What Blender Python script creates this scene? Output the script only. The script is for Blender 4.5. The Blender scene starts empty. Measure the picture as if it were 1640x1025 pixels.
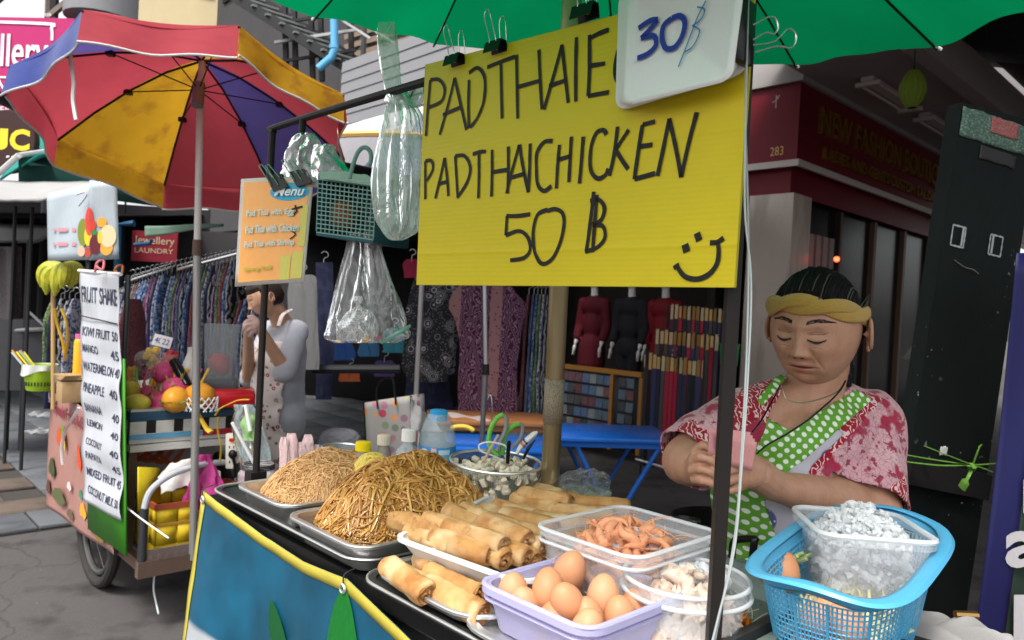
import bpy, bmesh, math, random
import numpy as np
from mathutils import Matrix, Vector, Euler, noise
random.seed(7); np.random.seed(7)
PI = math.pi
scene = bpy.context.scene
# ---------------------------------------------------------------- camera
FPX, ROLL, PITCH = 1210.0, 0.052, -0.012
CAM = Vector((0, 0, 1.5))
FW = Vector((0, math.cos(PITCH), math.sin(PITCH)))
_x, _u = Vector((1, 0, 0)), Vector((1, 0, 0)).cross(FW)
RT = math.cos(ROLL)*_x + math.sin(ROLL)*_u
UP = -math.sin(ROLL)*_x + math.cos(ROLL)*_u
cd = bpy.data.cameras.new('camera'); cam = bpy.data.objects.new('camera', cd)
scene.collection.objects.link(cam)
cam.matrix_world = Matrix(((RT.x, UP.x, -FW.x, CAM.x), (RT.y, UP.y, -FW.y, CAM.y), (RT.z, UP.z, -FW.z, CAM.z), (0, 0, 0, 1)))
cd.sensor_width = 36; cd.lens = 36*FPX/1640; cd.clip_end = 500; cd.clip_start = 0.02
cd.dof.use_dof = True; cd.dof.focus_distance = 1.25; cd.dof.aperture_fstop = 9.0
scene.camera = cam
# ---------------------------------------------------------------- sky and sun (overcast)
w = bpy.data.worlds.new('World'); scene.world = w; w.use_nodes = True
nt = w.node_tree; nt.nodes.clear()
sky = nt.nodes.new('ShaderNodeTexSky'); sky.sky_type = 'NISHITA'; sky.sun_disc = False
SUN_EL, SUN_AZ = math.radians(58), math.radians(205)
sky.sun_elevation = SUN_EL; sky.sun_rotation = SUN_AZ; sky.dust_density = 4; sky.air_density = 1.0
hs = nt.nodes.new('ShaderNodeHueSaturation'); hs.inputs['Saturation'].default_value = 0.12
bg = nt.nodes.new('ShaderNodeBackground'); bg.inputs[1].default_value = 0.15
wo = nt.nodes.new('ShaderNodeOutputWorld')
nt.links.new(sky.outputs[0], hs.inputs['Color']); nt.links.new(hs.outputs[0], bg.inputs[0]); nt.links.new(bg.outputs[0], wo.inputs[0])
sl = bpy.data.lights.new('sun', 'SUN'); so = bpy.data.objects.new('sun', sl); scene.collection.objects.link(so)
sl.energy = 1.5; sl.angle = math.radians(14); sl.color = (1, .96, .9)
sd = Vector((math.sin(SUN_AZ)*math.cos(SUN_EL), math.cos(SUN_AZ)*math.cos(SUN_EL), math.sin(SUN_EL)))
so.rotation_euler = sd.to_track_quat('Z', 'Y').to_euler()
scene.view_settings.view_transform = 'Standard'; scene.view_settings.look = 'None'
scene.view_settings.exposure = 1.2; scene.view_settings.gamma = 1
scene.render.resolution_x = 1024; scene.render.resolution_y = 640
# ---------------------------------------------------------------- helpers
def ray(px, py): return FW + (px-820)/FPX*RT + (512.5-py)/FPX*UP
def P(px, py, d): return CAM + d*ray(px, py)                 # point seen at px,py at distance d
def Pz(px, py, z): r = ray(px, py); return CAM + (z-CAM.z)/r.z*r
def Pp(px, py, o, n): r = ray(px, py); return CAM + (o-CAM).dot(n)/r.dot(n)*r
A2, A1 = Vector((.272, .94, 0)), Vector((-.615, 1.87, 0))
U = (A1-A2).normalized(); V = Vector((U.y, -U.x, 0)); Z = Vector((0, 0, 1))
YAW = math.atan2(-U.y, -U.x)            # local +x = -U (towards the right end), local +y = V
def K(a, b, z): return A2 + a*U + b*V + Vector((0, 0, z))
def VW(*c): return Vector(c)
def s2l(c): return tuple((x/12.92 if x <= .04045 else ((x+.055)/1.055)**2.4) for x in c)
def hexc(h): return s2l(tuple(int(h[i:i+2], 16)/255 for i in (0, 2, 4)))
def frame(o, x, y):                      # matrix with origin o, x axis, y axis
    x = Vector(x).normalized(); y = Vector(y); y = (y-x*y.dot(x)).normalized(); z = x.cross(y)
    return Matrix(((x.x, y.x, z.x, o[0]), (x.y, y.y, z.y, o[1]), (x.z, y.z, z.z, o[2]), (0, 0, 0, 1)))
def TR(loc=(0, 0, 0), rz=0, rx=0, ry=0, s=1):
    return Matrix.Translation(Vector(loc)) @ Euler((rx, ry, rz)).to_matrix().to_4x4() @ (Matrix.Scale(s, 4) if not isinstance(s, tuple) else Matrix.Diagonal((*s, 1)))
class N:                                 # tiny node builder
    def __init__(s, m): s.t = m.node_tree; s.n = s.t.nodes
    def __call__(s, typ, ins={}, **kw):
        n = s.n.new('ShaderNode'+typ)
        for k, v in kw.items(): setattr(n, k, v)
        for k, v in ins.items():
            i = n.inputs[k]
            if hasattr(v, 'links') or isinstance(v, bpy.types.NodeSocket): s.t.links.new(v, i)
            else: i.default_value = (*v, 1) if isinstance(v, tuple) and len(v) == 3 and i.type == 'RGBA' else v
        return n
    def math(s, op, a, b=0.0, c=0.0, clamp=False): return s('Math', {0: a, 1: b, 2: c}, operation=op, use_clamp=clamp).outputs[0]
    def mix(s, f, a, b, blend='MIX'): return s('MixRGB', {0: f, 1: a, 2: b}, blend_type=blend).outputs[0]
    def ramp(s, f, stops):
        r = s('ValToRGB', {0: f}); e = r.color_ramp.elements
        while len(e) < len(stops): e.new(.5)
        for q, (p, c) in zip(e, stops): q.position = p; q.color = (*c, 1) if len(c) == 3 else c
        return r.outputs[0]
    def noise(s, sc, det=3, vec=None, rough=.55, dist=0.0):
        return s('TexNoise', {'Scale': sc, 'Detail': det, 'Roughness': rough, 'Distortion': dist, **({'Vector': vec} if vec else {})}).outputs['Fac']
    def coord(s, kind='Object'): return s('TexCoord').outputs[kind]
MATS = {}
def mat(name, col=(.5, .5, .5), rough=.5, metal=0, var=.12, vs=12, bump=0, bs=80, alpha=1, trans=0, sheen=0, spec=.22, sss=0, emit=0, col2=None, c2s=6, c2t=(.5, .65), colfn=None, coat=0):
    """principled with gentle procedural variation; alpha<1 mixes in a clear film; trans = thin translucency"""
    if name in MATS: return MATS[name]
    m = bpy.data.materials.new(name); m.use_nodes = True; MATS[name] = m
    m.node_tree.nodes.clear(); g = N(m)
    if colfn: c = colfn(g)
    else:
        c = g('RGB').outputs[0]; c.default_value = (*col, 1)
        if col2: c = g.mix(g.ramp(g.noise(c2s, 4), [(c2t[0], (0, 0, 0)), (c2t[1], (1, 1, 1))]), c, (*col2, 1))
    if var:
        c = g('HueSaturation', {'Color': c, 'Value': g.math('ADD', 1-var, g.math('MULTIPLY', g.noise(vs, 5), 2*var))}).outputs[0]
    b = g('BsdfPrincipled', {'Base Color': c, 'Metallic': metal, 'Specular IOR Level': spec, 'Coat Weight': coat})
    g.t.links.new(g.math('ADD', rough-.08, g.math('MULTIPLY', g.noise(vs*2.3, 3), .16), clamp=True), b.inputs['Roughness'])
    if sheen: b.inputs['Sheen Weight'].default_value = sheen
    if sss: b.inputs['Subsurface Weight'].default_value = sss; b.inputs['Subsurface Radius'].default_value = (.012, .005, .003)
    if emit: b.inputs['Emission Strength'].default_value = emit; g.t.links.new(c, b.inputs['Emission Color'])
    if bump:
        bm = g('Bump', {'Strength': min(1, bump), 'Distance': .004, 'Height': g.noise(bs, 4)}); g.t.links.new(bm.outputs[0], b.inputs['Normal'])
    o = b.outputs[0]
    if trans:
        tl = g('BsdfTranslucent', {'Color': c}); o = g('MixShader', {0: trans, 1: o, 2: tl.outputs[0]}).outputs[0]
    if alpha < 1:
        tp = g('BsdfTransparent', {'Color': (1, 1, 1)}); o = g('MixShader', {0: alpha, 1: tp.outputs[0], 2: o}).outputs[0]
    out = g('OutputMaterial'); g.t.links.new(o, out.inputs[0])
    return m
def film(name, col, base=.08, streak=.5, edge=.5, rough=.12, sc=18):
    """thin crinkled plastic film: mostly clear, whiter along creases and where seen edge-on"""
    if name in MATS: return MATS[name]
    m = bpy.data.materials.new(name); m.use_nodes = True; MATS[name] = m; m.node_tree.nodes.clear(); g = N(m)
    co = g('Mapping', {0: g.coord(), 'Scale': (1., 1., .45)}).outputs[0]
    wr = g('TexNoise', {'Vector': co, 'Scale': float(sc), 'Detail': 5.0, 'Roughness': .6, 'Distortion': 1.2}).outputs['Fac']
    rid = g.ramp(g.math('ABSOLUTE', g.math('SUBTRACT', wr, .5)), [(.0, (1, 1, 1)), (.045, (0, 0, 0))])  # crease highlights painted in as whitish streaks
    fac = g('LayerWeight', {'Blend': .35}).outputs['Facing']
    a = g.math('ADD', base, g.math('ADD', g.math('MULTIPLY', rid, streak), g.math('MULTIPLY', g.math('POWER', fac, 2.0), edge)), clamp=True)
    bmp = g('Bump', {'Strength': .9, 'Distance': .01, 'Height': wr})
    d = g('BsdfDiffuse', {'Color': col}); t = g('BsdfTranslucent', {'Color': col}); dt = g('MixShader', {0: .4, 1: d.outputs[0], 2: t.outputs[0]})
    tp = g('BsdfTransparent', {'Color': (1, 1, 1)}); s1 = g('MixShader', {0: a, 1: tp.outputs[0], 2: dt.outputs[0]})
    gl = g('BsdfGlossy', {'Color': (1, 1, 1), 'Roughness': rough, 'Normal': bmp.outputs[0]}); fr = g('Fresnel', {'IOR': 1.45, 'Normal': bmp.outputs[0]})
    s2 = g('MixShader', {0: fr.outputs[0], 1: s1.outputs[0], 2: gl.outputs[0]}); out = g('OutputMaterial'); g.t.links.new(s2.outputs[0], out.inputs[0]); return m
COL = scene.collection
def tag(o, label=None, cat=None, group=None, kind=None):
    if label: o['label'] = label
    if cat: o['category'] = cat
    if group: o['group'] = group
    if kind: o['kind'] = kind
    return o
def T(name, label, cat, loc, group=None):
    o = bpy.data.objects.new(name, None); COL.objects.link(o); o.location = loc; o.empty_display_size = .05
    return tag(o, label, cat, group)
ORG = {}
def org(o):
    if o is None: return Vector((0, 0, 0))
    if o.parent: return org(o.parent)
    return Vector(o.location)
class MB:
    """collects geometry in world coordinates"""
    def __init__(s): s.v = []; s.f = []; s.uv = None
    def add(s, vs, fs, M=None):
        b = len(s.v); s.v += [tuple(M @ Vector(p)) if M else tuple(p) for p in vs]; s.f += [tuple(i+b for i in f) for f in fs]; return s
    def box(s, c, d, M=None, bev=0):
        x, y, z = (q/2 for q in d)
        if bev:
            e = min(bev, x*.9, y*.9, z*.9); vs = []; cx, cy, cz = c
            for sz, zz in ((-1, z-e), (1, z-e)): pass
            bm = bmesh.new(); bmesh.ops.create_cube(bm, size=1)
            for q in bm.verts: q.co = Vector((q.co.x*2*x, q.co.y*2*y, q.co.z*2*z))
            bmesh.ops.bevel(bm, geom=bm.edges[:], offset=e, segments=2, affect='EDGES', profile=.5)
            bm.verts.index_update()
            s.add([q.co+Vector(c) for q in bm.verts], [[q.index for q in f.verts] for f in bm.faces], M); bm.free(); return s
        vs = [(c[0]+i*x, c[1]+j*y, c[2]+k*z) for k in (-1, 1) for j in (-1, 1) for i in (-1, 1)]
        return s.add(vs, [(0, 2, 3, 1), (4, 5, 7, 6), (0, 1, 5, 4), (2, 6, 7, 3), (0, 4, 6, 2), (1, 3, 7, 5)], M)
    def tube(s, pts, r, n=8, M=None, cap=True, closed=False, flat=1.0):
        pts = [Vector(p) for p in pts]; m = len(pts); rs = r if isinstance(r, (list, tuple)) else [r]*m
        vs = []; up = None
        for i, p in enumerate(pts):
            t = (pts[(i+1) % m]-pts[i-1]) if closed else (pts[min(i+1, m-1)]-pts[max(i-1, 0)])
            t = t.normalized() if t.length > 1e-9 else Vector((0, 0, 1))
            if up is None: up = Vector((0, 0, 1)) if abs(t.z) < .9 else Vector((1, 0, 0))
            up = (up-t*up.dot(t)); up = up.normalized() if up.length > 1e-6 else t.orthogonal().normalized()
            sd_ = t.cross(up)
            for k in range(n):
                a = 2*PI*k/n; vs.append(p+rs[i]*(math.cos(a)*sd_+math.sin(a)*flat*up))
        fs = []
        for i in range(m if closed else m-1):
            j = (i+1) % m
            for k in range(n): fs.append((i*n+k, i*n+(k+1) % n, j*n+(k+1) % n, j*n+k))
        if cap and not closed: fs += [tuple(range(n))[::-1], tuple((m-1)*n+k for k in range(n))]
        return s.add(vs, fs, M)
    def bar(s, a, b, wd, th=None, side=(0, 0, 1)):     # rectangular bar from a to b
        a, b = Vector(a), Vector(b); t = (b-a).normalized(); sd_ = Vector(side); sd_ = sd_-t*sd_.dot(t)
        if sd_.length < 1e-5: sd_ = t.orthogonal()
        sd_.normalize(); o = t.cross(sd_); th = th or wd; vs = []
        for p in (a, b):
            for i, j in ((-1, -1), (1, -1), (1, 1), (-1, 1)): vs.append(p+i*wd/2*sd_+j*th/2*o)
        return s.add(vs, [(0, 3, 2, 1), (4, 5, 6, 7), (0, 1, 5, 4), (1, 2, 6, 5), (2, 3, 7, 6), (3, 0, 4, 7)])
    def lathe(s, prof, n=24, M=None, ell=1.0, close=False):
        vs = []; m = len(prof)
        for (r, z) in prof:
            for k in range(n): a = 2*PI*k/n; vs.append((r*math.cos(a), r*ell*math.sin(a), z))
        fs = [(i*n+k, i*n+(k+1) % n, (i+1)*n+(k+1) % n, (i+1)*n+k) for i in range(m-1) for k in range(n)]
        if prof[0][0] > 1e-6 and close: fs.append(tuple(range(n))[::-1])
        if prof[-1][0] > 1e-6 and close: fs.append(tuple((m-1)*n+k for k in range(n)))
        return s.add(vs, fs, M)
    def grid(s, fn, nu, nv, M=None, closeu=False):
        vs = [fn(i/(nu if closeu else nu-1), j/(nv-1)) for j in range(nv) for i in range(nu)]
        fs = [(j*nu+i, j*nu+(i+1) % nu, (j+1)*nu+(i+1) % nu, (j+1)*nu+i) for j in range(nv-1) for i in range(nu if closeu else nu-1)]
        return s.add(vs, fs, M)
    def prism(s, poly, h, M=None):       # polygon in xy extruded to +h in z
        n = len(poly)
        return s.add([(x, y, 0) for x, y in poly]+[(x, y, h) for x, y in poly],
                     [tuple(range(n))[::-1], tuple(range(n, 2*n))]+[(i, (i+1) % n, n+(i+1) % n, n+i) for i in range(n)], M)
    def sphere(s, c, r, n=16, m=10, M=None):
        r = r if isinstance(r, (tuple, list)) else (r, r, r); vs = [(c[0], c[1], c[2]-r[2])]; fs = []
        for j in range(1, m):
            t = -PI/2+PI*j/m
            for k in range(n): a = 2*PI*k/n; vs.append((c[0]+r[0]*math.cos(t)*math.cos(a), c[1]+r[1]*math.cos(t)*math.sin(a), c[2]+r[2]*math.sin(t)))
        vs.append((c[0], c[1], c[2]+r[2])); L = len(vs)-1
        for k in range(n):
            fs.append((0, 1+(k+1) % n, 1+k)); fs.append((L, L-n+k, L-n+(k+1) % n))
            for j in range(m-2): fs.append((1+j*n+k, 1+j*n+(k+1) % n, 1+(j+1)*n+(k+1) % n, 1+(j+1)*n+k))
        return s.add(vs, fs, M)
    def mesh(s, name, o=Vector((0, 0, 0)), smooth=True, ang=35):
        me = bpy.data.meshes.new(name)
        me.from_pydata([(p[0]-o.x, p[1]-o.y, p[2]-o.z) for p in s.v], [], s.f); me.validate(); me.update()
        if smooth:
            me.polygons.foreach_set('use_smooth', [True]*len(me.polygons))
            try: me.set_sharp_from_angle(angle=math.radians(ang))
            except Exception: pass
        return me
    def build(s, name, m, parent=None, label=None, cat=None, group=None, kind=None, loc=None, smooth=True, ang=35, solid=0, sub=0):
        o_ = org(parent) if parent else (Vector(loc) if loc is not None else (Vector(np.array(s.v).mean(0)) if cat else Vector((0, 0, 0))))
        me = s.mesh(name, o_, smooth, ang); me.materials.append(m)
        ob = bpy.data.objects.new(name, me); COL.objects.link(ob)
        if parent: ob.parent = parent
        else: ob.location = o_
        if sub: q = ob.modifiers.new('sub', 'SUBSURF'); q.levels = q.render_levels = sub
        if solid: q = ob.modifiers.new('solid', 'SOLIDIFY'); q.thickness = solid; q.offset = 0
        return tag(ob, label, cat, group, kind)
def dup(o, loc, rot=(0, 0, 0), label=None, group=None, s=None, parent=None):
    c = o.copy(); COL.objects.link(c); c.location = loc; c.rotation_euler = rot; c.parent = parent
    if s: c.scale = (s, s, s) if not isinstance(s, tuple) else s
    if label: c['label'] = label
    if group: c['group'] = group
    for ch in o.children:
        d = ch.copy(); COL.objects.link(d); d.parent = c
        for g2 in ch.children: e = g2.copy(); COL.objects.link(e); e.parent = d
    return c
def rrect(w_, h_, r, n=5):               # rounded rectangle outline
    out = []
    for cx, cy, a0 in ((w_/2-r, h_/2-r, 0), (-w_/2+r, h_/2-r, 90), (-w_/2+r, -h_/2+r, 180), (w_/2-r, -h_/2+r, 270)):
        for k in range(n+1): a = math.radians(a0+90*k/n); out.append((cx+r*math.cos(a), cy+r*math.sin(a)))
    return out
def ring_loft(mb, rings, M=None, capb=True, capt=False):
    n = len(rings[0]); vs = [p for r in rings for p in r]
    fs = [(i*n+k, i*n+(k+1) % n, (i+1)*n+(k+1) % n, (i+1)*n+k) for i in range(len(rings)-1) for k in range(n)]
    if capb: fs.append(tuple(range(n))[::-1])
    if capt: fs.append(tuple((len(rings)-1)*n+k for k in range(n)))
    return mb.add(vs, fs, M)
def container(w_, d_, h_, r, taper=.85, th=.002, rim=.008, rimh=.006, n=6):
    """open rounded-rectangular tub: outer wall, rim, inner wall, floor (local, base at z=0)"""
    def ring(sc, z, off=0): return [(x, y, z) for x, y in rrect(w_*sc+2*off, d_*sc+2*off, max(.003, r*sc+off), n)]
    R = [ring(taper, 0), ring(taper+(1-taper)*.08, h_*.04, .001), ring(1, h_-rimh), ring(1, h_-rimh, rim), ring(1, h_, rim), ring(1, h_, -th), ring(1, h_-rimh, -th), ring(taper+(1-taper)*.08, h_*.05+th, -th), ring(taper*.96, th+.001, -th)]
    vs = [p for q in R for p in q]; m = len(R[0]); fs = [(i*m+k, i*m+(k+1) % m, (i+1)*m+(k+1) % m, (i+1)*m+k) for i in range(len(R)-1) for k in range(m)]
    fs += [tuple(range(m))[::-1], tuple((len(R)-1)*m+k for k in range(m))]
    return vs, fs
def nz(p, s=1.0): return noise.noise(Vector(p)*s)
def smoothpath(pts, k=6):                # Catmull-Rom
    pts = [Vector(p) for p in pts]; out = []
    for i in range(len(pts)-1):
        p0, p1, p2, p3 = pts[max(i-1, 0)], pts[i], pts[i+1], pts[min(i+2, len(pts)-1)]
        for j in range(k):
            t = j/k; out.append(.5*((2*p1)+(-p0+p2)*t+(2*p0-5*p1+4*p2-p3)*t*t+(-p0+3*p1-3*p2+p3)*t**3))
    return out+[pts[-1]]
def ribbon(mb, pts, wd, nrm, lift=0.0):  # flat stroke lying on a surface with normal nrm
    pts = [Vector(p) for p in pts]; nrm = Vector(nrm); vs = []
    for i, p in enumerate(pts):
        t = (pts[min(i+1, len(pts)-1)]-pts[max(i-1, 0)]).normalized(); sd_ = t.cross(nrm).normalized()
        ww = wd[i] if isinstance(wd, list) else wd
        vs += [p+sd_*ww/2+nrm*lift, p-sd_*ww/2+nrm*lift]
    return mb.add(vs, [(2*i, 2*i+1, 2*i+3, 2*i+2) for i in range(len(pts)-1)])
FONT = {}
def textmesh(s, size=1.0, extrude=0.0, bold=0.0, shear=0.0, spacing=1.0):
    c = bpy.data.curves.new('t', 'FONT'); c.body = s; c.size = size; c.extrude = extrude; c.offset = bold; c.shear = shear; c.space_character = spacing; c.resolution_u = 3; c.align_x = 'CENTER'; c.align_y = 'CENTER'
    o = bpy.data.objects.new('t', c); COL.objects.link(o)
    me = o.to_mesh(); vs = [tuple(q.co) for q in me.vertices]; fs = [tuple(f.vertices) for f in me.polygons]; o.to_mesh_clear()
    COL.objects.unlink(o); bpy.data.objects.remove(o); bpy.data.curves.remove(c)
    return vs, fs
def text_on(mb, s, M, width=None, height=None, size=1.0, **kw):
    vs, fs = textmesh(s, size, **kw); a = np.array(vs)
    if width: a[:, 0] *= width/(a[:, 0].max()-a[:, 0].min())
    if height: a[:, 1] *= height/(a[:, 1].max()-a[:, 1].min())
    a[:, 0] -= (a[:, 0].max()+a[:, 0].min())/2; a[:, 1] -= (a[:, 1].max()+a[:, 1].min())/2
    return mb.add([tuple(q) for q in a], fs, M)
def strands(count, npts, start, hfun, seg, turn, rad, flat=1.0, n=4, lift=(0, .006), curl=0, inside=None):
    """loose noodles: random walks lying on the height field hfun(x,y) -> numpy verts, faces"""
    VS = []; FS = []; b = 0
    for _ in range(count):
        x, y = start(); a = random.uniform(0, 2*PI); k = random.uniform(-turn, turn); lf = random.uniform(*lift); ph = random.uniform(0, 6); fr = random.uniform(.12, .4)
        pts = []
        for i in range(npts):
            pts.append((x, y, hfun(x, y)+lf+.35*lift[1]*math.sin(ph+i*fr)))
            if random.random() < .12: k = random.uniform(-turn, turn)
            a += k; x2 = x+seg*math.cos(a); y2 = y+seg*math.sin(a)
            if inside and not inside(x2, y2): a += 2.2; x2 = x+seg*math.cos(a); y2 = y+seg*math.sin(a)
            if inside and not inside(x2, y2): break
            x, y = x2, y2
        if len(pts) < 3: continue
        p = np.array(pts); t = np.gradient(p, axis=0); t /= np.linalg.norm(t, axis=1)[:, None]+1e-9
        sd_ = np.cross(t, [0, 0, 1.]); sd_ /= np.linalg.norm(sd_, axis=1)[:, None]+1e-9; up = np.cross(sd_, t)
        tw = random.uniform(-.9, .9); ca, sa = math.cos(tw), math.sin(tw); s2, u2 = ca*sd_+sa*up, -sa*sd_+ca*up
        r = rad*random.uniform(.8, 1.2); m = len(p)
        ring = [p+r*(math.cos(2*PI*q/n)*s2+flat*math.sin(2*PI*q/n)*u2) for q in range(n)]
        VS.append(np.stack(ring, 1).reshape(-1, 3))
        FS += [(b+i*n+q, b+i*n+(q+1) % n, b+(i+1)*n+(q+1) % n, b+(i+1)*n+q) for i in range(m-1) for q in range(n)]
        b += m*n
    return np.concatenate(VS), FS
# ================================================================ SETTING
def asphalt(g):
    co = g.coord(); n1 = g.noise(1.1, 6, co); n2 = g.noise(60, 3, co); n3 = g.noise(260, 2, co)
    c = g.mix(n1, (.045, .041, .04), (.078, .071, .07)); c = g.mix(g.math('MULTIPLY', n2, .45), c, (.11, .103, .1))
    c = g.mix(g.ramp(n3, [(.62, (0, 0, 0)), (.72, (1, 1, 1))]), c, (.16, .155, .15))
    c = g.mix(g.ramp(g.noise(3.3, 5, co), [(.52, (0, 0, 0)), (.7, (1, 1, 1))]), c, (.034, .03, .029))
    wv = g('VectorMath', {0: co, 1: g('VectorMath', {0: g('TexNoise', {'Vector': co, 'Scale': 2.5, 'Detail': 5.0}).outputs['Color'], 1: (.5, .5, .5)}, operation='MULTIPLY').outputs[0]}, operation='ADD').outputs[0]
    cr = g('TexVoronoi', {'Scale': .75, 'Vector': wv}, feature='DISTANCE_TO_EDGE').outputs['Distance']
    c = g.mix(g.math('MULTIPLY', g.ramp(cr, [(.002, (1, 1, 1)), (.008, (0, 0, 0))]), .4), c, (.018, .016, .016))
    return g.mix(g.ramp(g('TexVoronoi', {'Scale': 9.0, 'Vector': co}).outputs['Distance'], [(.02, (1, 1, 1)), (.035, (0, 0, 0))]), c, (.22, .21, .2))
M_ASPH = mat('asphalt', rough=.85, colfn=asphalt, var=0, bump=.5, bs=140)
MB().grid(lambda a, b: ((a-.5)*300, b*300-60, 0), 9, 9).build('road', M_ASPH, kind='structure')
G0 = Vector((-2.97, 4.47, 0))
M_GROUT = mat('paving grout', (.05, .045, .04), .9, bump=.4)
def GP(a, b, z=0): return G0+a*U+b*V+Vector((0, 0, z))
pav = MB(); pav.add([GP(0, -40, .004), GP(0, 40, .004), GP(60, 40, .004), GP(60, -40, .004)], [(3, 2, 1, 0)]).build('pavement', M_GROUT, kind='structure')
pavo = bpy.data.objects['pavement']
M_SLABB = mat('brown paving slab', (.12, .09, .073), .8, var=.25, vs=3, bump=.4, bs=60, col2=(.08, .063, .053), c2s=2.5)
M_SLABG = mat('slate paving slab', (.105, .11, .118), .6, var=.25, vs=3, bump=.35, bs=60, col2=(.075, .078, .085), c2s=2.5)
split = (Vector((-3.2, 5.3, 0))-G0).dot(V)
def slabmesh(wa, wb, m, nm):
    b = MB(); b.box((0, 0, .011), (wb-.012, wa-.012, .022), bev=.004); me = b.mesh(nm); me.materials.append(m); return me
smB, smG, smE = slabmesh(.36, .5, M_SLABB, 'slab'), slabmesh(.55, .55, M_SLABG, 'slab'), slabmesh(.4, .8, M_SLABG, 'slab')
def slab(me, a, b):
    o = bpy.data.objects.new('paving_slab', me); COL.objects.link(o); o.parent = pavo
    o.location = GP(a, b, .004+random.uniform(0, .004)); o.rotation_euler = (random.uniform(-.006, .006), random.uniform(-.006, .006), math.atan2(V.y, V.x)+random.uniform(-.006, .006))
for i in range(9): slab(smE, .2, -3.4+.8*i)
for r in range(17):
    for q in range(6): slab(smB, .4+.18+.36*r, split-.25-.5*q-(.25 if r % 2 else 0)+.12*0)
for r in range(12):
    for q in range(9): slab(smG, .4+.275+.55*r, split+.275+.55*q)
# ---------------- kerb platform and dark stalls at the far left
M_DARKC = mat('dark concrete', (.09, .085, .08), .85, bump=.3)
k = MB(); k.add([*(GP(a, b, z) for z in (0, .16) for a, b in ((3.1, -9), (3.1, split-.9), (30, split-.9), (30, -9)))], [(0, 1, 5, 4), (1, 2, 6, 5), (2, 3, 7, 6), (3, 0, 4, 7), (4, 5, 6, 7)])
k.build('raised_kerb', M_DARKC, kind='structure', smooth=False)
# ---------------- corner shop
SC = P(1276, 255, 7.5)                    # lower outer corner of the red fascia
fz0, fz1 = SC.z, P(1282, 131, 7.5).z
def S(a, b, z): return Vector((SC.x, SC.y, 0))+a*U+b*V+Vector((0, 0, z))     # a: left-far along front, b: right-far along side
def sbox(mb, a0, a1, b0, b1, z0, z1):
    vs = [S(a, b, z) for z in (z0, z1) for a, b in ((a0, b0), (a1, b0), (a1, b1), (a0, b1))]
    return mb.add(vs, [(0, 1, 2, 3), (7, 6, 5, 4), (0, 4, 5, 1), (1, 5, 6, 2), (2, 6, 7, 3), (3, 7, 4, 0)])
shop = T('corner_shop', 'dark corner clothes shop with red fascia, gold lettering and marble pillar', 'shop', S(0, 0, 0))
M_RED = mat('crimson fascia', (.13, .004, .012), .5, var=.15, vs=3)
M_TRIM = mat('pale trim', (.5, .45, .42), .6)
M_MARB = mat('beige marble', (.46, .39, .34), .35, var=.18, vs=3, col2=(.36, .3, .26), c2s=4)
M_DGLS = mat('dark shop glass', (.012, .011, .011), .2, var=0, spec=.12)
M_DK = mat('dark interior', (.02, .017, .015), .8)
M_BRN = mat('brown door frame', (.1, .062, .042), .5)
sbox(MB(), 0, 5.2, 0, 9, fz0, fz1).build('fascia', M_RED, shop, smooth=False)
b = MB(); sbox(b, -.04, 5.2, -.04, -.005, fz0-.07, fz0-.005); sbox(b, -.04, -.005, -.004, 9, fz0-.07, fz0-.005); b.build('fascia_trim', M_TRIM, shop, smooth=False)
b = MB(); sbox(b, .1, 5.2, .1, .12, fz0-.32, fz0-.002); sbox(b, .1, .12, .121, 9, fz0-.32, fz0-.002); b.build('fascia_return', M_RED, shop, smooth=False)
sbox(MB(), .02, .5, .02, .42, 0, fz0-.325).build('pillar', M_MARB, shop, smooth=False)
sbox(MB(), -.04, 5.4, -.04, 9, fz1+.003, fz1+3).build('upper_wall', mat('grey upper wall', (.3, .28, .27), .8), shop, smooth=False)
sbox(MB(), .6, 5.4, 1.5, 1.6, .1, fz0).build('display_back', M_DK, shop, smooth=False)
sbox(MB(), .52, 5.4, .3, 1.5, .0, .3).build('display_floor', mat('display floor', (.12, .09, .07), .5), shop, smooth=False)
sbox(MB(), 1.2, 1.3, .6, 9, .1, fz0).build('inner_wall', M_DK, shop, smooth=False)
# side front: glazing, frames and posts that recede to the right
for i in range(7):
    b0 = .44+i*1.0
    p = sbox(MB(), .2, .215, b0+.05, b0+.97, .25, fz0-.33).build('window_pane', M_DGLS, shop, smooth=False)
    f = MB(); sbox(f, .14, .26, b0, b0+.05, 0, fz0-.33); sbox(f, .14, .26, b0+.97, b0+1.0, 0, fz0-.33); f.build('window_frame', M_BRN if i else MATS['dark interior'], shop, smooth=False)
# things glimpsed behind the first panes
b = MB(); 
for i in range(5): sbox(b, .16, .19, .55+.17*i, .6+.17*i+.06, 2.1+.05*(i % 2), 2.5)
b.build('shelf_card', mat('glimpsed stock', (.22, .2, .19), .5), shop, smooth=False)
lp = P(1340, 415, 8.0); MB().sphere(lp, .028).build('indicator_lamp', mat('red lamp', (1, .03, .01), .3, emit=9, var=0), shop)
M_GOLD = mat('gold lettering', (.32, .16, .03), .35, metal=.6)
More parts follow.
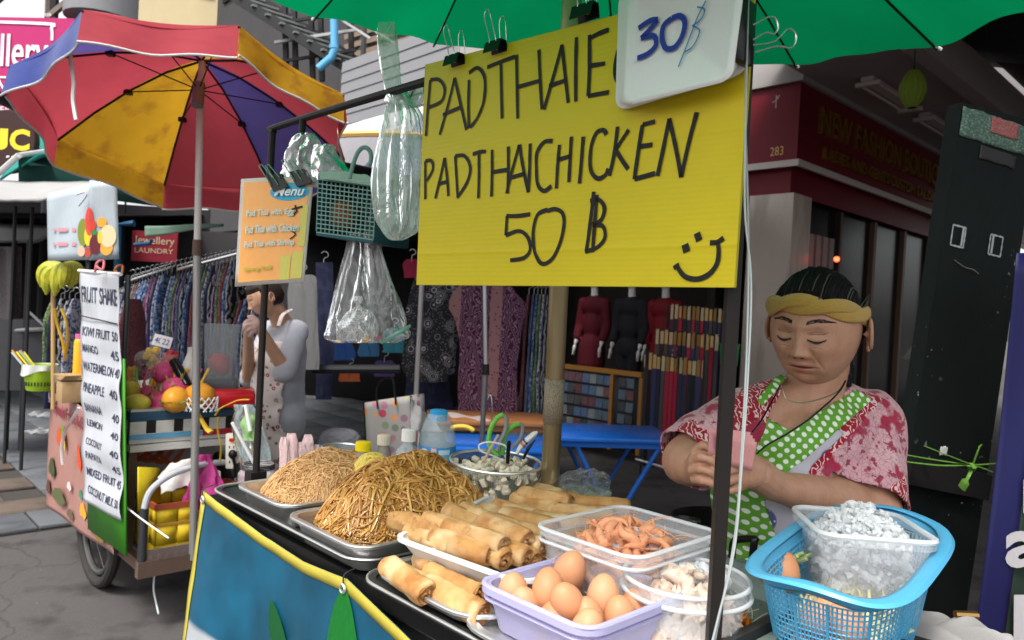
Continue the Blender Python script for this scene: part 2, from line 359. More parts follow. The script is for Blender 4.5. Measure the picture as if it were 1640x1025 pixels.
# lettering on the side fascia (raised gold letters) and the number on the front
Ms = frame(S(-.012, 0, 0), V, Z)
def letters(txt, b0, b1, z0, z1, **kw):
    m = MB(); M = frame(S(-.02, (b0+b1)/2, (z0+z1)/2), V, Z); text_on(m, txt, M, width=b1-b0, height=z1-z0, extrude=.02, **kw); m.build('lettering', M_GOLD, shop, smooth=False)
h = fz1-fz0
letters('NEW FASHION BOUTIQUE', .42, 4.4, fz0+.38*h, fz0+.8*h, bold=.01)
letters('LADIES AND GENTS CUSTOM TAILOR', .55, 3.9, fz0+.13*h, fz0+.29*h)
n = MB(); text_on(n, '283', frame(Pp(1244, 242, S(0, -.006, 0), V), -U, Z), width=.14, height=.09, size=1); n.build('house_number', mat('gold number', (.6, .36, .12), .4), shop, smooth=False)
n = MB(); o_ = Pp(1243, 162, S(0, -.006, 0), V); ribbon(n, [o_+Z*.06, o_-Z*.07], .012, -V); ribbon(n, [o_-U*.03+Z*.03, o_+U*.04-Z*.01], .01, -V); ribbon(n, [o_+Z*.02, o_-U*.035+Z*.055], .012, -V); n.build('sticker_residue', mat('pale residue', (.45, .3, .3), .7), shop)
# ---------------- soffit with fluorescent battens, running out over the walkway
M_SOF = mat('grey soffit', (.3, .26, .25), .8, var=.2, vs=3)
b = MB(); sbox(b, -1.15, -.045, -.6, 9, fz1+.05, fz1+.12); sbox(b, -1.3, -1.151, -.6, 9, fz1-.1, fz1+.25); so_ = b.build('soffit', M_SOF, kind='structure', smooth=False)
for b0 in (.35, 1.95, 3.5):
    fx = T('fluorescent_fixture', ['twin tube fluorescent fixture nearest the red fascia corner', 'twin tube fluorescent fixture in the middle of the grey soffit', 'twin tube fluorescent fixture deepest under the grey soffit'][int(b0/1.5)], 'light fixture', S(-.5, b0, fz1), 'fluorescent fixtures under the soffit')
    sbox(MB(), -.56, -.44, b0, b0+1.2, fz1+.0, fz1+.045).build('housing', M_TRIM, fx, smooth=False)
    for q in (-.58, -.42): MB().tube([S(q, b0+.03, fz1-.02), S(q, b0+1.17, fz1-.02)], .015).build('tube', M_TRIM, fx)
    for q in (b0+.01, b0+1.15): sbox(MB(), -.62, -.38, q, q+.05, fz1-.04, fz1-.002).build('end_cap', M_TRIM, fx, smooth=False)
# dark market roof over the walkway on the right
M_BLK = mat('sooty steel', (.012, .011, .011), .8)
b = MB(); sbox(b, -8, -1.32, -6.2, 12, fz1+.3, fz1+.4); b.build('walkway_roof', M_BLK, kind='structure', smooth=False)
for q in (-2.3, -3.8): tag(sbox(MB(), q-.1, q, -1.5, 12, fz1-.12, fz1+.3).build('roof_beam', M_BLK, smooth=False), kind='structure')
tag(sbox(MB(), -8, -1.31, 5, 5.2, 0, fz1+.3).build('walkway_end_wall', M_BLK, smooth=False), kind='structure')
# lantern
lt = P(1462, 143, 5.2); L = T('paper_lantern', 'green ribbed lantern hanging under the dark walkway roof', 'lantern', lt)
b = MB(); b.grid(lambda a, t: lt+Vector(((.083*(math.sin(PI*(.08+.84*t))**.7)*(1+.05*math.cos(2*PI*a*14)))*math.cos(2*PI*a), (.083*(math.sin(PI*(.08+.84*t))**.7)*(1+.05*math.cos(2*PI*a*14)))*math.sin(2*PI*a), .13*(1-2*t)*.98)), 112, 18, closeu=True); b.build('shade', mat('lantern paper', (.14, .19, .02), .7, trans=.3), L)
MB().tube([lt+Z*.11, lt+Z*.16, Vector((lt.x, lt.y, fz1+.35))], [.012, .004, .003]).build('cord', M_BLK, L)
MB().lathe([(.02, -.13), (.03, -.125), (.03, -.115)], 12, Matrix.Translation(lt), close=True).build('base_ring', M_BLK, L)
# ---------------- grey sided building, stairs, billboard and other far things
sid0 = P(640, 100, 14.0)
sb = T('sided_building', 'grey plank sided building wall rising behind the stall roofs', 'building', (sid0.x, sid0.y, 0))
M_SID = mat('grey siding', (.2, .2, .21), .75, var=.12, vs=5)
e0 = P(562, 130, 15.6)
def SD(a, z, o=0): return Vector((sid0.x, sid0.y, 0))+a*U-o*V+Vector((0, 0, z))
a1 = (Vector((e0.x, e0.y, 0))-Vector((sid0.x, sid0.y, 0))).dot(U)
for i in range(20):
    z0 = 2.0+i*.22; mb = MB(); a_hi = a1
    mb.add([SD(-3.2, z0, 0), SD(a_hi, z0, 0), SD(a_hi, z0+.214, .0), SD(-3.2, z0+.214, 0), SD(-3.2, z0, .03), SD(a_hi, z0, .03), SD(a_hi, z0+.214, .012), SD(-3.2, z0+.214, .012)], [(4, 5, 6, 7), (0, 4, 7, 3), (1, 2, 6, 5), (3, 7, 6, 2), (0, 1, 5, 4)])
    if z0 < 6.2: mb.build('siding_board', M_SID, sb, smooth=False)
mb = MB(); mb.add([SD(-3.2, 0, -.2), SD(a1, 0, -.2), SD(a1, 6.2, -.2), SD(-3.2, 6.2, -.2), SD(-3.2, 0, -.01), SD(a1, 0, -.01), SD(a1, 6.2, -.01), SD(-3.2, 6.2, -.01)], [(0, 1, 2, 3), (7, 6, 5, 4), (0, 4, 5, 1), (3, 2, 6, 7), (1, 5, 6, 2), (0, 3, 7, 4)]); mb.build('wall', M_SID, sb, smooth=False)
M_STEEL = mat('black painted steel', (.018, .018, .02), .55)
# fire-escape stair: two stringers, treads, rails, posts
st = T('steel_fire_escape', 'black steel fire escape stair above the striped parasol', 'stairs', P(470, 60, 13))
for off in (0, .9):
    q0, q1 = P(345, -25, 16.0)+V*off, P(590, 130, 16.0)+V*off
    MB().bar(q0, q1, .22, .05).build('stringer', M_STEEL, st, smooth=False)
    MB().bar(q0+Z*.9, q1+Z*.9, .05, .05).build('handrail', mat('galvanised rail', (.3, .3, .3), .4, metal=.6), st, smooth=False)
for i in range(11):
    q = P(345, -25, 16.0).lerp(P(590, 130, 16.0), (i+.5)/11); MB().bar(q, q+V*.9, .26, .04, side=(1, 0, 0)).build('tread', mat('galvanised tread', (.22, .23, .22), .5, metal=.5), st, smooth=False)
for x in (455, 470, 497, 512, 560): MB().bar(P(x, -40, 16.6), P(x+4, 130, 16.6), .1).build('post', M_STEEL, st, smooth=False)
for y in (30, 60, 92): MB().bar(P(440, y+8, 16.4), P(570, y-12, 16.4), .06).build('brace', M_STEEL if y != 60 else MATS['galvanised rail'], st, smooth=False)
pp = T('blue_drain_pipe', 'light blue drain pipe beside the black fire escape', 'pipe', P(535, 60, 15.8))
MB().tube([P(534, -30, 15.8), P(536, 78, 15.8), P(531, 92, 15.8), P(510, 110, 15.8)], .085, 12).build('pipe', mat('blue pvc', (.1, .33, .55), .4), pp)
for y in (20, 72): MB().tube([P(535, y, 15.8), P(535, y+6, 15.8)], .1, 12).build('pipe_collar', MATS['blue pvc'], pp)
lv = T('louvred_building', 'brown louvred upper facade behind the green parasol edge', 'building', P(620, 90, 15))
lo = P(560, 150, 15); MB().box((0, 0, 0), (9, 1.2, 5), TR(P(690, 60, 20), YAW)).build('wall', mat('brown facade', (.055, .04, .032), .8), lv, smooth=False)
for i in range(7): MB().bar(P(552, 110+i*16-50, 18.4), P(720, 62+i*16-50, 17.2), .13, .04).build('louvre', mat('tan louvre', (.19, .14, .1), .7), lv, smooth=False)
fb = T('cream_building', 'distant cream building with red band above the parasol', 'building', P(250, 20, 30))
fb_o = P(262, -10, 26)
MB().box((0, 0, 0), (5.2, 3, 10), TR(fb_o+Vector((0, 1.6, -1)), .35)).build('wall', mat('cream render', (.55, .45, .27), .8), fb, smooth=False)
for i in range(5):
    for j in range(2): MB().box((-1.9+.9*i, -1.52, 3.3-1.6*j), (.5, .08, 1.1), TR(fb_o+Vector((0, 1.6, -1)), .35)).build('window', M_DGLS, fb, smooth=False)
MB().box((1.9, -1.55, 0), (.9, .1, 10), TR(fb_o+Vector((0, 1.6, -1)), .35)).build('red_band', mat('red paint', (.35, .02, .03), .6), fb, smooth=False)
db = T('dark_building', 'tall dark building far behind the parasol at the left', 'building', P(400, 0, 22))
MB().box((0, 0, 0), (9, 2, 12), TR(P(500, 40, 22), YAW)).build('wall', mat('sooty wall', (.05, .048, .05), .85), db, smooth=False)
for i in range(6):
    for j in range(2): MB().box((-3.6+1.2*i, -1.03, 3.5-1.7*j), (.7, .06, 1), TR(P(500, 40, 22), YAW)).build('window', M_DGLS, db, smooth=False)
# billboard
bo = P(35, 130, 11); bb = T('billboard', 'magenta jewellery billboard with white lettering at the top left', 'sign', (bo.x, bo.y, 0))
M_MAG = mat('magenta vinyl', (.38, .018, .115), .5, var=.08)
M_WHT = mat('white print', (.75, .73, .74), .5, var=.05)
bx = (P(118, 20, 10.9)-P(0, 8, 11.0)); bx.z = 0; bx.normalize(); by = Z; Mb = frame(bo, bx, by)
W_, H_ = 2.6, 2.1
tr_ = Mb.inverted() @ P(117, 28, 10.9)
MB().box((tr_.x-W_/2, tr_.y-H_/2, -.06), (W_, H_, .1), Mb).build('panel', M_MAG, bb, smooth=False)
b = MB(); text_on(b, 'Jewellery', Mb @ Matrix.Translation((-.42, .37, .006)), width=1.62, height=.62, bold=.012); text_on(b, 'IN TOWN', Mb @ Matrix.Translation((-.75, -.12, .006)), width=1.1, height=.27); text_on(b, 'MANUFACTURER', Mb @ Matrix.Translation((-.75, -.42, .008)), width=1.2, height=.09); b.build('lettering', M_WHT, bb, smooth=False, kind='stuff')
b = MB(); ribbon(b, smoothpath([Mb @ Vector(p) for p in ((-1.6, .86, .004), (.3, .84, .004), (.42, .78, .004), (.44, .6, .004))]), .04, Mb.to_3x3() @ Vector((0, 0, 1))); ribbon(b, [Mb @ Vector(p) for p in ((-1.6, .05, .004), (.2, .05, .004))], .025, Mb.to_3x3() @ Vector((0, 0, 1))); text_on(b, 'ร้านเพชร', Mb @ Matrix.Translation((.24, .98, .004)), width=.34, height=.06); b.build('printed_border', M_WHT, bb)
for q in (-.6, .3): MB().tube([Vector((bo.x+q, bo.y+.2, 0)), Vector((bo.x+q, bo.y+.2, bo.z+1.6))], .06).build('post', M_STEEL, bb)
for x0, x1 in ((-2, -.9), (-.9, .2), (.2, 1.3)): MB().bar(Mb @ Vector((x0, 1.0, -.2)), Mb @ Vector((x1, 1.9, -.2)), .07).build('truss_bar', mat('rusty truss', (.16, .13, .11), .8), bb, smooth=False); MB().bar(Mb @ Vector((x1, 1.0, -.2)), Mb @ Vector((x1, 1.9, -.2)), .07).build('truss_bar', MATS['rusty truss'], bb, smooth=False)
MB().tube([Mb @ Vector((.9, 1.05, -.4)), Mb @ Vector((.9, 1.9, -.4))], .5, 20).build('water_tank', mat('tank grey', (.2, .2, .21), .6), bb)
# round sign
ro = P(8, 226, 9.5); rs = T('round_shop_sign', 'round dark brown sign with yellow letters at the left edge', 'sign', (ro.x, ro.y, 0))
Mr = frame(ro, bx, Z); MB().lathe([(.0, 0), (.39, 0), (.4, -.01), (.4, -.09), (0, -.1)], 40, Mr).build('disc', mat('dark brown sign', (.035, .014, .012), .4), rs)
for ch_, ox, wx_ in (('J', -.06, .2), ('C', .2, .27)): b = MB(); text_on(b, ch_, Mr @ Matrix.Translation((ox, .02, .006)), width=wx_, height=.27, bold=.04); b.build('letter', mat('yellow letters', (.75, .5, .03), .4), rs, smooth=False)
for i in range(4): MB().sphere((.05+.07*i, -.2, .0), .02, 10, 6, Mr).build('dot', [M_WHT, MATS['yellow letters'], MATS['blue pvc'], MATS['red paint']][i], rs)
MB().tube([Vector((ro.x-.3, ro.y+.15, 0)), ro+Vector((-.3, .15, 0))], .04).build('post', M_STEEL, rs)
# ---------------- awnings and stall roofs
def awning(name, label, pts, m, th=.02, posts=()):
    a = T(name, label, 'awning', Vector((sum(p.x for p in pts)/4, sum(p.y for p in pts)/4, 0)))
    q = MB(); q.grid(lambda s, t: (pts[0].lerp(pts[1], s)).lerp(pts[3].lerp(pts[2], s), t)-Z*.05*math.sin(PI*s)*math.sin(PI*t)+Z*.012*nz((s*5, t*5, 1)), 16, 10); q.build('canopy', m, a, solid=th)
    for p in posts: MB().tube([Vector((p.x, p.y, 0)), p], .014).build('post', M_STEEL, a)
    return a
M_TEAL = mat('teal canvas', (.02, .22, .19), .8, trans=.25); M_GRYC = mat('grey canvas', (.36, .355, .35), .8, trans=.2)
t0 = [P(0, 288, 8), P(62, 248, 7.8), P(200, 225, 10.5), P(60, 200, 12)]
aw = awning('teal_awning', 'teal canvas awning with pale edge tube behind the grey awning', t0, M_TEAL, posts=(P(205, 240, 10.5),))
MB().tube([P(-30, 302, 8), P(30, 249, 7.8)], .03).build('edge_tube', mat('pale tube', (.5, .5, .5), .4, metal=.3), aw); MB().tube([P(30, 249, 7.8), P(90, 240, 8.6)], .03).build('edge_tube', MATS['pale tube'], aw)
MB().add([P(30, 249, 7.8), P(110, 232, 10), P(250, 330, 10), P(30, 300, 8)], [(0, 1, 2, 3)]).build('side_curtain', mat('dark green canvas', (.01, .05, .04), .85), aw, solid=.01)
g0 = [P(-60, 308, 5.4), P(150, 288, 6.2), P(160, 300, 8.2), P(-60, 285, 8.5)]
ag = awning('grey_awning', 'sagging pale grey canvas awning over the dark stall at left', [P(-60, 320, 5.2), P(68, 322, 5.6), P(160, 293, 8), P(-60, 290, 8)], M_GRYC, posts=(P(25, 330, 6.2), P(52, 332, 6.0)))
awning('low_awning', 'lower dark grey tarpaulin edge under the grey awning', [P(-60, 385, 6.2), P(60, 388, 6.6), P(110, 362, 8.5), P(-60, 350, 8.6)], mat('dark tarp', (.12, .12, .12), .8), posts=(P(-40, 387, 6.3),))
# big dark tarpaulin roof over the clothes stalls, near edge extended unseen to cut sky light
R0 = P(150, 300, 6.3); R1 = P(668, 330, 5.6)
def SV(p, db, z): return Vector((p.x, p.y, 0))+db+Vector((0, 0, z))
back = Vector((.25, 1, 0)).normalized()*6
awning('stall_roof', 'large dark tarpaulin roof over the clothes stalls', [Vector((-3.2, 4.3, 2.62)), SV(R1, Vector((-.05, -.2, 0)), 2.42), SV(R1, back, 2.5), SV(R0, back+Vector((-1.5, 0, 0)), 2.5)], mat('black tarp', (.015, .014, .015), .85), posts=(SV(R1, back*.4, 2.4),))
awning('shop_roof', 'added dark tarpaulin blocking sky light over the tables in front of the corner shop', [Vector((-.12, 2.7, 2.75)), Vector((.72, 2.7, 2.8)), Vector((2.15, 8.6, 2.8)), SV(R1, back+Vector((.1, 0, 0)), 2.75)], MATS['black tarp'])  # added roof, mostly hidden, that keeps sky light off the background
# back wall behind the clothes
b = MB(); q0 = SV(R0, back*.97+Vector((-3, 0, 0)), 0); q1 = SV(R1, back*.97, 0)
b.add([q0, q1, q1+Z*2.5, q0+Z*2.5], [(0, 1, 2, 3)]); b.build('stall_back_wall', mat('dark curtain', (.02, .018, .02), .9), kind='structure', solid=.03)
# small green-grey tarp and second jewellery sign seen under the roof
tag(MB().grid(lambda s, t: P(232+125*s, 362+18*t*(1-s*.75)-4*s, 6.9)+Vector((0, .03*math.sin(7*s), 0)), 14, 5).build('hanging_tarp', mat('green grey tarp', (.14, .22, .17), .8), solid=.008), 'green grey tarpaulin strip hanging under the dark roof', 'tarpaulin')
jo = P(247, 395, 9); js = T('jewellery_sign', 'dark red jewellery sign deep under the stall roof', 'sign', jo); Mj = frame(jo, (1, .1, 0), Z)
MB().box((0, 0, -.03), (.52, .36, .05), Mj).build('panel', mat('dark red sign', (.16, .01, .02), .5), js, smooth=False)
b = MB(); text_on(b, 'Jewellery', Mj @ Matrix.Translation((0, .06, .003)), width=.46, height=.12); b.build('lettering', mat('dull gold print', (.4, .3, .2), .5), js, smooth=False); b = MB(); text_on(b, 'LAUNDRY', Mj @ Matrix.Translation((0, -.05, .003)), width=.44, height=.06); b.build('lettering', MATS['dull gold print'], js, smooth=False)
tag(MB().tube([P(187, 460, 7.6), P(190, 360, 7.6), P(215, 358, 7.6)], .035, 10).tube([P(215, 392, 7.4), P(240, 390, 7.4), P(243, 383, 7.4)], .02).build('blue_pipe_frame', mat('dark blue steel', (.01, .06, .13), .4)), 'dark blue pipe frame under the stall roof', 'frame')
# dark stall clutter at the far left
ds = T('dark_stall', 'dark empty stall with metal frame and plastic sheets at the left edge', 'stall', Pz(40, 600, .16))
for x, y in ((25, 460), (46, 460), (-20, 470)): q_ = P(x, 385, 6.4); MB().tube([q_, Vector((q_.x, q_.y, .1))], .015).build('post', M_STEEL, ds)
MB().tube([P(-30, 532, 6.4), P(80, 527, 6.4)], .02).build('rail', mat('grey rail', (.15, .15, .15), .5), ds); MB().tube([P(47, 500, 6.3), P(85, 535, 6.2)], .012).build('rail', MATS['grey rail'], ds)
MB().box((0, 0, 0), (.9, .5, .6), TR(P(20, 565, 6.6), .3)).build('cabinet', mat('dark cabinet', (.04, .04, .045), .5), ds, smooth=False)
MB().grid(lambda s, t: P(-40+75*s, 395+150*t, 6.7+.2*math.sin(6*s)), 20, 8).build('plastic_sheet', mat('hazy plastic', (.1, .085, .09), .25, alpha=.8), ds)
for i, (x, y) in enumerate(((66, 668), (65, 695))):
    q = Pz(x, y, .03); tag(MB().grid(lambda s, t: q+Vector(((s-.5)*.26, (t-.5)*.2, .05*nz((s*4+i, t*4, 5))+.03)), 14, 12).build('litter_bag', mat('litter film', (.6, .6, .62), .15, alpha=.35)), ['clear plastic litter further from the fruit cart on the pavement', 'clear plastic litter beside the fruit cart on the pavement'][i], 'litter', 'plastic litter')

# dark market stalls closing the street at the far left and right
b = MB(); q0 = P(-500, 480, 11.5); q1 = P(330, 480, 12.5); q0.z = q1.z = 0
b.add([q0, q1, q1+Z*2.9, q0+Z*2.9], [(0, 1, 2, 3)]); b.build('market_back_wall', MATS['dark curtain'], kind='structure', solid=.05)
awning('market_roof', 'dark tarpaulin roof over the far market stalls at left', [P(-420, 330, 7.5), P(170, 345, 8.2), P(330, 345, 12.6), P(-520, 345, 12)], MATS['black tarp'])

# high tarpaulin added to block sky light over the lane by the shop corner
rz_ = 4.25
awning('lane_roof', 'added high dark tarpaulin blocking sky light over the lane before the corner shop', [Vector((-.25, 2.75, rz_-.45)), Vector((8.5, 1.9, rz_-.5)), Vector((12, 8.5, rz_+.02)), Vector((-.72, 7.2, rz_))], MATS['black tarp'])

# ================================================================ NOODLE CART
def stain(col, s1=.28, mt=1, **kw): return col
M_SS = mat('stainless steel', (.78, .77, .75), .36, metal=.9, var=.15, vs=9, bump=.08, bs=30)
M_SSD = mat('dark steel tray', (.08, .085, .085), .35, metal=.7, var=.25, vs=8, bump=.1)
M_POST = mat('brown black iron', (.02, .017, .016), .5, metal=.3, var=.3, vs=30, bump=.15, bs=120)
cart = T('noodle_cart', 'black metal noodle cart with post frame carrying trays of food', 'food cart', K(.5, .15, 0))
def cbox(mb, a0, a1, b0, b1, z0, z1):
    vs = [K(a, b, z) for z in (z0, z1) for a, b in ((a0, b0), (a1, b0), (a1, b1), (a0, b1))]
    return mb.add(vs, [(0, 1, 2, 3), (7, 6, 5, 4), (0, 4, 5, 1), (1, 5, 6, 2), (2, 6, 7, 3), (3, 7, 4, 0)])
cbox(MB(), -.42, 1.27, -.13, .44, 1.0, 1.03).build('table_top', mat('black counter', (.014, .014, .015), .35, metal=.4), cart, smooth=False)
cbox(MB(), -.40, 1.25, -.11, .42, .3, .97).build('cabinet', mat('dark cart body', (.025, .03, .03), .5, metal=.3), cart, smooth=False)
cbox(MB(), -.38, 1.23, -.09, .4, .968, 1.002).build('cabinet_lip', M_SS, cart, smooth=False)
for a in (-.3, 1.1):
    for b_ in (-.05, .36):
        wq = MB(); wq.lathe([(.0, -.02), (.085, -.02), (.1, -.014), (.1, .014), (.085, .02), (0, .02)], 24, frame(K(a, b_, .1), U, Z)); w_ = wq.build('wheel', mat('black rubber', (.015, .015, .015), .8), cart)
        MB().bar(K(a, b_+.03, .1), K(a, b_+.03, .31), .04, .01).build('wheel_fork', M_SSD, cart, smooth=False)
ZB = 1.92
MB().tube(smoothpath([K(1.285, 0, .9), K(1.285, 0, 1.5), K(1.285, 0, ZB-.05), K(1.278, 0, ZB-.012), K(1.25, 0, ZB), K(.6, 0, ZB), K(-.06, 0, ZB)], 5), .0085, 10).build('frame_bar', M_POST, cart)
MB().bar(K(0, 0, .95), K(-.0, 0, ZB), .016, .016, side=(1, 0, 0)).build('front_post', M_POST, cart, smooth=False)
MB().tube([K(1.13, 0, ZB), K(1.145, -.002, 1.62)], .008, 10).build('hanger_post', M_POST, cart)
cbox(MB(), 1.268, 1.305, -.02, .02, .98, 1.07).build('post_socket', M_POST, cart, smooth=False)
# ---------------- banner
ban = T('vinyl_banner', 'blue vinyl banner with yellow hem and leaf print hung along the cart front', 'banner', K(.5, -.16, .4))
def banner_col(g):
    uv = g('UVMap').outputs[0]; sp = g('SeparateXYZ', {0: uv}); x, y = sp.outputs[0], sp.outputs[1]
    c = g.mix(g.ramp(g.noise(4, 3, uv), [(.3, (0, 0, 0)), (.7, (1, 1, 1))]), (.005, .042, .075), (.008, .105, .19))
    lt = g.math('ADD', y, g.math('MULTIPLY', g.noise(7, 2, uv), .05)); wh = g.ramp(lt, [(.335, (0, 0, 0)), (.35, (1, 1, 1))])
    return g.mix(wh, c, (.36, .38, .4))
def bsurf(s, t):                          # s along the front from the left end, t downwards
    a = 1.262-s*1.9; drop = t*.9
    sag = [0, .012, .028, .034, .02, .055, .095, .115, .1, .06, .1, .1]
    q = s*1.9/.16; i = min(int(q), 10); top = sag[i]+(sag[min(i+1, 11)]-sag[i])*(q-i) if q < 11 else .1
    z = 1.045-top*(1-t)-drop
    f = (.012*math.sin(s*23+1.5*t)+.022*nz((s*7, t*2.2, 3))+.007*nz((s*30, t*9, 4)))*min(1, .12+2.2*t)
    return K(a, -.138-.045*t-f-.02*math.sin(PI*min(1, t*2))*0, z)
def bgrid(s0, s1, t0, t1, n, m, off): 
    q = MB(); q.grid(lambda i, j: bsurf(s0+(s1-s0)*i, t0+(t1-t0)*j)-V*off, n, m); return q
o = bgrid(0, 1, 0, 1, 120, 50, 0).build('sheet', mat('banner vinyl', rough=.38, colfn=banner_col, var=.1, bump=.1, bs=400, coat=.2), ban)
uvl = o.data.uv_layers.new(name='UVMap'); vi = np.zeros(len(o.data.loops), dtype=int); o.data.loops.foreach_get('vertex_index', vi)
uvl.data.foreach_set('uv', np.stack([(vi % 120)/119*2.1, (vi//120)/49], 1).ravel().astype(np.float32))
M_YH = mat('yellow hem', (.42, .35, .05), .5, var=.2, vs=20)
q = bgrid(0, 1, .0, .024, 120, 3, .002); b0_ = bgrid(0, .0125, .028, 1, 3, 40, .002); q.add(b0_.v, b0_.f); q.build('hem', M_YH, ban, solid=.0012)
for s_ in (.009, .335, .66, .96):
    M = frame(bsurf(s_, .018)-V*.005, -U, Z); e = MB(); 
    e.lathe([(.005, .0), (.005, .003), (.007, .004), (.0095, .002), (.0095, 0)], 20, M); e.build('eyelet', M_SS, ban)
    MB().tube(smoothpath([bsurf(s_, .018)-V*.004, bsurf(s_, .0)-V*.006+Z*.008, bsurf(s_, 0)+V*.02+Z*.015], 4), .0014, 6).build('tie_wire', M_SSD, ban)
# printed leaves and blossom, floating 2 mm on the sheet
def leaf(s0, t0, s1, t1, wd, m, nm, off=.0035):
    mb = MB(); L = 14
    def fn(i, j):
        k = j; w_ = wd*math.sin(PI*min(1, k*.97+.02))**.55*(i-.5); ds, dt = s1-s0, t1-t0; n_ = math.hypot(ds*1.9, dt*.9)
        return bsurf(s0+ds*k+w_*dt*.9/n_/1.9, t0+dt*k-w_*ds*1.9/n_/.9)-V*off
    mb.grid(fn, 5, L); mb.build(nm, m, ban)
M_LEAF = mat('printed leaf', (.008, .13, .02), .4, var=.35, vs=25); M_LEAF2 = mat('printed dark leaf', (.006, .075, .02), .4, var=.3, vs=25)
leaf(.365, .40, .335, .018, .115, M_LEAF, 'printed_leaf'); leaf(.285, .40, .195, .13, .085, M_LEAF2, 'printed_leaf', .005); leaf(.26, .40, .19, .25, .06, M_LEAF, 'printed_leaf', .0042); leaf(.33, .34, .265, .17, .04, M_LEAF2, 'printed_leaf', .0055)
M_PET = mat('printed petal', (.75, .72, .6), .4, var=.2)
for i in range(6):
    an = i*PI/3; leaf(.29, .27, .29+.03*math.cos(an), .27+.07*math.sin(an), .045, M_PET, 'printed_petal', .0065+.0004*i)
leaf(.285, .28, .3, .26, .02, mat('printed stamen', (.75, .3, .05), .5), 'printed_stamen', .0095)
# ---------------- trays
def tray(name, label, ca, cb, wa, wb, h_, z, m, r=.03, rim=.012, cat='tray', th=.0015, taper=.9, rot=0, tilt=0):
    vs, fs = container(wa-2*rim, wb-2*rim, h_, r, taper, th, rim, .004)
    mb = MB(); M = TR(K(ca, cb, z), YAW+rot, tilt); mb.add(vs, fs, M); o = mb.build(name, m, label=label, cat=cat, loc=K(ca, cb, z), ang=40); q = MB(); q.tube([M @ Vector((x, y, h_)) for x, y in rrect(wa-.003, wb-.003, r+rim, 6)], .0026, 8, closed=True); q.build('rim_bead', M_SS, o); return o
tray('black_tray', 'long dark steel tray under the two noodle trays', .905, .02, .64, .33, .03, 1.031, M_SSD, rim=.014, r=.04)
tray('black_tray', 'dark steel tray under the lowest spring rolls and the eggs', .21, .0, .7, .34, .026, 1.031, M_SSD, rim=.014, r=.04)
tray('noodle_tray', 'stainless tray holding the thin brown rice noodles', 1.005, .015, .24, .29, .05, 1.0365, M_SS)
tray('noodle_tray', 'stainless tray holding the large heap of wide glossy noodles', .715, .035, .27, .37, .05, 1.0365, M_SS)
tray('noodle_tray', 'stainless tray behind the wide noodles beside the sieve', .78, .30, .3, .15, .07, 1.032, M_SS)
tray('roll_tray', 'shallow aluminium tray under the lowest spring rolls', .385, -.085, .27, .18, .02, 1.061, M_SS, rim=.012, r=.05)
tray('roll_tray', 'aluminium plate whose corner shows under the egg box', .17, -.06, .28, .24, .014, 1.0605, M_SS, rim=.014, r=.06)
# ---------------- noodle heaps
def mound(name, label, ca, cb, ra, rb, h_, z, m, cnt, npts, seg, turn, rad, flat, shape, lift, n=4, cat='noodles', corec=(.3, .15, .05)):
    c = K(ca, cb, 0)
    def H(x, y):
        k = max(0, 1-((x/ra)**2+(y/rb)**2)); return z+h_*shape(x/ra, y/rb, k)+(.22 if ra > .13 else .14)*h_*nz((x*15, y*15, ca*9), 1.0)*min(1, 3*k)
    th = T(name, label, cat, c+Vector((0, 0, z)))
    base = MB(); base.grid(lambda i, j: TR(c, YAW) @ Vector(((i-.5)*2*ra*j, 0, 0)) if False else TR(c, YAW) @ Vector((j*ra*math.cos(2*PI*i), j*rb*math.sin(2*PI*i), H(j*ra*math.cos(2*PI*i), j*rb*math.sin(2*PI*i))-.007)), 48, 16, closeu=True); base.build('heap_core', mat('heap core '+name, tuple(q*.5 for q in corec), .6), th)  # core colour darkened, painting shade into the gaps between strands
    def st():
        while True:
            x, y = random.uniform(-ra, ra), random.uniform(-rb, rb)
            if (x/ra)**2+(y/rb)**2 < 1: return x, y
    vs, fs = strands(cnt, npts, st, H, seg, turn, rad, flat, n, lift, inside=lambda x, y: (x/ra)**2+(y/rb)**2 < 1.0)
    M = np.array(TR(c, YAW)); vs = vs@M[:3, :3].T+M[:3, 3]
    q = MB(); q.v = [tuple(p) for p in vs]; q.f = fs; q.build('noodle_strands', m, th, kind='stuff', ang=180)
    return th
def noodle_mat(nm, c1, c2, rough, sss, spec=.5):
    def fn(g):
        gi = g('NewGeometry').outputs['Random Per Island']; return g.mix(gi, c1, c2)
    return mat(nm, colfn=fn, rough=rough, var=.1, vs=40, sss=sss, spec=spec, trans=.12)
M_N1 = noodle_mat('thin noodle', (.5, .255, .085), (.76, .47, .21), .3, 0, .5)
M_N2 = noodle_mat('wide noodle', (.47, .2, .035), (.72, .41, .11), .16, 0, .8)
M_N3 = noodle_mat('egg noodle', (.72, .52, .07), (.85, .68, .16), .4, 0)
sm = lambda k: 1-(1-min(1, k))**1.5
mound('thin_noodle_heap', 'heap of thin light brown rice noodles in the left tray', 1.015, .055, .135, .165, .085, 1.055, M_N1, 3900, 22, .0055, .55, .00115, 1, lambda x, y, k: sm(k), (-.003, .012), n=4)
mound('wide_noodle_heap', 'tall glossy heap of wide golden noodles in the middle tray', .735, .075, .145, .205, .1, 1.055, M_N2, 1250, 48, .0075, .42, .0028, .3, lambda x, y, k: sm(k)*(1+.22*math.exp(-((x+.15)**2+(y-.1)**2)*9))*(1-.22*max(0, x+y*.4)), (-.004, .022), n=6)
_e = P(606, 740, 1.66)-A2; mound('egg_noodle_heap', 'small heap of bright yellow egg noodles behind the brown noodles', _e.dot(U), _e.dot(V), .1, .06, .085, 1.075, M_N3, 700, 14, .008, .7, .0013, 1, lambda x, y, k: sm(k), (0, .006), n=4)
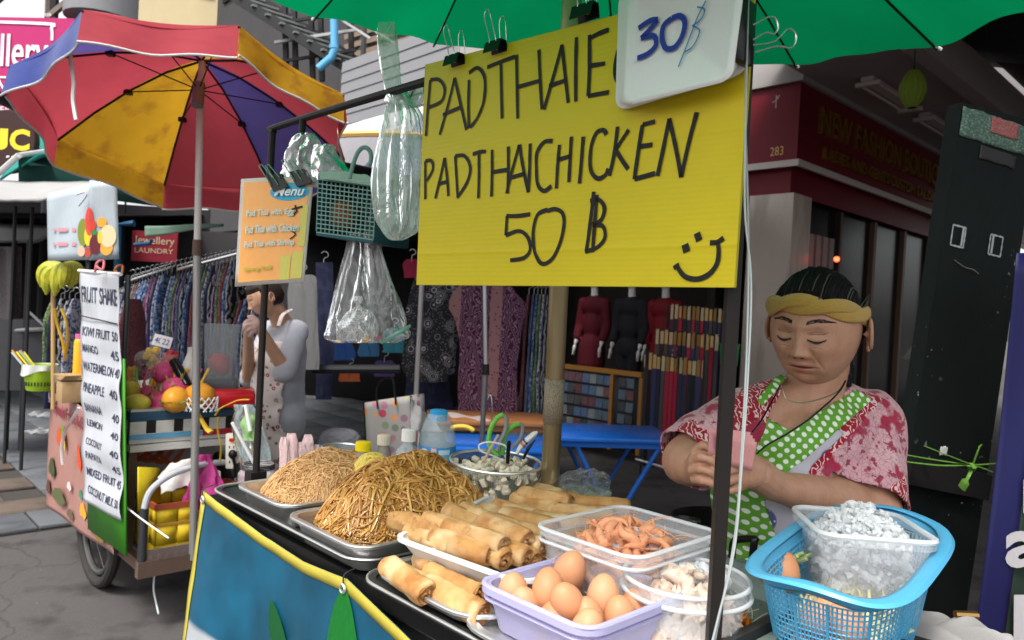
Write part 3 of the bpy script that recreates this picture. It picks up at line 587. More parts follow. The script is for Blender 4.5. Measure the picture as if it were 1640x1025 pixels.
# ---------------- spring rolls
def roll_col(g):
    co = g.coord(); oi = g('ObjectInfo').outputs['Random']
    v = g('VectorMath', {0: co, 1: g('CombineXYZ', {0: g.math('MULTIPLY', oi, 9.0), 1: oi, 2: oi}).outputs[0]}, operation='ADD').outputs[0]
    c = g.mix(oi, (.72, .45, .2), (.62, .345, .11))
    c = g.mix(g.ramp(g.noise(28, 4, v), [(.38, (0, 0, 0)), (.68, (1, 1, 1))]), c, (.45, .185, .045))
    c = g.mix(g.ramp(g.noise(70, 5, v), [(.6, (0, 0, 0)), (.75, (1, 1, 1))]), c, (.34, .125, .03))
    c = g.mix(g.ramp(g.noise(16, 2, v), [(.5, (0, 0, 0)), (.72, (1, 1, 1))]), c, (.84, .64, .36)); xx = g.math('ABSOLUTE', g('SeparateXYZ', {0: co}).outputs[0]); return g.mix(g.ramp(g.math('ADD', xx, g.math('MULTIPLY', g.noise(60, 2, v), .012)), [(.058, (0, 0, 0)), (.064, (1, 1, 1))]), c, (.3, .12, .035))
M_ROLL = mat('fried wrapper', rough=.36, colfn=roll_col, var=.06, bump=.5, bs=150, spec=.5)
def roll_mesh(i):
    mb = MB(); L_, R_ = .112, .0143
    def fn(s, t):
        x = (t-.5)*L_; a = 2*PI*s
        lay = .0016 if (s < .55+.12*math.sin(3*t)) else 0           # outer flap edge
        e = max(0, abs(t-.5)*2-.86)/.14; sq = 1+.10*math.cos(2*a+i); r = R_*sq*(1-.28*e*e)+lay+.0022*nz((x*28+i*7, math.cos(a)*1.3, math.sin(a)*1.3))+.0012*nz((x*90+i, math.cos(a)*3, math.sin(a)*3))
        return (x+.003*nz((a, i, 1)), r*math.cos(a), r*math.sin(a)+.004*math.cos(PI*(t-.5))*(i % 2))
    mb.grid(fn, 30, 26, closeu=True)
    for sg in (-1, 1):                     # tucked ends: spiral lip and sunken filling
        def en(s, t, sg=sg):
            a = 2*PI*s; r = R_*(.74*(1-t)+.002/R_)*(1+.08*math.cos(2*a+i)); return (sg*(L_/2-.001-.006*math.sin(PI*min(1, t*1.6))+.003*math.sin(3*a+t*7)*t), r*math.cos(a), r*math.sin(a))
        mb.grid(en, 30, 6, closeu=True)
    me = mb.mesh('spring_roll', ang=60); me.materials.append(M_ROLL); return me
RM = [roll_mesh(i) for i in range(4)]
def roll(p, yaw, label, group, tilt=0, s=1, spin=None):
    o = bpy.data.objects.new('spring_roll', random.choice(RM)); COL.objects.link(o); o.location = p
    o.rotation_euler = (random.uniform(0, 6) if spin is None else spin, tilt, yaw); o.scale = (s, s, s); return tag(o, label, 'spring roll', group)
def rolls(px, z, yaw, label, group, s=1):
    for x, y, dz, *r in px:
        roll(Pz(x, y, z+dz), yaw+(r[0] if r else random.uniform(-.12, .12)), label, group, s=s, tilt=r[1] if len(r) > 1 else random.uniform(-.05, .05))
YR = -.78                 # how the rolls lie: from upper left to lower right
G1 = 'golden fried spring roll heaped on the front foam tray'
rolls([(666, 846, .020), (690, 862, .016), (722, 846, .034), (748, 832, .016), (776, 826, .012), (760, 858, .036), (738, 874, .020), (768, 880, .016), (796, 876, .020), (806, 852, .034), (828, 864, .022), (852, 862, .018), (812, 884, .008), (790, 838, .022)], 1.112, YR, G1, 'spring rolls on the front foam tray', 1.12)
G2 = 'golden fried spring roll lying on the rear foam tray'
rolls([(884, 792, .024), (858, 808, .02), (834, 822, .018), (806, 832, .02), (958, 808, .03, .55), (902, 838, .02, .35), (884, 854, .016, .2), (872, 800, .03, .1), (930, 822, .026, .5), (846, 836, .03, .0), (822, 846, .018, .1)], 1.1, YR+.05, G2, 'spring rolls on the rear foam tray', 1.12)
G3 = 'golden fried spring roll on the low aluminium tray'
rolls([(650, 928, .02), (703, 918, .018), (748, 930, .02), (700, 945, .01), (728, 958, .016), (768, 915, .01), (676, 934, .012), (726, 934, .026)], 1.068, YR-.05, G3, 'spring rolls on the aluminium tray', 1.15)
# ---------------- foam trays
M_FOAM = mat('white foam', (.78, .78, .77), .55, var=.03, vs=40, bump=.12, bs=300, sss=.0, trans=.1)
def foam_box(c, wa, wb, h_, yaw, label, divs=()):
    vs, fs = container(wa, wb, h_, .03, .8, .003, .006, .005); t = T('foam_tray', label, 'foam tray', c)
    M = TR(c, yaw); q = MB(); q.add(vs, fs, M); q.build('shell', M_FOAM, t)
    for d in divs: MB().box((d, 0, h_*.45), (.008, wb*.9, h_*.85), M, bev=.003).build('divider', M_FOAM, t)
foam_box(K(.375, -.02, 1.094), .275, .205, .036, YAW+.1, 'white foam tray heaped with spring rolls over the aluminium tray', (-.06,))
foam_box(K(.545, .24, 1.085), .21, .38, .036, YAW+.44, 'white foam tray of spring rolls behind the front one')
# ---------------- plastic tubs
M_CLR = mat('milky clear plastic', (.8, .82, .84), .22, var=.03, alpha=.25, spec=.6)
M_MILK = mat('milky rim plastic', (.78, .8, .82), .3, var=.03, alpha=.6)
M_LIL = mat('lilac plastic', (.60, .58, .82), .3, var=.04, alpha=.82, trans=.3)
def tub(name, label, c, wa, wb, h_, m, yaw=YAW, r=.03, rim=.007):
    vs, fs = container(wa, wb, h_, r, .86, .002, rim, .009); t = T(name, label, 'plastic tub', c); q = MB(); q.add(vs, fs, TR(c, yaw)); q.build('tub', m, t)
    rr = MB(); n_ = 6; o1 = [(x, y, h_-.018) for x, y in rrect(wa+.006, wb+.006, r, n_)]; rr.tube([TR(c, yaw) @ Vector(p) for p in o1], .003, 6, closed=True); rr.build('rim_ridge', m if m is M_LIL else M_MILK, t); rq = MB(); rq.tube([TR(c, yaw) @ Vector((x, y, h_)) for x, y in rrect(wa+rim, wb+rim, r, n_)], .0042, 8, closed=True, flat=.8); rq.build('rim', m if m is M_LIL else M_MILK, t)
    return t
sc_ = K(.215, .10, 1.062)
tub('shrimp_tub', 'clear square plastic tub holding shrimps and ice', sc_, .19, .215, .11, M_CLR)
tub('egg_box', 'lilac plastic box full of brown eggs', K(.172, -.052, 1.066), .19, .2, .062, M_LIL, r=.025, rim=.01)
# eggs
def egg_col(g):
    oi = g('ObjectInfo').outputs['Random']; c = g.mix(oi, (.66, .34, .19), (.56, .24, .115))
    return g.mix(g.ramp(g.noise(330, 2), [(.70, (0, 0, 0)), (.76, (1, 1, 1))]), c, (.3, .13, .06))
M_EGG = mat('brown eggshell', rough=.42, colfn=egg_col, var=.06, vs=60, bump=.06, bs=700, sss=.1)
em = MB(); em.grid(lambda s, t: ((.0222*math.sin(PI*t)*(1+.10*math.cos(PI*t)))*math.cos(2*PI*s), (.0222*math.sin(PI*t)*(1+.10*math.cos(PI*t)))*math.sin(2*PI*s), -.0295*math.cos(PI*t)), 24, 18, closeu=True)
EM = em.mesh('egg', ang=180); EM.materials.append(M_EGG)
def egg(p, label, group, tl=None):
    o = bpy.data.objects.new('egg', EM); COL.objects.link(o); o.location = p; o.rotation_euler = (random.uniform(-.9, .9), random.uniform(-.9, .9), random.uniform(0, 6)) if tl is None else tl; o.scale = (random.uniform(.96, 1.06),)*3; return tag(o, label, 'egg', group)
for x, y, dz in ((816, 948, .010), (890, 905, .012), (912, 915, .03), (878, 944, .022), (908, 965, .022), (966, 955, .016), (838, 972, .0), (1018, 972, .002), (996, 990, .004), (878, 1000, -.004), (940, 992, .002), (940, 1012, .0), (862, 930, 0)):
    lc = TR(K(.172, -.052, 0), YAW).inverted() @ Pz(x, y, 1.104+dz); lc = Vector((max(-.066, min(.066, lc.x)), max(-.07, min(.07, lc.y)), lc.z)); egg(TR(K(.172, -.052, 0), YAW) @ lc, 'brown egg heaped in the lilac plastic box', 'eggs in the lilac box', (random.uniform(-.4, .4), random.uniform(-.4, .4), 0))
# round tub with chicken
rc = Pz(1098, 942, 1.125); rc = Vector((rc.x, rc.y, 1.064)); t = T('chicken_tub', 'round clear plastic tub holding chopped chicken and ice', 'plastic tub', rc)
q = MB(); q.lathe([(.0, 0), (.068, 0), (.074, .004), (.082, .058), (.089, .059), (.0895, .063), (.0855, .0635), (.0865, .078), (.0845, .078), (.0815, .06), (.072, .006), (0, .0025)], 56, Matrix.Translation(rc)); q.build('tub', M_CLR, t); MB().tube([rc+Vector((.0862*math.cos(k*PI/32), .0862*math.sin(k*PI/32), .078)) for k in range(64)], .0032, 8, closed=True).build('rim', M_MILK, t); MB().tube([rc+Vector((.0885*math.cos(k*PI/32), .0885*math.sin(k*PI/32), .061)) for k in range(64)], .0032, 8, closed=True).build('rim_ridge', M_MILK, t)
def chunk_mesh(nm, m, sc=(1, 1, .7), rough=.3, seed=0, n=12):
    mb = MB(); mb.sphere((0, 0, 0), 1, n, n-4); mb.v = [tuple(Vector(p).normalized()*(1+rough*nz(p, 1.3+seed*.01)+rough*.6*nz((p[0]+seed, p[1], p[2]), 2.7))) for p in mb.v]; mb.v = [(p[0]*sc[0], p[1]*sc[1], p[2]*sc[2]) for p in mb.v]
    me = mb.mesh(nm, ang=70); me.materials.append(m); return me
M_CHK = mat('raw chicken', (.66, .52, .42), .3, var=.2, vs=60, sss=.15, bump=.2, bs=150)
M_ICE = mat('crushed ice', (.85, .87, .9), .06, var=.03, alpha=.45, spec=.9)
M_TOFU = mat('tofu cube', (.72, .64, .5), .5, var=.1, vs=60, bump=.2, bs=160)
def pile(name, label, cat, c, ra, rb, z0, h_, m, cnt, size, yaw=0, kind='stuff', rough=.4, sc=(1, 1, .7), dome=1.0):
    """uncountable chopped stuff, joined into one heap"""
    mb = MB(); bases = [chunk_mesh(name, m, sc, rough, k*13+1, 9) for k in range(4)]
    for i in range(cnt):
        rr = math.sqrt(random.random()); an = random.uniform(0, 2*PI); x, y = rr*ra*math.cos(an), rr*rb*math.sin(an); k = 1-rr*rr*dome
        z = z0+h_*k*random.uniform(.75, 1.05) if random.random() < .7 else z0+random.uniform(0, h_*k)
        M = TR(c, yaw) @ TR((x, y, z), random.uniform(0, 6), random.uniform(0, 6), random.uniform(0, 6), size*random.uniform(.6, 1.25)); me = bases[i % 4]
        mb.add([q_.co for q_ in me.vertices], [tuple(f.vertices) for f in me.polygons], M)
    o = mb.build(name, m, kind=kind, ang=70, loc=c); return tag(o, label, cat)
pile('chopped_chicken', 'pale chopped chicken heaped in the round tub', 'chicken', rc, .07, .07, .008, .072, M_CHK, 260, .013, rough=.9, sc=(1.2, .8, .55))
pile('crushed_ice', 'clear crushed ice on the chopped chicken', 'ice', rc+Vector((.015, .02, 0)), .045, .03, .068, .018, M_ICE, 24, .011)
# shrimps
M_SHR = mat('shrimp', (.72, .2, .05), .25, var=.25, vs=70, sss=.1, col2=(.8, .5, .33), c2s=110, c2t=(.45, .55))
def shrimp_mesh(i):
    mb = MB(); n_ = 12
    pts = [(.022*math.cos(2.6*k/(n_-1)+.2*i), .022*math.sin(2.6*k/(n_-1)+.2*i), .002*math.sin(k)) for k in range(n_)]; rr = [.0066*math.sin(PI*(.18+.75*(1-k/(n_-1)))**.8)*(1+.10*(k % 2)) for k in range(n_)]
    mb.tube(pts, rr, 10)
    e = Vector(pts[-1]); d = (e-Vector(pts[-2])).normalized(); s_ = d.cross(Z)
    for q_ in (-1, 0, 1): mb.tube([e, e+d*.008+s_*.004*q_, e+d*.016+s_*.009*q_], [.002, .003, .0008], 6, flat=.4)
    for k in range(5): p = Vector(pts[k+2]); mb.tube([p, p*.55+Vector((0, 0, -.004))], [.0014, .0004], 5)
    for q_ in (-1, 1): mb.tube(smoothpath([Vector(pts[0]), Vector(pts[0])+Vector((.01, -.02, .006*q_)), Vector(pts[0])+Vector((.0, -.045, .012*q_))], 4), .0005, 4)
    me = mb.mesh('shrimp', ang=70); me.materials.append(M_SHR); return me
SM = [shrimp_mesh(i) for i in range(3)]
for i in range(64):
    rr = math.sqrt(random.random())*.9; an = random.uniform(0, 6.28); p = TR(sc_, YAW) @ Vector((rr*.078*math.cos(an), rr*.088*math.sin(an), .045+.06*(1-rr*rr)+random.uniform(-.01, .004)))
    o = bpy.data.objects.new('shrimp', SM[i % 3]); COL.objects.link(o); o.location = p; o.rotation_euler = (random.uniform(-1.2, 1.2), random.uniform(-1.2, 1.2), random.uniform(0, 6)); o.scale = (1.15,)*3; tag(o, 'orange shrimp in the square clear tub under ice', 'shrimp', 'shrimps in the tub')
pile('crushed_ice', 'clear crushed ice on top of the shrimps', 'ice', sc_+K(0, .02, 0)-K(0, 0, 0), .055, .05, .066, .036, M_ICE, 130, .010)
pile('shrimp_slurry', 'pinkish shrimp juice and ice low in the square tub', 'ice', sc_, .082, .092, .004, .058, mat('pink slush', (.6, .3, .22), .3), 150, .016, YAW, dome=.2)
# ---------------- green grey enamel tray with orange salad on the right, handles, pan
gc = K(.145, .245, 1.034)
gt = T('enamel_tray', 'grey green metal tray under the tubs at the right', 'tray', gc); vs, fs = container(.30, .36, .05, .045, .84, .002, .013, .004)
M_GRN = mat('grey green enamel', (.2, .26, .235), .3, metal=.35, var=.15)
gc2 = K(.14, .2, 1.03); q = MB(); q.add(vs, fs, TR(gc2, YAW)); q.build('tray_body', M_GRN, gt)
M_BLKP = mat('black bakelite', (.008, .008, .008), .22, var=0)
def loop_handle(p0, p1, up, out, parent=None, label=None):
    p0, p1 = Vector(p0), Vector(p1); pts = smoothpath([p0, p0+up*.8+out*.3, p0.lerp(p1, .12)+up+out, p0.lerp(p1, .88)+up+out, p1+up*.8+out*.3, p1], 5); m = MB().tube(pts, .006, 10)
    return m.build('handle', M_BLKP, parent, label)
h0 = Pz(1188, 868, 1.12); wk = T('wok_pan', 'black pan with loop handles standing behind the tubs', 'pan', Pz(1150, 880, 1.03)); wkc = Pz(1150, 872, 1.03); wkc = Vector((wkc.x+.0, wkc.y, 1.032))
MB().lathe([(0, 0), (.055, 0), (.085, .02), (.1, .05), (.103, .052), (.1, .053), (.082, .022), (.05, .004), (0, .004)], 40, TR(wkc)).build('pan_body', mat('black pan', (.015, .015, .015), .4, metal=.5), wk)
loop_handle(P(1172, 893, 1.24), P(1205, 893, 1.2), Vector((0, 0, .03)), Vector((.005, -.0, .0)), wk)
MB().tube(smoothpath([P(1060, 834, 1.36), P(1085, 832, 1.33), P(1110, 836, 1.3), P(1118, 836, 1.3)], 5), [.006]*6+[.009]*6+[.008]*3+[.003], 10).build('handle', M_BLKP, wk)
pile('carrot_salad', 'orange shredded carrot and shrimp in the grey green tray', 'salad', K(.065, .16, 1.03), .05, .045, .006, .035, mat('carrot orange', (.75, .25, .03), .35, var=.2), 90, .008, sc=(2.2, .5, .5))
q = MB()
for i in range(26):
    a = random.uniform(0, 6.28); p = K(.065, .165, 1.065)+Vector((random.uniform(-.03, .03), random.uniform(-.03, .03), random.uniform(-.006, .006))); q.tube(smoothpath([p, p+Vector((.012*math.cos(a), .012*math.sin(a), .012)), p+Vector((.025*math.cos(a+.6), .025*math.sin(a+.6), .012+.012*random.random()))], 3), .0008, 4)
q.build('bean_sprouts', mat('bean sprout', (.75, .7, .55), .35), label='thin white sprouts on the orange salad', cat='sprouts', kind='stuff')
pc = K(-.13, .09, 1.031); bp = T('black_pan', 'dark steel pan at the bottom right of the cart', 'pan', pc); vs, fs = container(.27, .3, .055, .06, .8, .0025, .012, .005)
q = MB(); q.add(vs, fs, TR(pc, YAW)); q.build('pan_body', M_SSD, bp)
# ---------------- blue basket with ice tub, eggs and greens
bc = K(-.06, .27, 1.034); M_BLUE = mat('sky blue plastic', (.1, .43, .69), .35, var=.08, trans=.15, spec=.5)
bk = T('blue_basket', 'sky blue perforated plastic basket at the right end of the cart', 'basket', bc)
BYAW = math.atan2(V.y, V.x)+.1; BW, BD, BH = .18, .088, .15
def brad(an, t):                           # super-ellipse plan, widening upwards
    k = .72+.28*t**.8; e = 3.8; c_, s_ = math.cos(an), math.sin(an); r = (abs(c_)**e+abs(s_)**e)**(-1/e); return BW*k*r*c_, BD*k*r*s_
def bpt(an, t, o=0.0): x, y = brad(an, t); n_ = Vector((x/BW**2, y/BD**2, 0)).normalized(); return TR(bc, BYAW) @ (Vector((x, y, BH*t+.09*x*t))+n_*o)
NB = 104; rows = [.07+.055*i for i in range(16)]
mb = MB()
for i in range(NB):
    an = 2*PI*i/NB; mb.tube([bpt(an, t) for t in (.05, .3, .6, .9)], .0026 if i % 8 == 0 else .0013, 4)
mb.build('vertical_rib', M_BLUE, bk, kind='stuff')
mb = MB()
for t in rows: mb.tube([bpt(2*PI*k/96, t) for k in range(96)], .0012, 4, closed=True)
mb.build('horizontal_rib', M_BLUE, bk, kind='stuff')
mb = MB(); prof = [(.0, .87), (.003, .9), (.004, .96), (.014, .985), (.02, .965), (.022, .975), (.018, 1.0), (.008, 1.01), (0, 1.0)]
for j, (o_, t) in enumerate(prof): mb.v += [tuple(bpt(2*PI*k/96, t, o_)+(Z*.012*abs(math.cos(2*PI*k/96))**6)) for k in range(96)]
mb.f = [(j*96+k, j*96+(k+1) % 96, (j+1)*96+(k+1) % 96, (j+1)*96+k) for j in range(len(prof)-1) for k in range(96)]; mb.build('rim', M_BLUE, bk, solid=.002)
mb = MB(); mb.tube([bpt(2*PI*k/64, 0.02, -.004) for k in range(64)], .007, 8, closed=True); mb.build('foot_ring', M_BLUE, bk)
mb = MB(); mb.grid(lambda s, t: TR(bc, BYAW) @ Vector((brad(2*PI*s, .03)[0]*t, brad(2*PI*s, .03)[1]*t, .006)), 48, 5, closeu=True); mb.build('base', M_BLUE, bk)
ic = P(1376, 885, 1.13); it = T('ice_tub', 'clear plastic tub of crushed ice standing in the blue basket', 'plastic tub', ic); IY = BYAW-.95
icb = Vector((ic.x, ic.y, bc.z+.06)); vs, fs = container(.155, .155, .115, .025, .84, .002, .006, .012); q = MB(); q.add(vs, fs, TR(icb, IY, .0)); q.build('tub', M_CLR, it); MB().tube([TR(icb, IY) @ Vector((x, y, .115)) for x, y in rrect(.161, .161, .025, 6)], .0042, 8, closed=True).build('rim', M_MILK, it)
pile('crushed_ice', 'white crushed ice heaped in the tub inside the blue basket', 'ice', icb, .066, .066, .035, .105, mat('white crushed ice', (.86, .88, .9), .1, alpha=.55, var=.02), 1300, .0058, IY, dome=.45, rough=.95)
for i in range(4):
    an = 2.6+.33*i; x, y = brad(an, .5); egg(TR(bc, BYAW) @ Vector((x*.62, y*.62, .03+.045*(i % 2))), 'brown egg inside the blue basket', 'eggs in the blue basket')
egg(P(1240, 908, 1.13), 'brown egg inside the blue basket', 'eggs in the blue basket'); egg(P(1256, 916, 1.12), 'brown egg inside the blue basket', 'eggs in the blue basket')
pile('bean_sprout_heap', 'pale yellow bean sprouts in the bottom of the blue basket', 'sprouts', bc, .09, .07, .012, .075, mat('pale sprouts', (.62, .58, .36), .4, var=.25), 420, .008, BYAW, sc=(2.4, .4, .4), dome=.5)
q = MB()
for i in range(9): a = random.uniform(0, 6.28); p = P(1262+random.uniform(-14, 16), 897+random.uniform(-5, 6), 1.14); q.tube([p, p+Vector((.02*math.cos(a), .02*math.sin(a), .012))], .003, 6)
q.build('chopped_leeks', mat('leek green', (.25, .36, .1), .4, col2=(.75, .75, .6), c2s=60), label='chopped leek ends beside the ice tub', cat='leeks', kind='stuff')
# towel
tc = P(1490, 1010, 1.2); q = MB()
def tw(s, t):
    x, y = (s-.5)*.26, (t-.5)*.2; return tc+Vector((x, y, .035*math.cos(x*9)*math.cos(y*12)+.018*nz((s*3, t*3, 8))+.012*math.sin(s*17+6*nz((s*2, t*3, 1)))-.03-.16*max(0, abs(x)-.09)))
q.grid(tw, 50, 40); q.build('grey_towel', mat('terry towel', (.42, .4, .39), .95, var=.12, vs=60, bump=.8, bs=420, sheen=.4), label='crumpled light grey towel under the right side of the basket', cat='towel', solid=.008)
cbox(MB(), -.62, -.425, .05, .44, .9, .985).build('side_shelf', M_SSD, cart, smooth=False)
tp = P(1547, 990, 1.35); tq = T('brass_tap', 'small brass gas tap beside the grey towel', 'tap', tp)
M_BRS = mat('brass', (.4, .25, .09), .35, metal=.9)
MB().tube([tp-Z*.06, tp-Z*.01], .01, 10).tube([tp-Z*.012, tp+Z*.002], .013, 6).build('tap_body', M_BRS, tq); MB().tube([tp+Z*.006-Vector((.02, 0, 0)), tp+Z*.006+Vector((.02, 0, 0))], .007, 8).build('tap_lever', M_BRS, tq)
# ================================================================ SIGN, CLIPS, HANGING THINGS, PARASOL
SB = -.024                                 # sign plane, on the customer side of the frame
def SP(px, py, lift=0.0): return Pp(px, py, K(0, SB, 0), V)-V*lift
sg = T('price_sign', 'large yellow corrugated sign with black handwritten pad thai prices', 'sign', K(.3, SB, 1.54))
M_YEL = None
def yel(g):
    co = g.coord(); c = g.mix(g.noise(3, 4, co), (.54, .415, .008), (.62, .49, .014))
    return g.mix(g.ramp(g.noise(2.2, 5, co), [(.62, (0, 0, 0)), (.8, (1, 1, 1))]), c, (.4, .29, .02))
M_YEL = mat('yellow corrugated plastic', rough=.45, colfn=yel, var=.05)
aL, aR = 0.655, -.028
tl, tr2, br, bl = SP(681, 104), SP(1209, -34), SP(1176, 460), SP(667, 456)
def sgn(s, t, o=0): 
    p = (tl.lerp(tr2, s)).lerp(bl.lerp(br, s), t); return p-V*(o+.00006*math.sin(t*330)+.0006*math.exp(-((t-.86)/.012)**2)+.0004*math.exp(-((t-.48)/.01)**2))
mb = MB(); mb.grid(lambda s, t: sgn(s, t), 14, 330); n0 = len(mb.v); mb.grid(lambda s, t: sgn(1-s, t, -.004), 14, 330); mb.build('panel', M_YEL, sg, ang=60)
mb = MB()
for s_, x in ((0, 0), (1, 0)): mb.bar(sgn(s_, 0.0)+V*.002, sgn(s_, 1)+V*.002, .0042, .0008, side=V)
for t_ in (0, 1): mb.bar(sgn(0, t_)+V*.002, sgn(1, t_)+V*.002, .0042, .0008, side=V)
mb.build('panel_edge', mat('yellow plastic edge', (.42, .34, .02), .5), sg, smooth=False)
M_INK = mat('black marker', (.012, .011, .011), .55, var=.3, vs=60, col2=(.09, .07, .01), c2s=130, c2t=(.6, .7)); M_INKB = mat('blue marker', (.012, .03, .26), .4, var=.3, vs=50)
STR = [ # handwriting traced as marker strokes (photo pixels on the sign plane), width px
 [(690,128),(686,175),(683,218)], [(690,128),(704,128),(713,142),(708,162),(688,172)], [(705,216),(718,170),(729,125)], [(729,125),(738,165),(748,208)], [(710,184),(741,171)], [(752,128),(751,170),(752,205)], [(752,117),(766,109),(777,125),(776,160),(766,188),(754,204)],
 [(781,108),(806,98),(826,91)], [(803,100),(804,150),(805,190)], [(828,88),(829,140),(830,190)], [(864,80),(866,130),(869,175)], [(829,140),(867,129)], [(872,176),(888,120),(901,72)], [(901,72),(906,120),(911,165)], [(880,138),(907,129)], [(924,60),(923,110),(923,163)], [(945,56),(945,110),(943,154)], [(945,62),(960,54),(976,48)], [(945,106),(970,102)], [(943,154),(976,148)],
 [(1004,64),(992,80),(986,105),(988,128),(1000,140)],
 [(682,258),(682,290),(682,319)], [(682,258),(692,258),(694,272),(684,290)], [(698,318),(706,285),(713,253)], [(713,253),(717,285),(719,314)], [(702,295),(717,291)], [(730,250),(732,285),(734,317)], [(730,250),(745,250),(754,268),(749,292),(733,317)], [(758,247),(772,243),(779,243)], [(768,246),(768,280),(767,318)], [(789,240),(789,275),(788,315)], [(815,235),(815,275),(814,310)], [(789,276),(814,272)], [(812,310),(822,270),(833,232)], [(833,232),(839,270),(847,308)], [(818,285),(842,278)], [(850,230),(849,270),(847,308)], [(886,226),(872,228),(861,245),(860,270),(862,295),(872,306),(884,298)], [(897,232),(894,265),(892,302)], [(916,219),(914,255),(912,292)], [(895,256),(915,250)], [(935,219),(932,260),(929,294)], [(972,216),(968,209),(957,212),(949,230),(946,255),(948,275),(958,286),(970,281),(975,270)], [(990,203),(985,245),(977,282)], [(1008,208),(987,240)], [(987,240),(998,258),(1007,271)], [(1030,200),(1023,245),(1017,287)], [(1030,200),(1050,195)], [(1025,235),(1046,232)], [(1017,287),(1050,278)], [(1054,282),(1064,235),(1073,190)], [(1073,190),(1084,240),(1092,284)], [(1092,284),(1104,230),(1117,180)],
 [(812,346),(830,346),(850,343)], [(813,346),(811,377)], [(811,377),(832,370),(846,380),(850,400),(840,413),(818,417)], [(878,336),(862,344),(855,370),(857,402),(868,422),(884,416),(897,392),(904,362),(902,342),(890,335),(878,338)], [(952,307),(946,360),(940,403)], [(946,322),(960,320),(969,333),(964,352),(950,360)], [(950,361),(966,362),(970,380),(958,396),(938,403)], [(957,312),(950,404)],
 [(1094,400),(1105,395)], [(1114,382),(1124,377)], [(1080,430),(1085,426),(1089,424)], [(1086,428),(1098,443),(1118,447),(1138,438),(1150,420),(1152,398),(1150,388)], [(1138,389),(1150,388),(1160,381)]]
for part_, y0_, y1_, x0_, x1_ in (('lettering', 0, 178 if False else 225, 0, 9999), ('lettering', 225, 322, 0, 9999), ('lettering', 322, 999, 0, 1000), ('smiley_mark', 322, 999, 1000, 9999)):
  mb = MB()
  for st_ in STR:
    cx_, cy_ = sum(q[0] for q in st_)/len(st_), sum(q[1] for q in st_)/len(st_); row = 0 if st_ in STR[:21] else (1 if st_ in STR[21:57] else 2)
    if row != {0: 0, 225: 1, 322: 2}[y0_] or not x0_ <= cx_ < x1_: continue
    w0 = .0066 if len(st_) > 2 or True else .006
    pts = smoothpath([SP(x, y) for x, y in st_], 5) if len(st_) > 1 else st_
    dots = st_ in ([(1094,400),(1105,395)], [(1114,382),(1124,377)])
    ribbon(mb, pts, [(.011 if dots else w0)*(1+.18*nz((p.x*60, p.z*60, 2))) for p in pts], -V, .0016)
  mb.build(part_, M_INK, sg, kind='stuff')
# foam price box
fbx = T('foam_lunch_box', 'white foam lunch box lid with blue 30 baht price clipped over the sign', 'foam box', SP(1090, 90))
FB = .035
def FP(px, py): return Pp(px, py, K(0, SB-FB-.004, 0), V)
f_o = [FP(*p) for p in ((1002, -6), (1192, -24), (1172, 128), (994, 172))]
f_r = [Pp(x, y, K(0, SB-.006, 0), V) for x, y in ((994, -12), (1200, -30), (1196, 118), (988, 180))]
def quad(c, i, j): return (c[0].lerp(c[1], i)).lerp(c[3].lerp(c[2], i), j)
mb = MB(); out = rrect(1, 1, .11, 6)
def ring(c, k, o=0): return [tuple(quad(c, .5+x*k, .5-y*k)-V*o) for x, y in out]
ring_loft(mb, [ring(f_r, 1.0, 0), ring(f_r, 1.0, .004), ring(f_r, .95, .006), [tuple(Vector(a).lerp(Vector(b), .55)) for a, b in zip(ring(f_r, .94, .006), ring(f_o, 1.0, 0))], ring(f_o, .985, -.003), ring(f_o, .94, 0), ring(f_o, .88, 0), ring(f_o, .86, -.0015)], capb=True, capt=True); mb.build('lid', M_FOAM, fbx, ang=60)
mb = MB()
for st_ in ([(1024,46),(1042,34),(1055,32)], [(1055,33),(1040,50),(1028,62)], [(1028,62),(1048,58),(1052,72),(1040,86),(1022,94)], [(1077,30),(1064,42),(1062,62),(1068,78),(1082,76),(1094,58),(1098,36),(1090,26),(1077,30)]): ribbon(mb, smoothpath([FP(*p) for p in st_], 5), .0072, -V, .002)
mb.build('price_mark', M_INKB, fbx)
mb = MB()
for st_ in ([(1132,2),(1118,30),(1102,72),(1088,108)], [(1118,12),(1130,16),(1124,32),(1110,42)], [(1110,42),(1122,50),(1112,74),(1098,84)]): ribbon(mb, smoothpath([FP(*p) for p in st_], 5), .0018, -V, .0022)
mb.build('baht_mark', mat('teal ink', (.02, .16, .35), .4), fbx)
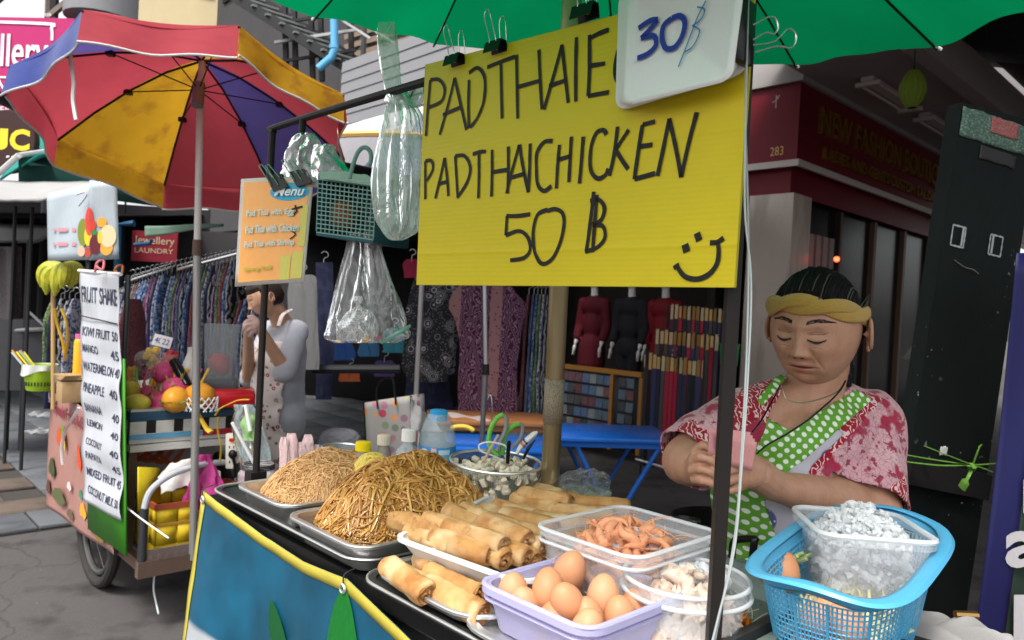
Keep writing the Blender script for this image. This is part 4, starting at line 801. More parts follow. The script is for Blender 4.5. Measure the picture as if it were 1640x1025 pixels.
# binder clips
M_WIRE = mat('chrome wire', (.6, .6, .6), .25, metal=1)
def clip(x, y, wpx, label, tilt=0.0, dark=M_WIRE):
    c = SP(x, y); w_ = wpx/FPX*(c-CAM).dot(FW); t = T('binder_clip', label, 'binder clip', c); h_ = w_*.5
    M = frame(c-V*.004, (-U*math.cos(tilt)+Z*math.sin(tilt)), Z)
    ring_ = [(-.008, -h_/2), (-.0035, h_/2), (.0095, h_/2), (.014, -h_/2), (.0125, -h_/2), (.008, h_/2-.002), (-.002, h_/2-.002), (-.0065, -h_/2)]
    mb = MB(); mb.add([(sx*w_/2, zz, -yy+.008) for sx in (-1, 1) for yy, zz in ring_], [tuple(range(8)), tuple(range(15, 7, -1))]+[(i, 8+i, 8+(i+1) % 8, (i+1) % 8) for i in range(8)], M); mb.build('clip_body', M_BLKP, t, ang=30)
    for sd_, lean in ((1, .35), (-1, .12)):
        pts = [(-.32*w_, -h_*.45, .012*sd_), (-.2*w_, h_*.6, .012*sd_), (-.2*w_, w_*1.15, .012*sd_+w_*lean), (-.09*w_, w_*1.45, .012*sd_+w_*lean*1.1), (.09*w_, w_*1.45, .012*sd_+w_*lean*1.1), (.2*w_, w_*1.15, .012*sd_+w_*lean), (.2*w_, h_*.6, .012*sd_), (.32*w_, -h_*.45, .012*sd_)]
        MB().tube(smoothpath([M @ Vector(p) for p in pts], 4), .0009, 6).build('wire_arm', dark, t)
clip(734, 99, 34, 'black binder clip at the left end of the yellow sign'); clip(800, 78, 36, 'second black binder clip from the left on the yellow sign'); clip(943, 22, 44, 'black binder clip beside the foam lunch box')
cc = SP(1205, 60)-V*.02; bc_ = T('binder_clip', 'large black binder clip gripping the right edge of the sign', 'binder clip', cc); MB().box((0, 0, 0), (.011, .03, .075), TR(cc, YAW), bev=.002).build('clip_body', M_BLKP, bc_)
for y0, y1 in ((28, 62), (58, 92)):
    d_ = (cc-CAM).dot(FW)-.01; pts = [P(1206, y0+12, d_), P(1228, y0, d_), P(1241, y0+2-2, d_), P(1246, y0+14, d_), P(1240, y0+26, d_), P(1226, y0+24, d_), P(1206, y0+36, d_)]
    if y0 == 58: pts = [P(1206, 72, d_), P(1240, 66, d_), P(1262, 46, d_), P(1275, 56, d_), P(1268, 76, d_), P(1244, 74, d_), P(1208, 84, d_)]
    MB().tube(smoothpath(pts, 5), .0012, 6).build('wire_arm', M_WIRE, bc_)
# twine down the front post
M_TW = mat('pale plastic twine', (.5, .55, .55), .3, var=.2, vs=40, alpha=.9)
for nm, xs in (('twine', [(1196, -20), (1194, 180), (1197, 300), (1199, 420), (1196, 560), (1189, 700), (1178, 850), (1158, 960), (1142, 1040)]), ('twine', [(1199, -20), (1195, 150), (1193, 330), (1203, 450), (1198, 600), (1187, 760), (1176, 880), (1150, 990), (1136, 1045)])):
    tag(MB().tube(smoothpath([Pp(x, y, K(0, -.045 if xs[0][0] == 1199 else -.04, 0), V) for x, y in xs], 6), [.0028]*((len(xs)-1)*6+1), 6, flat=.35).build(nm, M_TW), 'pale plastic twine strand hanging down along the front post', 'twine', 'twine strands on the front post')
# ---------------- green parasol
gp_c, gp_t, gp_R = Vector((.059, 1.416, 2.139)), Vector((.049, -.145, 1)).normalized(), .9
ga = Vector((0, 1, 0)).cross(gp_t).normalized(); gb = gp_t.cross(ga)
gang = [2.389-k*PI/6 for k in range(-1, 11)]; gang[1] -= .03; gang[2] += .09; gang[4] -= .07; gang[5] += .02
GH = .34
gu = T('green_parasol', 'green fabric parasol over the noodle cart on a brass pole', 'parasol', Vector((.15, 1.7, 0)))
M_GF = mat('green parasol fabric', (.0, .25, .09), .75, var=.12, vs=4, trans=.4)
def gpt(an, r, z): return gp_c+gp_R*r*(math.cos(an)*ga+math.sin(an)*gb)+gp_t*z
for k in range(12):
    a0, a1 = gang[k], gang[(k+1) % 12]
    if a1 > a0: a1 -= 2*PI
    if k == 11: a1 = gang[0]-2*PI
    def fn(s, t, a0=a0, a1=a1, k=k):
        an = a0+(a1-a0)*s; ch = math.cos((a1-a0)/2)/math.cos(an-(a0+a1)/2) ; scal = 1-.035*math.sin(PI*s)*t
        z = GH*(1-t**1.35)-.02*math.sin(PI*s)*t*(1-t)*2-.012*nz((s*3, t*4, k))
        return gpt(an, t*(ch*.75+.25)*scal, z)
    MB().grid(fn, 15, 16).build('panel', M_GF, gu, ang=180)
for k in range(12):
    MB().tube([gpt(gang[k], t, GH*(1-t**1.35)-.006) for t in (0, .2, .4, .6, .8, 1)], .0028, 6).build('rib', M_POST, gu)
    MB().tube([gpt(gang[k], .99, .0), gpt(gang[k], 1.012, -.004)], .004, 6).build('rib_tip', M_FOAM, gu)
    MB().tube([gpt(gang[k], .5, GH*(1-.5**1.35)-.01), gpt(gang[k], .03, .06)], .0022, 5).build('strut', M_POST, gu)
M_BRP = mat('worn brass pole', (.42, .34, .2), .34, metal=.8, var=.12, vs=30, col2=(.3, .22, .11), c2s=5)
pb, pt_ = P(881, 768, 1.6), gpt(0, 0, GH); pd = (pt_-pb).normalized(); p0 = pb-pd*(pb.z/pd.z)
MB().tube([p0, pt_+pd*.03], .0195, 20).build('pole', M_BRP, gu)
MB().lathe([(0, 0), (.2, 0), (.2, .04), (.05, .06), (.03, .2), (0, .2)], 24, Matrix.Translation(p0)).build('pole_base', M_DARKC, gu)
M_TAPE = mat('peeling tape', (.42, .36, .26), .8, var=.3, vs=60, col2=(.12, .09, .07), c2s=55, c2t=(.5, .54), bump=.6, bs=120)
MB().tube([Pp(887, y, p0, Vector((0, 1, 0))) if False else pb+pd*((pb-P(881, y, 1.6)).length) for y in (672, 600)], .0203, 20, cap=False).build('tape_wrap', M_TAPE, gu, solid=.0006)
# ---------------- hanging green bag (knotted, empty-ish)
M_BAGG = film('green tinted film', (.66, .78, .72), .38, .35, .5, .15, 12)
M_BAGC = film('clear crinkled film', (.75, .76, .78), .06, .2, .45, .1, 12)
def skin(rows, n=40, wr=.004, fr=9, seed=0, depth=.45):
    """bag skin from silhouette rows: (pxL, pxR, py, d) ; closed tube with thickness depth*width"""
    R = []
    for (xl, xr, y, d) in rows:
        l, r = P(xl, y, d), P(xr, y, d); c = (l+r)/2; hx = (r-l)/2; hy = FW*hx.length*depth
        R.append((c, hx, hy))
    mb = MB(); m = len(R)
    def fn(s, t):
        q = t*(m-1); i = min(int(q), m-2); f_ = q-i; a = 2*PI*s
        def at(k): c, hx, hy = R[k]; return c+hx*math.cos(a)+hy*math.sin(a)
        p0_, p1_, p2_, p3_ = at(max(i-1, 0)), at(i), at(i+1), at(min(i+2, m-1))
        p = .5*((2*p1_)+(p2_-p0_)*f_+(2*p0_-5*p1_+4*p2_-p3_)*f_*f_+(3*p1_-p0_-3*p2_+p3_)*f_**3)
        c = R[i][0].lerp(R[i+1][0], f_); nrm = (p-c)
        k = wr*(nz((math.cos(a)*2+seed, math.sin(a)*2, t*3), 1)+.7*math.sin(a*fr+4*nz((t*3, seed, 1))+seed)*.5)
        return p+(nrm.normalized()*k if nrm.length > 1e-6 else Vector())
    mb.grid(fn, n, 10*m, closeu=True); return mb
gbag = T('green_bag', 'pale green plastic bag knotted to the frame bar beside the sign', 'plastic bag', P(640, 250, 1.52))
skin([(606, 632, 36, 1.5), (604, 636, 60, 1.5), (608, 640, 110, 1.5), (616, 642, 140, 1.5), (620, 646, 158, 1.5)], 30, .003, 5, 1, .25).build('bag_handle', M_BAGG, gbag)
skin([(628, 652, 150, 1.5), (645, 676, 134, 1.5), (652, 679, 150, 1.5), (640, 672, 172, 1.5)], 30, .003, 5, 7, .3).build('bag_handle', M_BAGG, gbag)
skin([(620, 644, 145, 1.5), (618, 655, 152, 1.5), (616, 660, 162, 1.5), (620, 662, 170, 1.5)], 24, .002, 4, 2, .6).build('knot', M_BAGG, gbag)
skin([(622, 660, 162, 1.5), (612, 676, 190, 1.5), (602, 680, 240, 1.5), (598, 678, 290, 1.5), (602, 673, 340, 1.5), (610, 668, 366, 1.5), (622, 650, 380, 1.5), (632, 642, 385, 1.5)], 90, .009, 11, 3, .35).build('bag_body', M_BAGG, gbag)
MB().tube(smoothpath([K(.665, 0, ZB), P(668, 135, 1.5), P(660, 150, 1.5), P(656, 158, 1.5)], 4), .002, 6).build('hook', M_POST, gbag)
# clear bag below
cbag = T('clear_bag', 'clear plastic bag with a knotted small bag inside hanging below the basket', 'plastic bag', P(590, 480, 1.62))
skin([(562, 604, 372, 1.62), (556, 612, 400, 1.62), (542, 628, 450, 1.62), (532, 642, 500, 1.62), (526, 652, 525, 1.62), (525, 656, 540, 1.62), (540, 630, 549, 1.62)], 90, .012, 13, 5, .3).build('bag_body', M_BAGC, cbag)
MB().add([P(606, 548, 1.6), P(657, 519, 1.6), P(658, 524, 1.6), P(612, 551, 1.6)], [(0, 1, 2, 3)]).build('green_seam', mat('green film edge', (.2, .45, .35), .3, alpha=.8), cbag, solid=.001)
skin([(568, 578, 474, 1.62), (566, 580, 482, 1.62), (571, 576, 490, 1.62), (555, 598, 502, 1.62), (538, 606, 525, 1.62), (540, 600, 546, 1.62)], 40, .005, 8, 9, .5).build('inner_bag', film('inner film', (.78, .78, .8), .12, .5, .5, .1, 30), cbag)
MB().tube([P(560, 330, 1.62), P(580, 378, 1.62), P(600, 330, 1.62)], .002, 6).build('bag_handle', M_BAGC, cbag)
# ---------------- teal basket hanging from the bar
tb_d = 1.60
tb_ = T('teal_basket', 'dirty teal plastic basket tied to the frame above the menu', 'basket', P(555, 330, tb_d)); M_TB = mat('dirty teal plastic', (.012, .07, .085), .45, var=.3, vs=20); M_TG = mat('greyed green plastic', (.17, .3, .27), .5, var=.3, vs=25)
fc = [P(510, 287, 1.58), P(604, 300, 1.52), P(598, 384, 1.52), P(507, 372, 1.58)]; bkv = Vector((.05, .12, 0))
def fq(i, j, dep=0.0): return quad(fc, i, j)+bkv*dep
mb = MB(); NX, NY = 13, 12
for i in range(NX+1): mb.bar(fq(i/NX, .02), fq(i/NX, .98), .0022, .002, side=V)
for j in range(NY+1): mb.bar(fq(.0, j/NY), fq(1, j/NY), .0022, .002)
mb.build('front_lattice', M_TG, tb_, smooth=False, kind='stuff')
for e, nm in (((0, -.12, 1, .0), 'top_band'), ((0, .98, 1, 1.06), 'bottom_band')):
    mb = MB(); mb.add([fq(e[0], e[1]), fq(e[2], e[1]), fq(e[2], e[3]), fq(e[0], e[3])]+[fq(e[0], e[1], 1), fq(e[2], e[1], 1), fq(e[2], e[3], 1), fq(e[0], e[3], 1)], [(0, 1, 2, 3), (4, 7, 6, 5), (0, 4, 5, 1), (1, 5, 6, 2), (3, 2, 6, 7), (0, 3, 7, 4)]); mb.build(nm, M_TB, tb_, smooth=False)
MB().add([fq(1, -.1), fq(1, 1.05), fq(1.03, 1.04, 1), fq(1.03, -.1, 1)], [(0, 1, 2, 3)]).build('side_panel', M_TB, tb_, solid=.003); MB().add([fq(0, -.1), fq(0, 1.05), fq(0, 1.04, 1), fq(0, -.1, 1)], [(0, 1, 2, 3)]).build('side_panel', M_TB, tb_, solid=.003)
MB().add([fq(0, -.1, 1), fq(0, 1.05, 1), fq(1, 1.04, 1), fq(1, -.1, 1)], [(0, 1, 2, 3)]).build('back_panel', M_TG, tb_, solid=.003)
mb = MB(); mb.tube(smoothpath([P(560, 286, 1.53), P(566, 262, 1.53), P(574, 243, 1.53), P(584, 236, 1.53), P(593, 243, 1.53), P(594, 258, 1.53), P(590, 266, 1.53)], 5), .0045, 8); mb.build('hook_handle', M_TG, tb_)
mb = MB(); mb.grid(lambda s, t: P(512+85*s, 286+12*s-10*t-8*math.sin(PI*s)*t+10*nz((s*4, t, 3))*t, 1.56-.05*s), 20, 6); mb.build('rim_rag', mat('pale green film', (.3, .45, .37), .4, alpha=.85, bump=.6, bs=20), tb_, solid=.002)
tag(chunk_mesh and MB().sphere(P(548, 345, 1.64), (.035, .03, .035), 16, 12).build('orange_fruit', mat('dull orange', (.45, .13, .03), .5)), 'orange fruit inside the teal basket', 'fruit')
# silver bag on the frame behind the menu
M_SIL = film('silver crinkled film', (.66, .62, .64), .55, .35, .4, .12, 14)
o = skin([(478, 500, 214, 1.74), (470, 508, 222, 1.74), (463, 512, 240, 1.74), (456, 514, 262, 1.74), (451, 516, 282, 1.74), (455, 512, 298, 1.74)], 50, .012, 7, 4, .5).build('silver_bag', M_SIL, ang=50); tag(o, 'crumpled silver plastic bag stuffed behind the menu', 'plastic bag')
o = skin([(505, 532, 232, 1.66), (500, 545, 255, 1.66), (502, 560, 275, 1.66), (505, 565, 290, 1.66)], 40, .008, 6, 14, .5).build('grey_bag', film('grey green film', (.55, .58, .55), .4, .3, .4, .15, 14), ang=60); tag(o, 'grey green plastic bag on top of the teal basket', 'plastic bag')
# ---------------- orange menu
mn_n = Vector((-.35, -1, .08)).normalized(); mo = P(440, 375, 1.62)
mn = T('menu_card', 'orange laminated menu card clipped to the frame', 'menu', mo)
def MP(px, py, l=0.0): 
    p = Pp(px, py, mo, mn_n); return p+mn_n*(l+.006*math.sin((px-380)/125*PI))
mc = [(387, 287), (501, 281), (489, 448), (379, 460)]; mc = [(387, 287), (503, 283), (488, 452), (376, 459)]
def mq(i, j, l=0.0):
    i, j = float(i), float(j)
    x = (mc[0][0]*(1-i)+mc[1][0]*i)*(1-j)+(mc[3][0]*(1-i)+mc[2][0]*i)*j; y = (mc[0][1]*(1-i)+mc[1][1]*i)*(1-j)+(mc[3][1]*(1-i)+mc[2][1]*i)*j; return MP(x, y, l)
MB().grid(lambda i, j: mq(i, j), 16, 8).build('laminate', mat('laminate edge', (.5, .47, .42), .25), mn, solid=.0015)
def orange(g): return g.mix(g.noise(9, 3), (.78, .3, .055), (.75, .36, .09))
MB().grid(lambda i, j: mq(.05+.9*i, .035+.93*j, .0014), 16, 8).build('printed_sheet', mat('menu orange', rough=.25, colfn=orange, var=.05, coat=.4), mn)
MB().grid(lambda i, j: mq(.70+(.26*(j))*math.cos(2*PI*i), .14+.085*j*math.sin(2*PI*i), .0022), 32, 4, closeu=True).build('title_oval', mat('menu blue', (.04, .33, .5), .3), mn)
def mtext(txt, i0, i1, j0, j1, m, nm, l=.0055, **kw):
    vs, fs = textmesh(txt, 1, **kw); a = np.array(vs); x0, x1, y0, y1 = a[:, 0].min(), a[:, 0].max(), a[:, 1].min(), a[:, 1].max()
    mb = MB(); mb.add([mq(i0+(i1-i0)*(p[0]-x0)/(x1-x0), j1-(j1-j0)*(p[1]-y0)/(y1-y0), l) for p in vs], fs); mb.build(nm, m, mn, smooth=False)
M_MT = mat('menu pale print', (.45, .58, .55), .4); mtext('Menu', .52, .92, .095, .185, M_FOAM, 'title', shear=.3, l=.0075, bold=.02)
for k, tx in enumerate(('Pad Thai with Egg', 'Pad Thai with Chicken', 'Pad Thai with Shrimp')): mtext(tx, .13, [.8, .88, .84][k], .30+.145*k, .375+.145*k, M_MT, 'menu_line', bold=.025)
mtext('Spring Roll', .14, .55, .83, .88, mat('menu olive print', (.42, .38, .05), .5), 'menu_line', bold=.03)
mb = MB(); ribbon(mb, [mq(.80, .27, .0036), mq(.83, .33, .0036), mq(.78, .37, .0036)], .004, mn_n); ribbon(mb, [mq(.76, .31, .0036), mq(.9, .285, .0036)], .004, mn_n); ribbon(mb, smoothpath([mq(.86, .5, .0036), mq(.78, .51, .0036), mq(.84, .545, .0036), mq(.77, .59, .0036)], 4), .003, mn_n); mb.build('ink_scribble', M_INK, mn, kind='stuff')
for (i0, j0, i1, j1) in ((.66, .74, .80, .97), (.82, .71, .965, .96), (.88, .27, .97, .66)): MB().grid(lambda i, j: mq(i0+(i1-i0)*i, j0+(j1-j0)*j, .0024), 4, 6).build('food_photo', mat('food print', (.62, .5, .1), .3, col2=(.25, .42, .12), c2s=70, var=.3, vs=120), mn)
for x, y, tl_ in ((448, 292, 0), (484, 284, 0)):
    t = T('binder_clip', ['black binder clip on the left of the menu top', 'black binder clip on the right of the menu top'][x > 460], 'binder clip', MP(x, y))
    a_, b_ = MP(x-14, y-8, .008), MP(x+14, y+14, .008); MB().add([MP(x-16, y-6, .008), MP(x+6, y-12, .008), MP(x+20, y+10, .012), MP(x-2, y+18, .012), MP(x-16, y-6, -.006), MP(x+6, y-12, -.006), MP(x+18, y+8, -.004), MP(x-4, y+16, -.004)], [(0, 1, 2, 3), (7, 6, 5, 4), (0, 4, 5, 1), (0, 3, 7, 4), (1, 5, 6, 2)]).build('clip_body', M_BLKP, t, smooth=False)
    for o_ in (-5, 6): MB().tube([MP(x+o_, y+8, .012), MP(x-18+o_, y-22, .018), MP(x-16+o_+3, y-24, .018), MP(x+2+o_, y-4, .012)], .0011, 6).build('wire_arm', M_WIRE, t)
# ================================================================ BOTTLES, SIEVE AND SMALL THINGS AT THE BACK OF THE CART
M_PET = MATS.get('clear pet') or mat('clear pet', (.62, .72, .76), .08, var=.04, alpha=.3, spec=.8)
M_CAPB = mat('blue cap', (.03, .38, .72), .35); M_CAPW = mat('white cap', (.75, .74, .7), .4)
def ground_z(p, z): return Vector((p.x, p.y, z))
def capridges(mb, c, r, h_, n=36): 
    mb.grid(lambda s, t: c+Vector(((r*(1+.03*math.cos(2*PI*s*n)))*math.cos(2*PI*s), (r*(1+.03*math.cos(2*PI*s*n)))*math.sin(2*PI*s), h_*t)), n*4, 3, closeu=True); mb.lathe([(r, h_), (r*.85, h_+.0015), (0, h_+.0015)], 36, Matrix.Translation(c)); return mb
b_d = 1.76; bt = P(703, 657, b_d); z0 = 1.032; bo = ground_z(bt, z0); Hb = bt.z-z0
wb = T('water_bottle', 'large clear water bottle with blue cap and blue label', 'bottle', bo)
R_ = 29/FPX*b_d*1.02
zl0, zl1 = P(703, 742, b_d).z-z0, P(703, 712, b_d).z-z0
MB().lathe([(0, .004), (R_*.7, 0), (R_, .012), (R_*.98, zl0-.03), (R_, zl0-.01), (R_, zl1+.004), (R_*.985, zl1+.012), (R_*.93, zl1+.03), (R_*.78, zl1+.052), (R_*.55, zl1+.072), (R_*.36, Hb-.024), (R_*.34, Hb-.004), (R_*.3, Hb-.004)], 40, Matrix.Translation(bo)).build('bottle_body', M_PET, wb)
MB().lathe([(0, .006), (R_*.94, .012), (R_*.95, zl1+.004), (R_*.9, zl1+.02), (0, zl1+.02)], 36, Matrix.Translation(bo)).build('water', mat('water in bottle', (.6, .75, .82), .05, alpha=.25, var=0), wb)
capridges(MB(), bo+Z*(Hb-.024), R_*.46, .024).build('cap', M_CAPB, wb)
def lab(g):
    sp = g('SeparateXYZ', {0: g.coord('Generated')}); return g.mix(g.ramp(sp.outputs[2], [(.3, (0, 0, 0)), (.36, (1, 1, 1))]), (.02, .12, .48), (.06, .3, .66))
MB().lathe([(R_*1.012, zl0), (R_*1.012, zl1)], 48, Matrix.Translation(bo)).build('label', mat('bottle label', colfn=lab, rough=.35, var=.05), wb)
cdir = math.atan2(-bo.y, -bo.x)
def onlab(a, z, o=1.03): return bo+Vector((R_*o*math.cos(cdir+a), R_*o*math.sin(cdir+a), zl0+(zl1-zl0)*z))
for a0, a1, za, zb_, m, nm in ((-.32, .0, .02, .98, mat('label pink', (.62, .03, .22), .4), 'label_panel'), (-.30, -.02, .5, .96, mat('label grey', (.55, .55, .56), .4), 'label_panel'), (.08, .75, .28, .9, mat('label cyan', (.12, .5, .8), .4), 'label_panel'), (.1, .7, .62, .86, mat('label white', (.6, .75, .85), .4), 'label_panel')):
    MB().grid(lambda s, t: onlab(a0+(a1-a0)*s, za+(zb_-za)*t, 1.03+.01*(m.name[-4:] in ('grey', 'hite'))), 8, 3).build(nm, m, wb)
MB().grid(lambda s, t: onlab(-.72+.3*t*math.cos(2*PI*s), .62+.3*t*math.sin(2*PI*s), 1.035), 28, 3, closeu=True).build('label_logo', M_WHT, wb); MB().grid(lambda s, t: onlab(-.72+.24*t*math.cos(2*PI*s), .62+.22*t*math.sin(2*PI*s), 1.045), 28, 3, closeu=True).build('label_logo', mat('logo blue', (.02, .12, .5), .4), wb)
mb = MB(); tv, tf = textmesh('12', 1, bold=.03); mb.add([onlab(-.26+.2*(p[0]+.5), .6+.25*(p[1]+.3), 1.05) for p in tv], tf); mb.build('label_number', M_INK, wb, smooth=False)
def small_bottle(px, py, wpx, d, label, capm, bodym, capw=None, z0=1.032, name='condiment_bottle', caph=None):
    t_ = P(px, py, d); c = ground_z(t_, z0); Hh = t_.z-z0; rc_ = (capw or wpx)/2/FPX*d; rb = wpx/2/FPX*d; ch = caph or rc_*1.1
    t = T(name, label, 'bottle', c); MB().lathe([(0, .003), (rb*.9, 0), (rb, .006), (rb, Hh-ch-rb*1.3), (rb*.85, Hh-ch-rb*.7), (rc_*.8, Hh-ch-.006), (rc_*.8, Hh-ch*.3)], 32, Matrix.Translation(c)).build('bottle_body', bodym, t)
    capridges(MB(), c+Z*(Hh-ch), rc_, ch, 26).build('cap', capm, t); return t
small_bottle(655, 688, 44, 1.72, 'clear bottle with white cap left of the water bottle', M_CAPW, M_PET, 22, caph=.026)
small_bottle(616, 697, 24, 1.78, 'seasoning bottle with ivory cap behind the noodles', mat('ivory cap', (.62, .56, .45), .45), mat('seasoning glass', (.3, .29, .26), .15, alpha=.6), 22, caph=.022)
small_bottle(582, 708, 28, 1.76, 'bottle with bright yellow cap behind the noodles', mat('yellow cap', (.8, .62, .01), .35), M_PET, 24, caph=.02)
small_bottle(524, 718, 24, 1.8, 'short bottle with white cap left of the yellow cap', M_CAPW, M_PET, 20, caph=.018)
gj = ground_z(P(546, 716, 1.86), 1.032); gr = 30/FPX*1.86; gz = P(546, 716, 1.86).z-1.032; gt_ = T('glass_bowl', 'round glass jar behind the thin noodles', 'jar', gj)
MB().lathe([(0, 0), (gr*.8, 0), (gr, .02), (gr, gz-.01), (gr*.94, gz)], 36, Matrix.Translation(gj)).build('jar_body', M_PET, gt_); MB().tube([gj+Vector((gr*math.cos(k*PI/20), gr*math.sin(k*PI/20), gz)) for k in range(40)], .003, 6, closed=True).build('jar_rim', M_SS, gt_)
# plastic jar with pink straw, left end
jc = ground_z(P(412, 770, 1.92), 1.0); t = T('straw_jar', 'clear jar with banded neck and a pale straw at the left end', 'jar', jc); jr = 30/FPX*1.92; jz = P(410, 742, 1.92).z-1.0
MB().lathe([(0, 0), (jr*.9, 0), (jr, .01), (jr, jz*.7), (jr*.8, jz*.85), (jr*.82, jz), (jr*.74, jz)], 36, Matrix.Translation(jc)).build('jar_body', mat('pinkish clear', (.75, .6, .62), .1, alpha=.3), t)
for k in range(3): MB().tube([jc+Vector((jr*.84*math.cos(q*PI/16), jr*.84*math.sin(q*PI/16), jz*(.86+.06*k))) for q in range(32)], .002, 6, closed=True).build('neck_ring', M_SSD, t)
MB().tube([P(421, 768, 1.9), P(372, 677, 1.86)], .0042, 8).build('straw', mat('pale straw', (.75, .7, .7), .35), t)
# packets of wrapped straws
M_PK = mat('printed packet film', (.72, .6, .6), .2, var=.1, vs=30, col2=(.6, .04, .09), c2s=55, c2t=(.56, .6), alpha=.75)
for i, (x0, x1, y0, y1) in enumerate(((448, 462, 700, 765), (458, 476, 694, 762), (470, 490, 708, 760), (484, 502, 696, 752), (498, 514, 712, 745))):
    o = skin([(x0+3, x1-3, y0, 1.85+.01*i), (x0, x1, y0+12, 1.85+.01*i), (x0, x1, (y0+y1)/2, 1.85+.01*i), (x0, x1, y1+40, 1.85+.01*i)], 24, .003, 5, i, .4).build('straw_packet', M_PK, ang=60)
    tag(o, ['red and white printed plastic packet nearest the black post', 'second printed plastic packet from the black post', 'third printed plastic packet from the black post', 'fourth printed plastic packet from the black post', 'printed plastic packet nearest the white capped bottle'][i], 'packet', 'printed packets')
# ---------------- wire sieve with tofu
sv_d = 1.62; sc2 = P(795, 739, sv_d); sr = 73/FPX*sv_d
sv = T('wire_sieve', 'wire mesh sieve full of tofu pieces behind the noodles', 'sieve', ground_z(sc2, 1.04)); Msv = Matrix.Translation(sc2) @ Euler((.05, .03, 0)).to_matrix().to_4x4()
hgt = .085
def svp(a, t): r = sr*(1-t**2.2*.55); return Msv @ Vector((r*math.cos(a), r*math.sin(a), -hgt*t))
mb = MB()
for k in range(110): mb.tube([svp(2*PI*k/110, t) for t in (0, .25, .5, .75, 1)], .0004, 3)
for j in range(1, 26): mb.tube([svp(2*PI*k/60, j/26) for k in range(60)], .0004, 3, closed=True)
mb.build('wire_mesh', mat('mesh wire', (.35, .34, .33), .35, metal=.8), sv, kind='stuff')
MB().tube([svp(2*PI*k/64, 0) for k in range(64)], .0035, 8, closed=True).build('rim', M_SS, sv)
MB().tube(smoothpath([P(865, 752, sv_d), P(872, 748, sv_d-.02), P(867, 765, sv_d-.02), P(858, 775, sv_d)], 4), .0018, 6).build('hook', M_SS, sv)
mb = MB()
for i in range(190):
    rr = math.sqrt(random.random()); a = random.uniform(0, 6.28); t = random.random()
    r = sr*(1-t**2.2*.55)*.9*rr if i < 90 else sr*(1-t**2.2*.55)*.93; z = -hgt*t*.97-.008 if i >= 90 else -.022+.018*(1-rr*rr)*random.random()
    mb.box((0, 0, 0), (.015*random.uniform(.7, 1.3), .012, .011), Msv @ TR((r*math.cos(a), r*math.sin(a), max(z, -hgt*.95)), random.uniform(0, 6), random.uniform(0, 6), random.uniform(0, 6)), bev=.002)
mb.build('tofu_pieces', M_TOFU, kind='stuff', label='chopped pale tofu pieces in the wire sieve', cat='tofu', loc=sc2)
M_LIME = mat('lime plastic', (.16, .5, .07), .4); M_GRIP = mat('grey rubber grip', (.25, .26, .25), .6)
scs = T('scissors', 'green and grey handled scissors stuck upright by the sieve', 'scissors', P(815, 735, 1.7))
MB().tube(smoothpath([P(x, y, 1.7) for x, y in ((798, 730), (784, 715), (785, 690), (796, 670), (806, 664))], 6), .0055, 8).build('handle_ring', M_LIME, scs); MB().tube(smoothpath([P(x, y, 1.7) for x, y in ((806, 664), (811, 672), (809, 690), (802, 706), (797, 722))], 6), .005, 8).build('handle_grip', M_GRIP, scs)
MB().tube(smoothpath([P(x, y, 1.71) for x, y in ((803, 728), (808, 700), (815, 688), (824, 681), (832, 679))], 6), .006, 8).build('handle_ring', M_LIME, scs); MB().tube(smoothpath([P(x, y, 1.71) for x, y in ((832, 679), (837, 684), (835, 700), (826, 712), (820, 718))], 6), .0045, 8).build('handle_grip', M_GRIP, scs)
MB().bar(P(798, 728, 1.705), P(790, 770, 1.71), .012, .002).build('blade', M_SS, scs, smooth=False)
kn = T('peeler', 'white printed plastic handle with stripes leaning on the sieve', 'peeler', P(845, 715, 1.66))
def capsule_bar(mb, a, b, wd, th): 
    mb.bar(a, b, wd, th); return mb
MB().tube([P(828, 726, 1.66), P(834, 716, 1.66), P(846, 703, 1.655), P(856, 695, 1.65), P(861, 692, 1.65)], [.008, .0125, .013, .0115, .006], 12, flat=.5).build('handle', M_FOAM, kn)
MB().tube([P(836.5, 713, 1.65), P(839, 710.5, 1.65)], .0137, 12, flat=.55, cap=False).build('orange_band', mat('orange print', (.55, .16, .04), .4), kn); MB().tube([P(841, 708, 1.65), P(842.5, 706.5, 1.65)], .0137, 12, flat=.55, cap=False).build('black_band', M_BLKP, kn)
tag(MB().tube([P(838, 735, 1.63), P(846, 718, 1.63), P(857, 704, 1.63)], [.006, .008, .003], 10, flat=.5).build('kitchen_knife', M_BLKP), 'black knife handle leaning in front of the white peeler', 'knife')
tag(MB().tube([P(813, 742, 1.6), P(814, 722, 1.6), P(815, 709, 1.6), P(816, 706, 1.6)], [.007, .0075, .008, .004], 12, flat=.6).build('tong_handle', M_BLKP), 'black tong handle standing in the tofu', 'tongs')
tag(MB().tube([P(774, 740, 1.6), P(798, 697, 1.66)], .0035, 8).build('wooden_stick', mat('pale wood', (.5, .36, .26), .6)), 'wooden stick leaning in the sieve', 'stick')
tag(MB().tube(smoothpath([P(x, y, 1.64) for x, y in ((803, 736), (785, 728), (770, 722), (768, 712), (785, 708), (808, 713), (812, 720))], 5), .002, 6).build('white_wire_loop', M_FOAM), 'white wire loop handle in the sieve', 'wire')
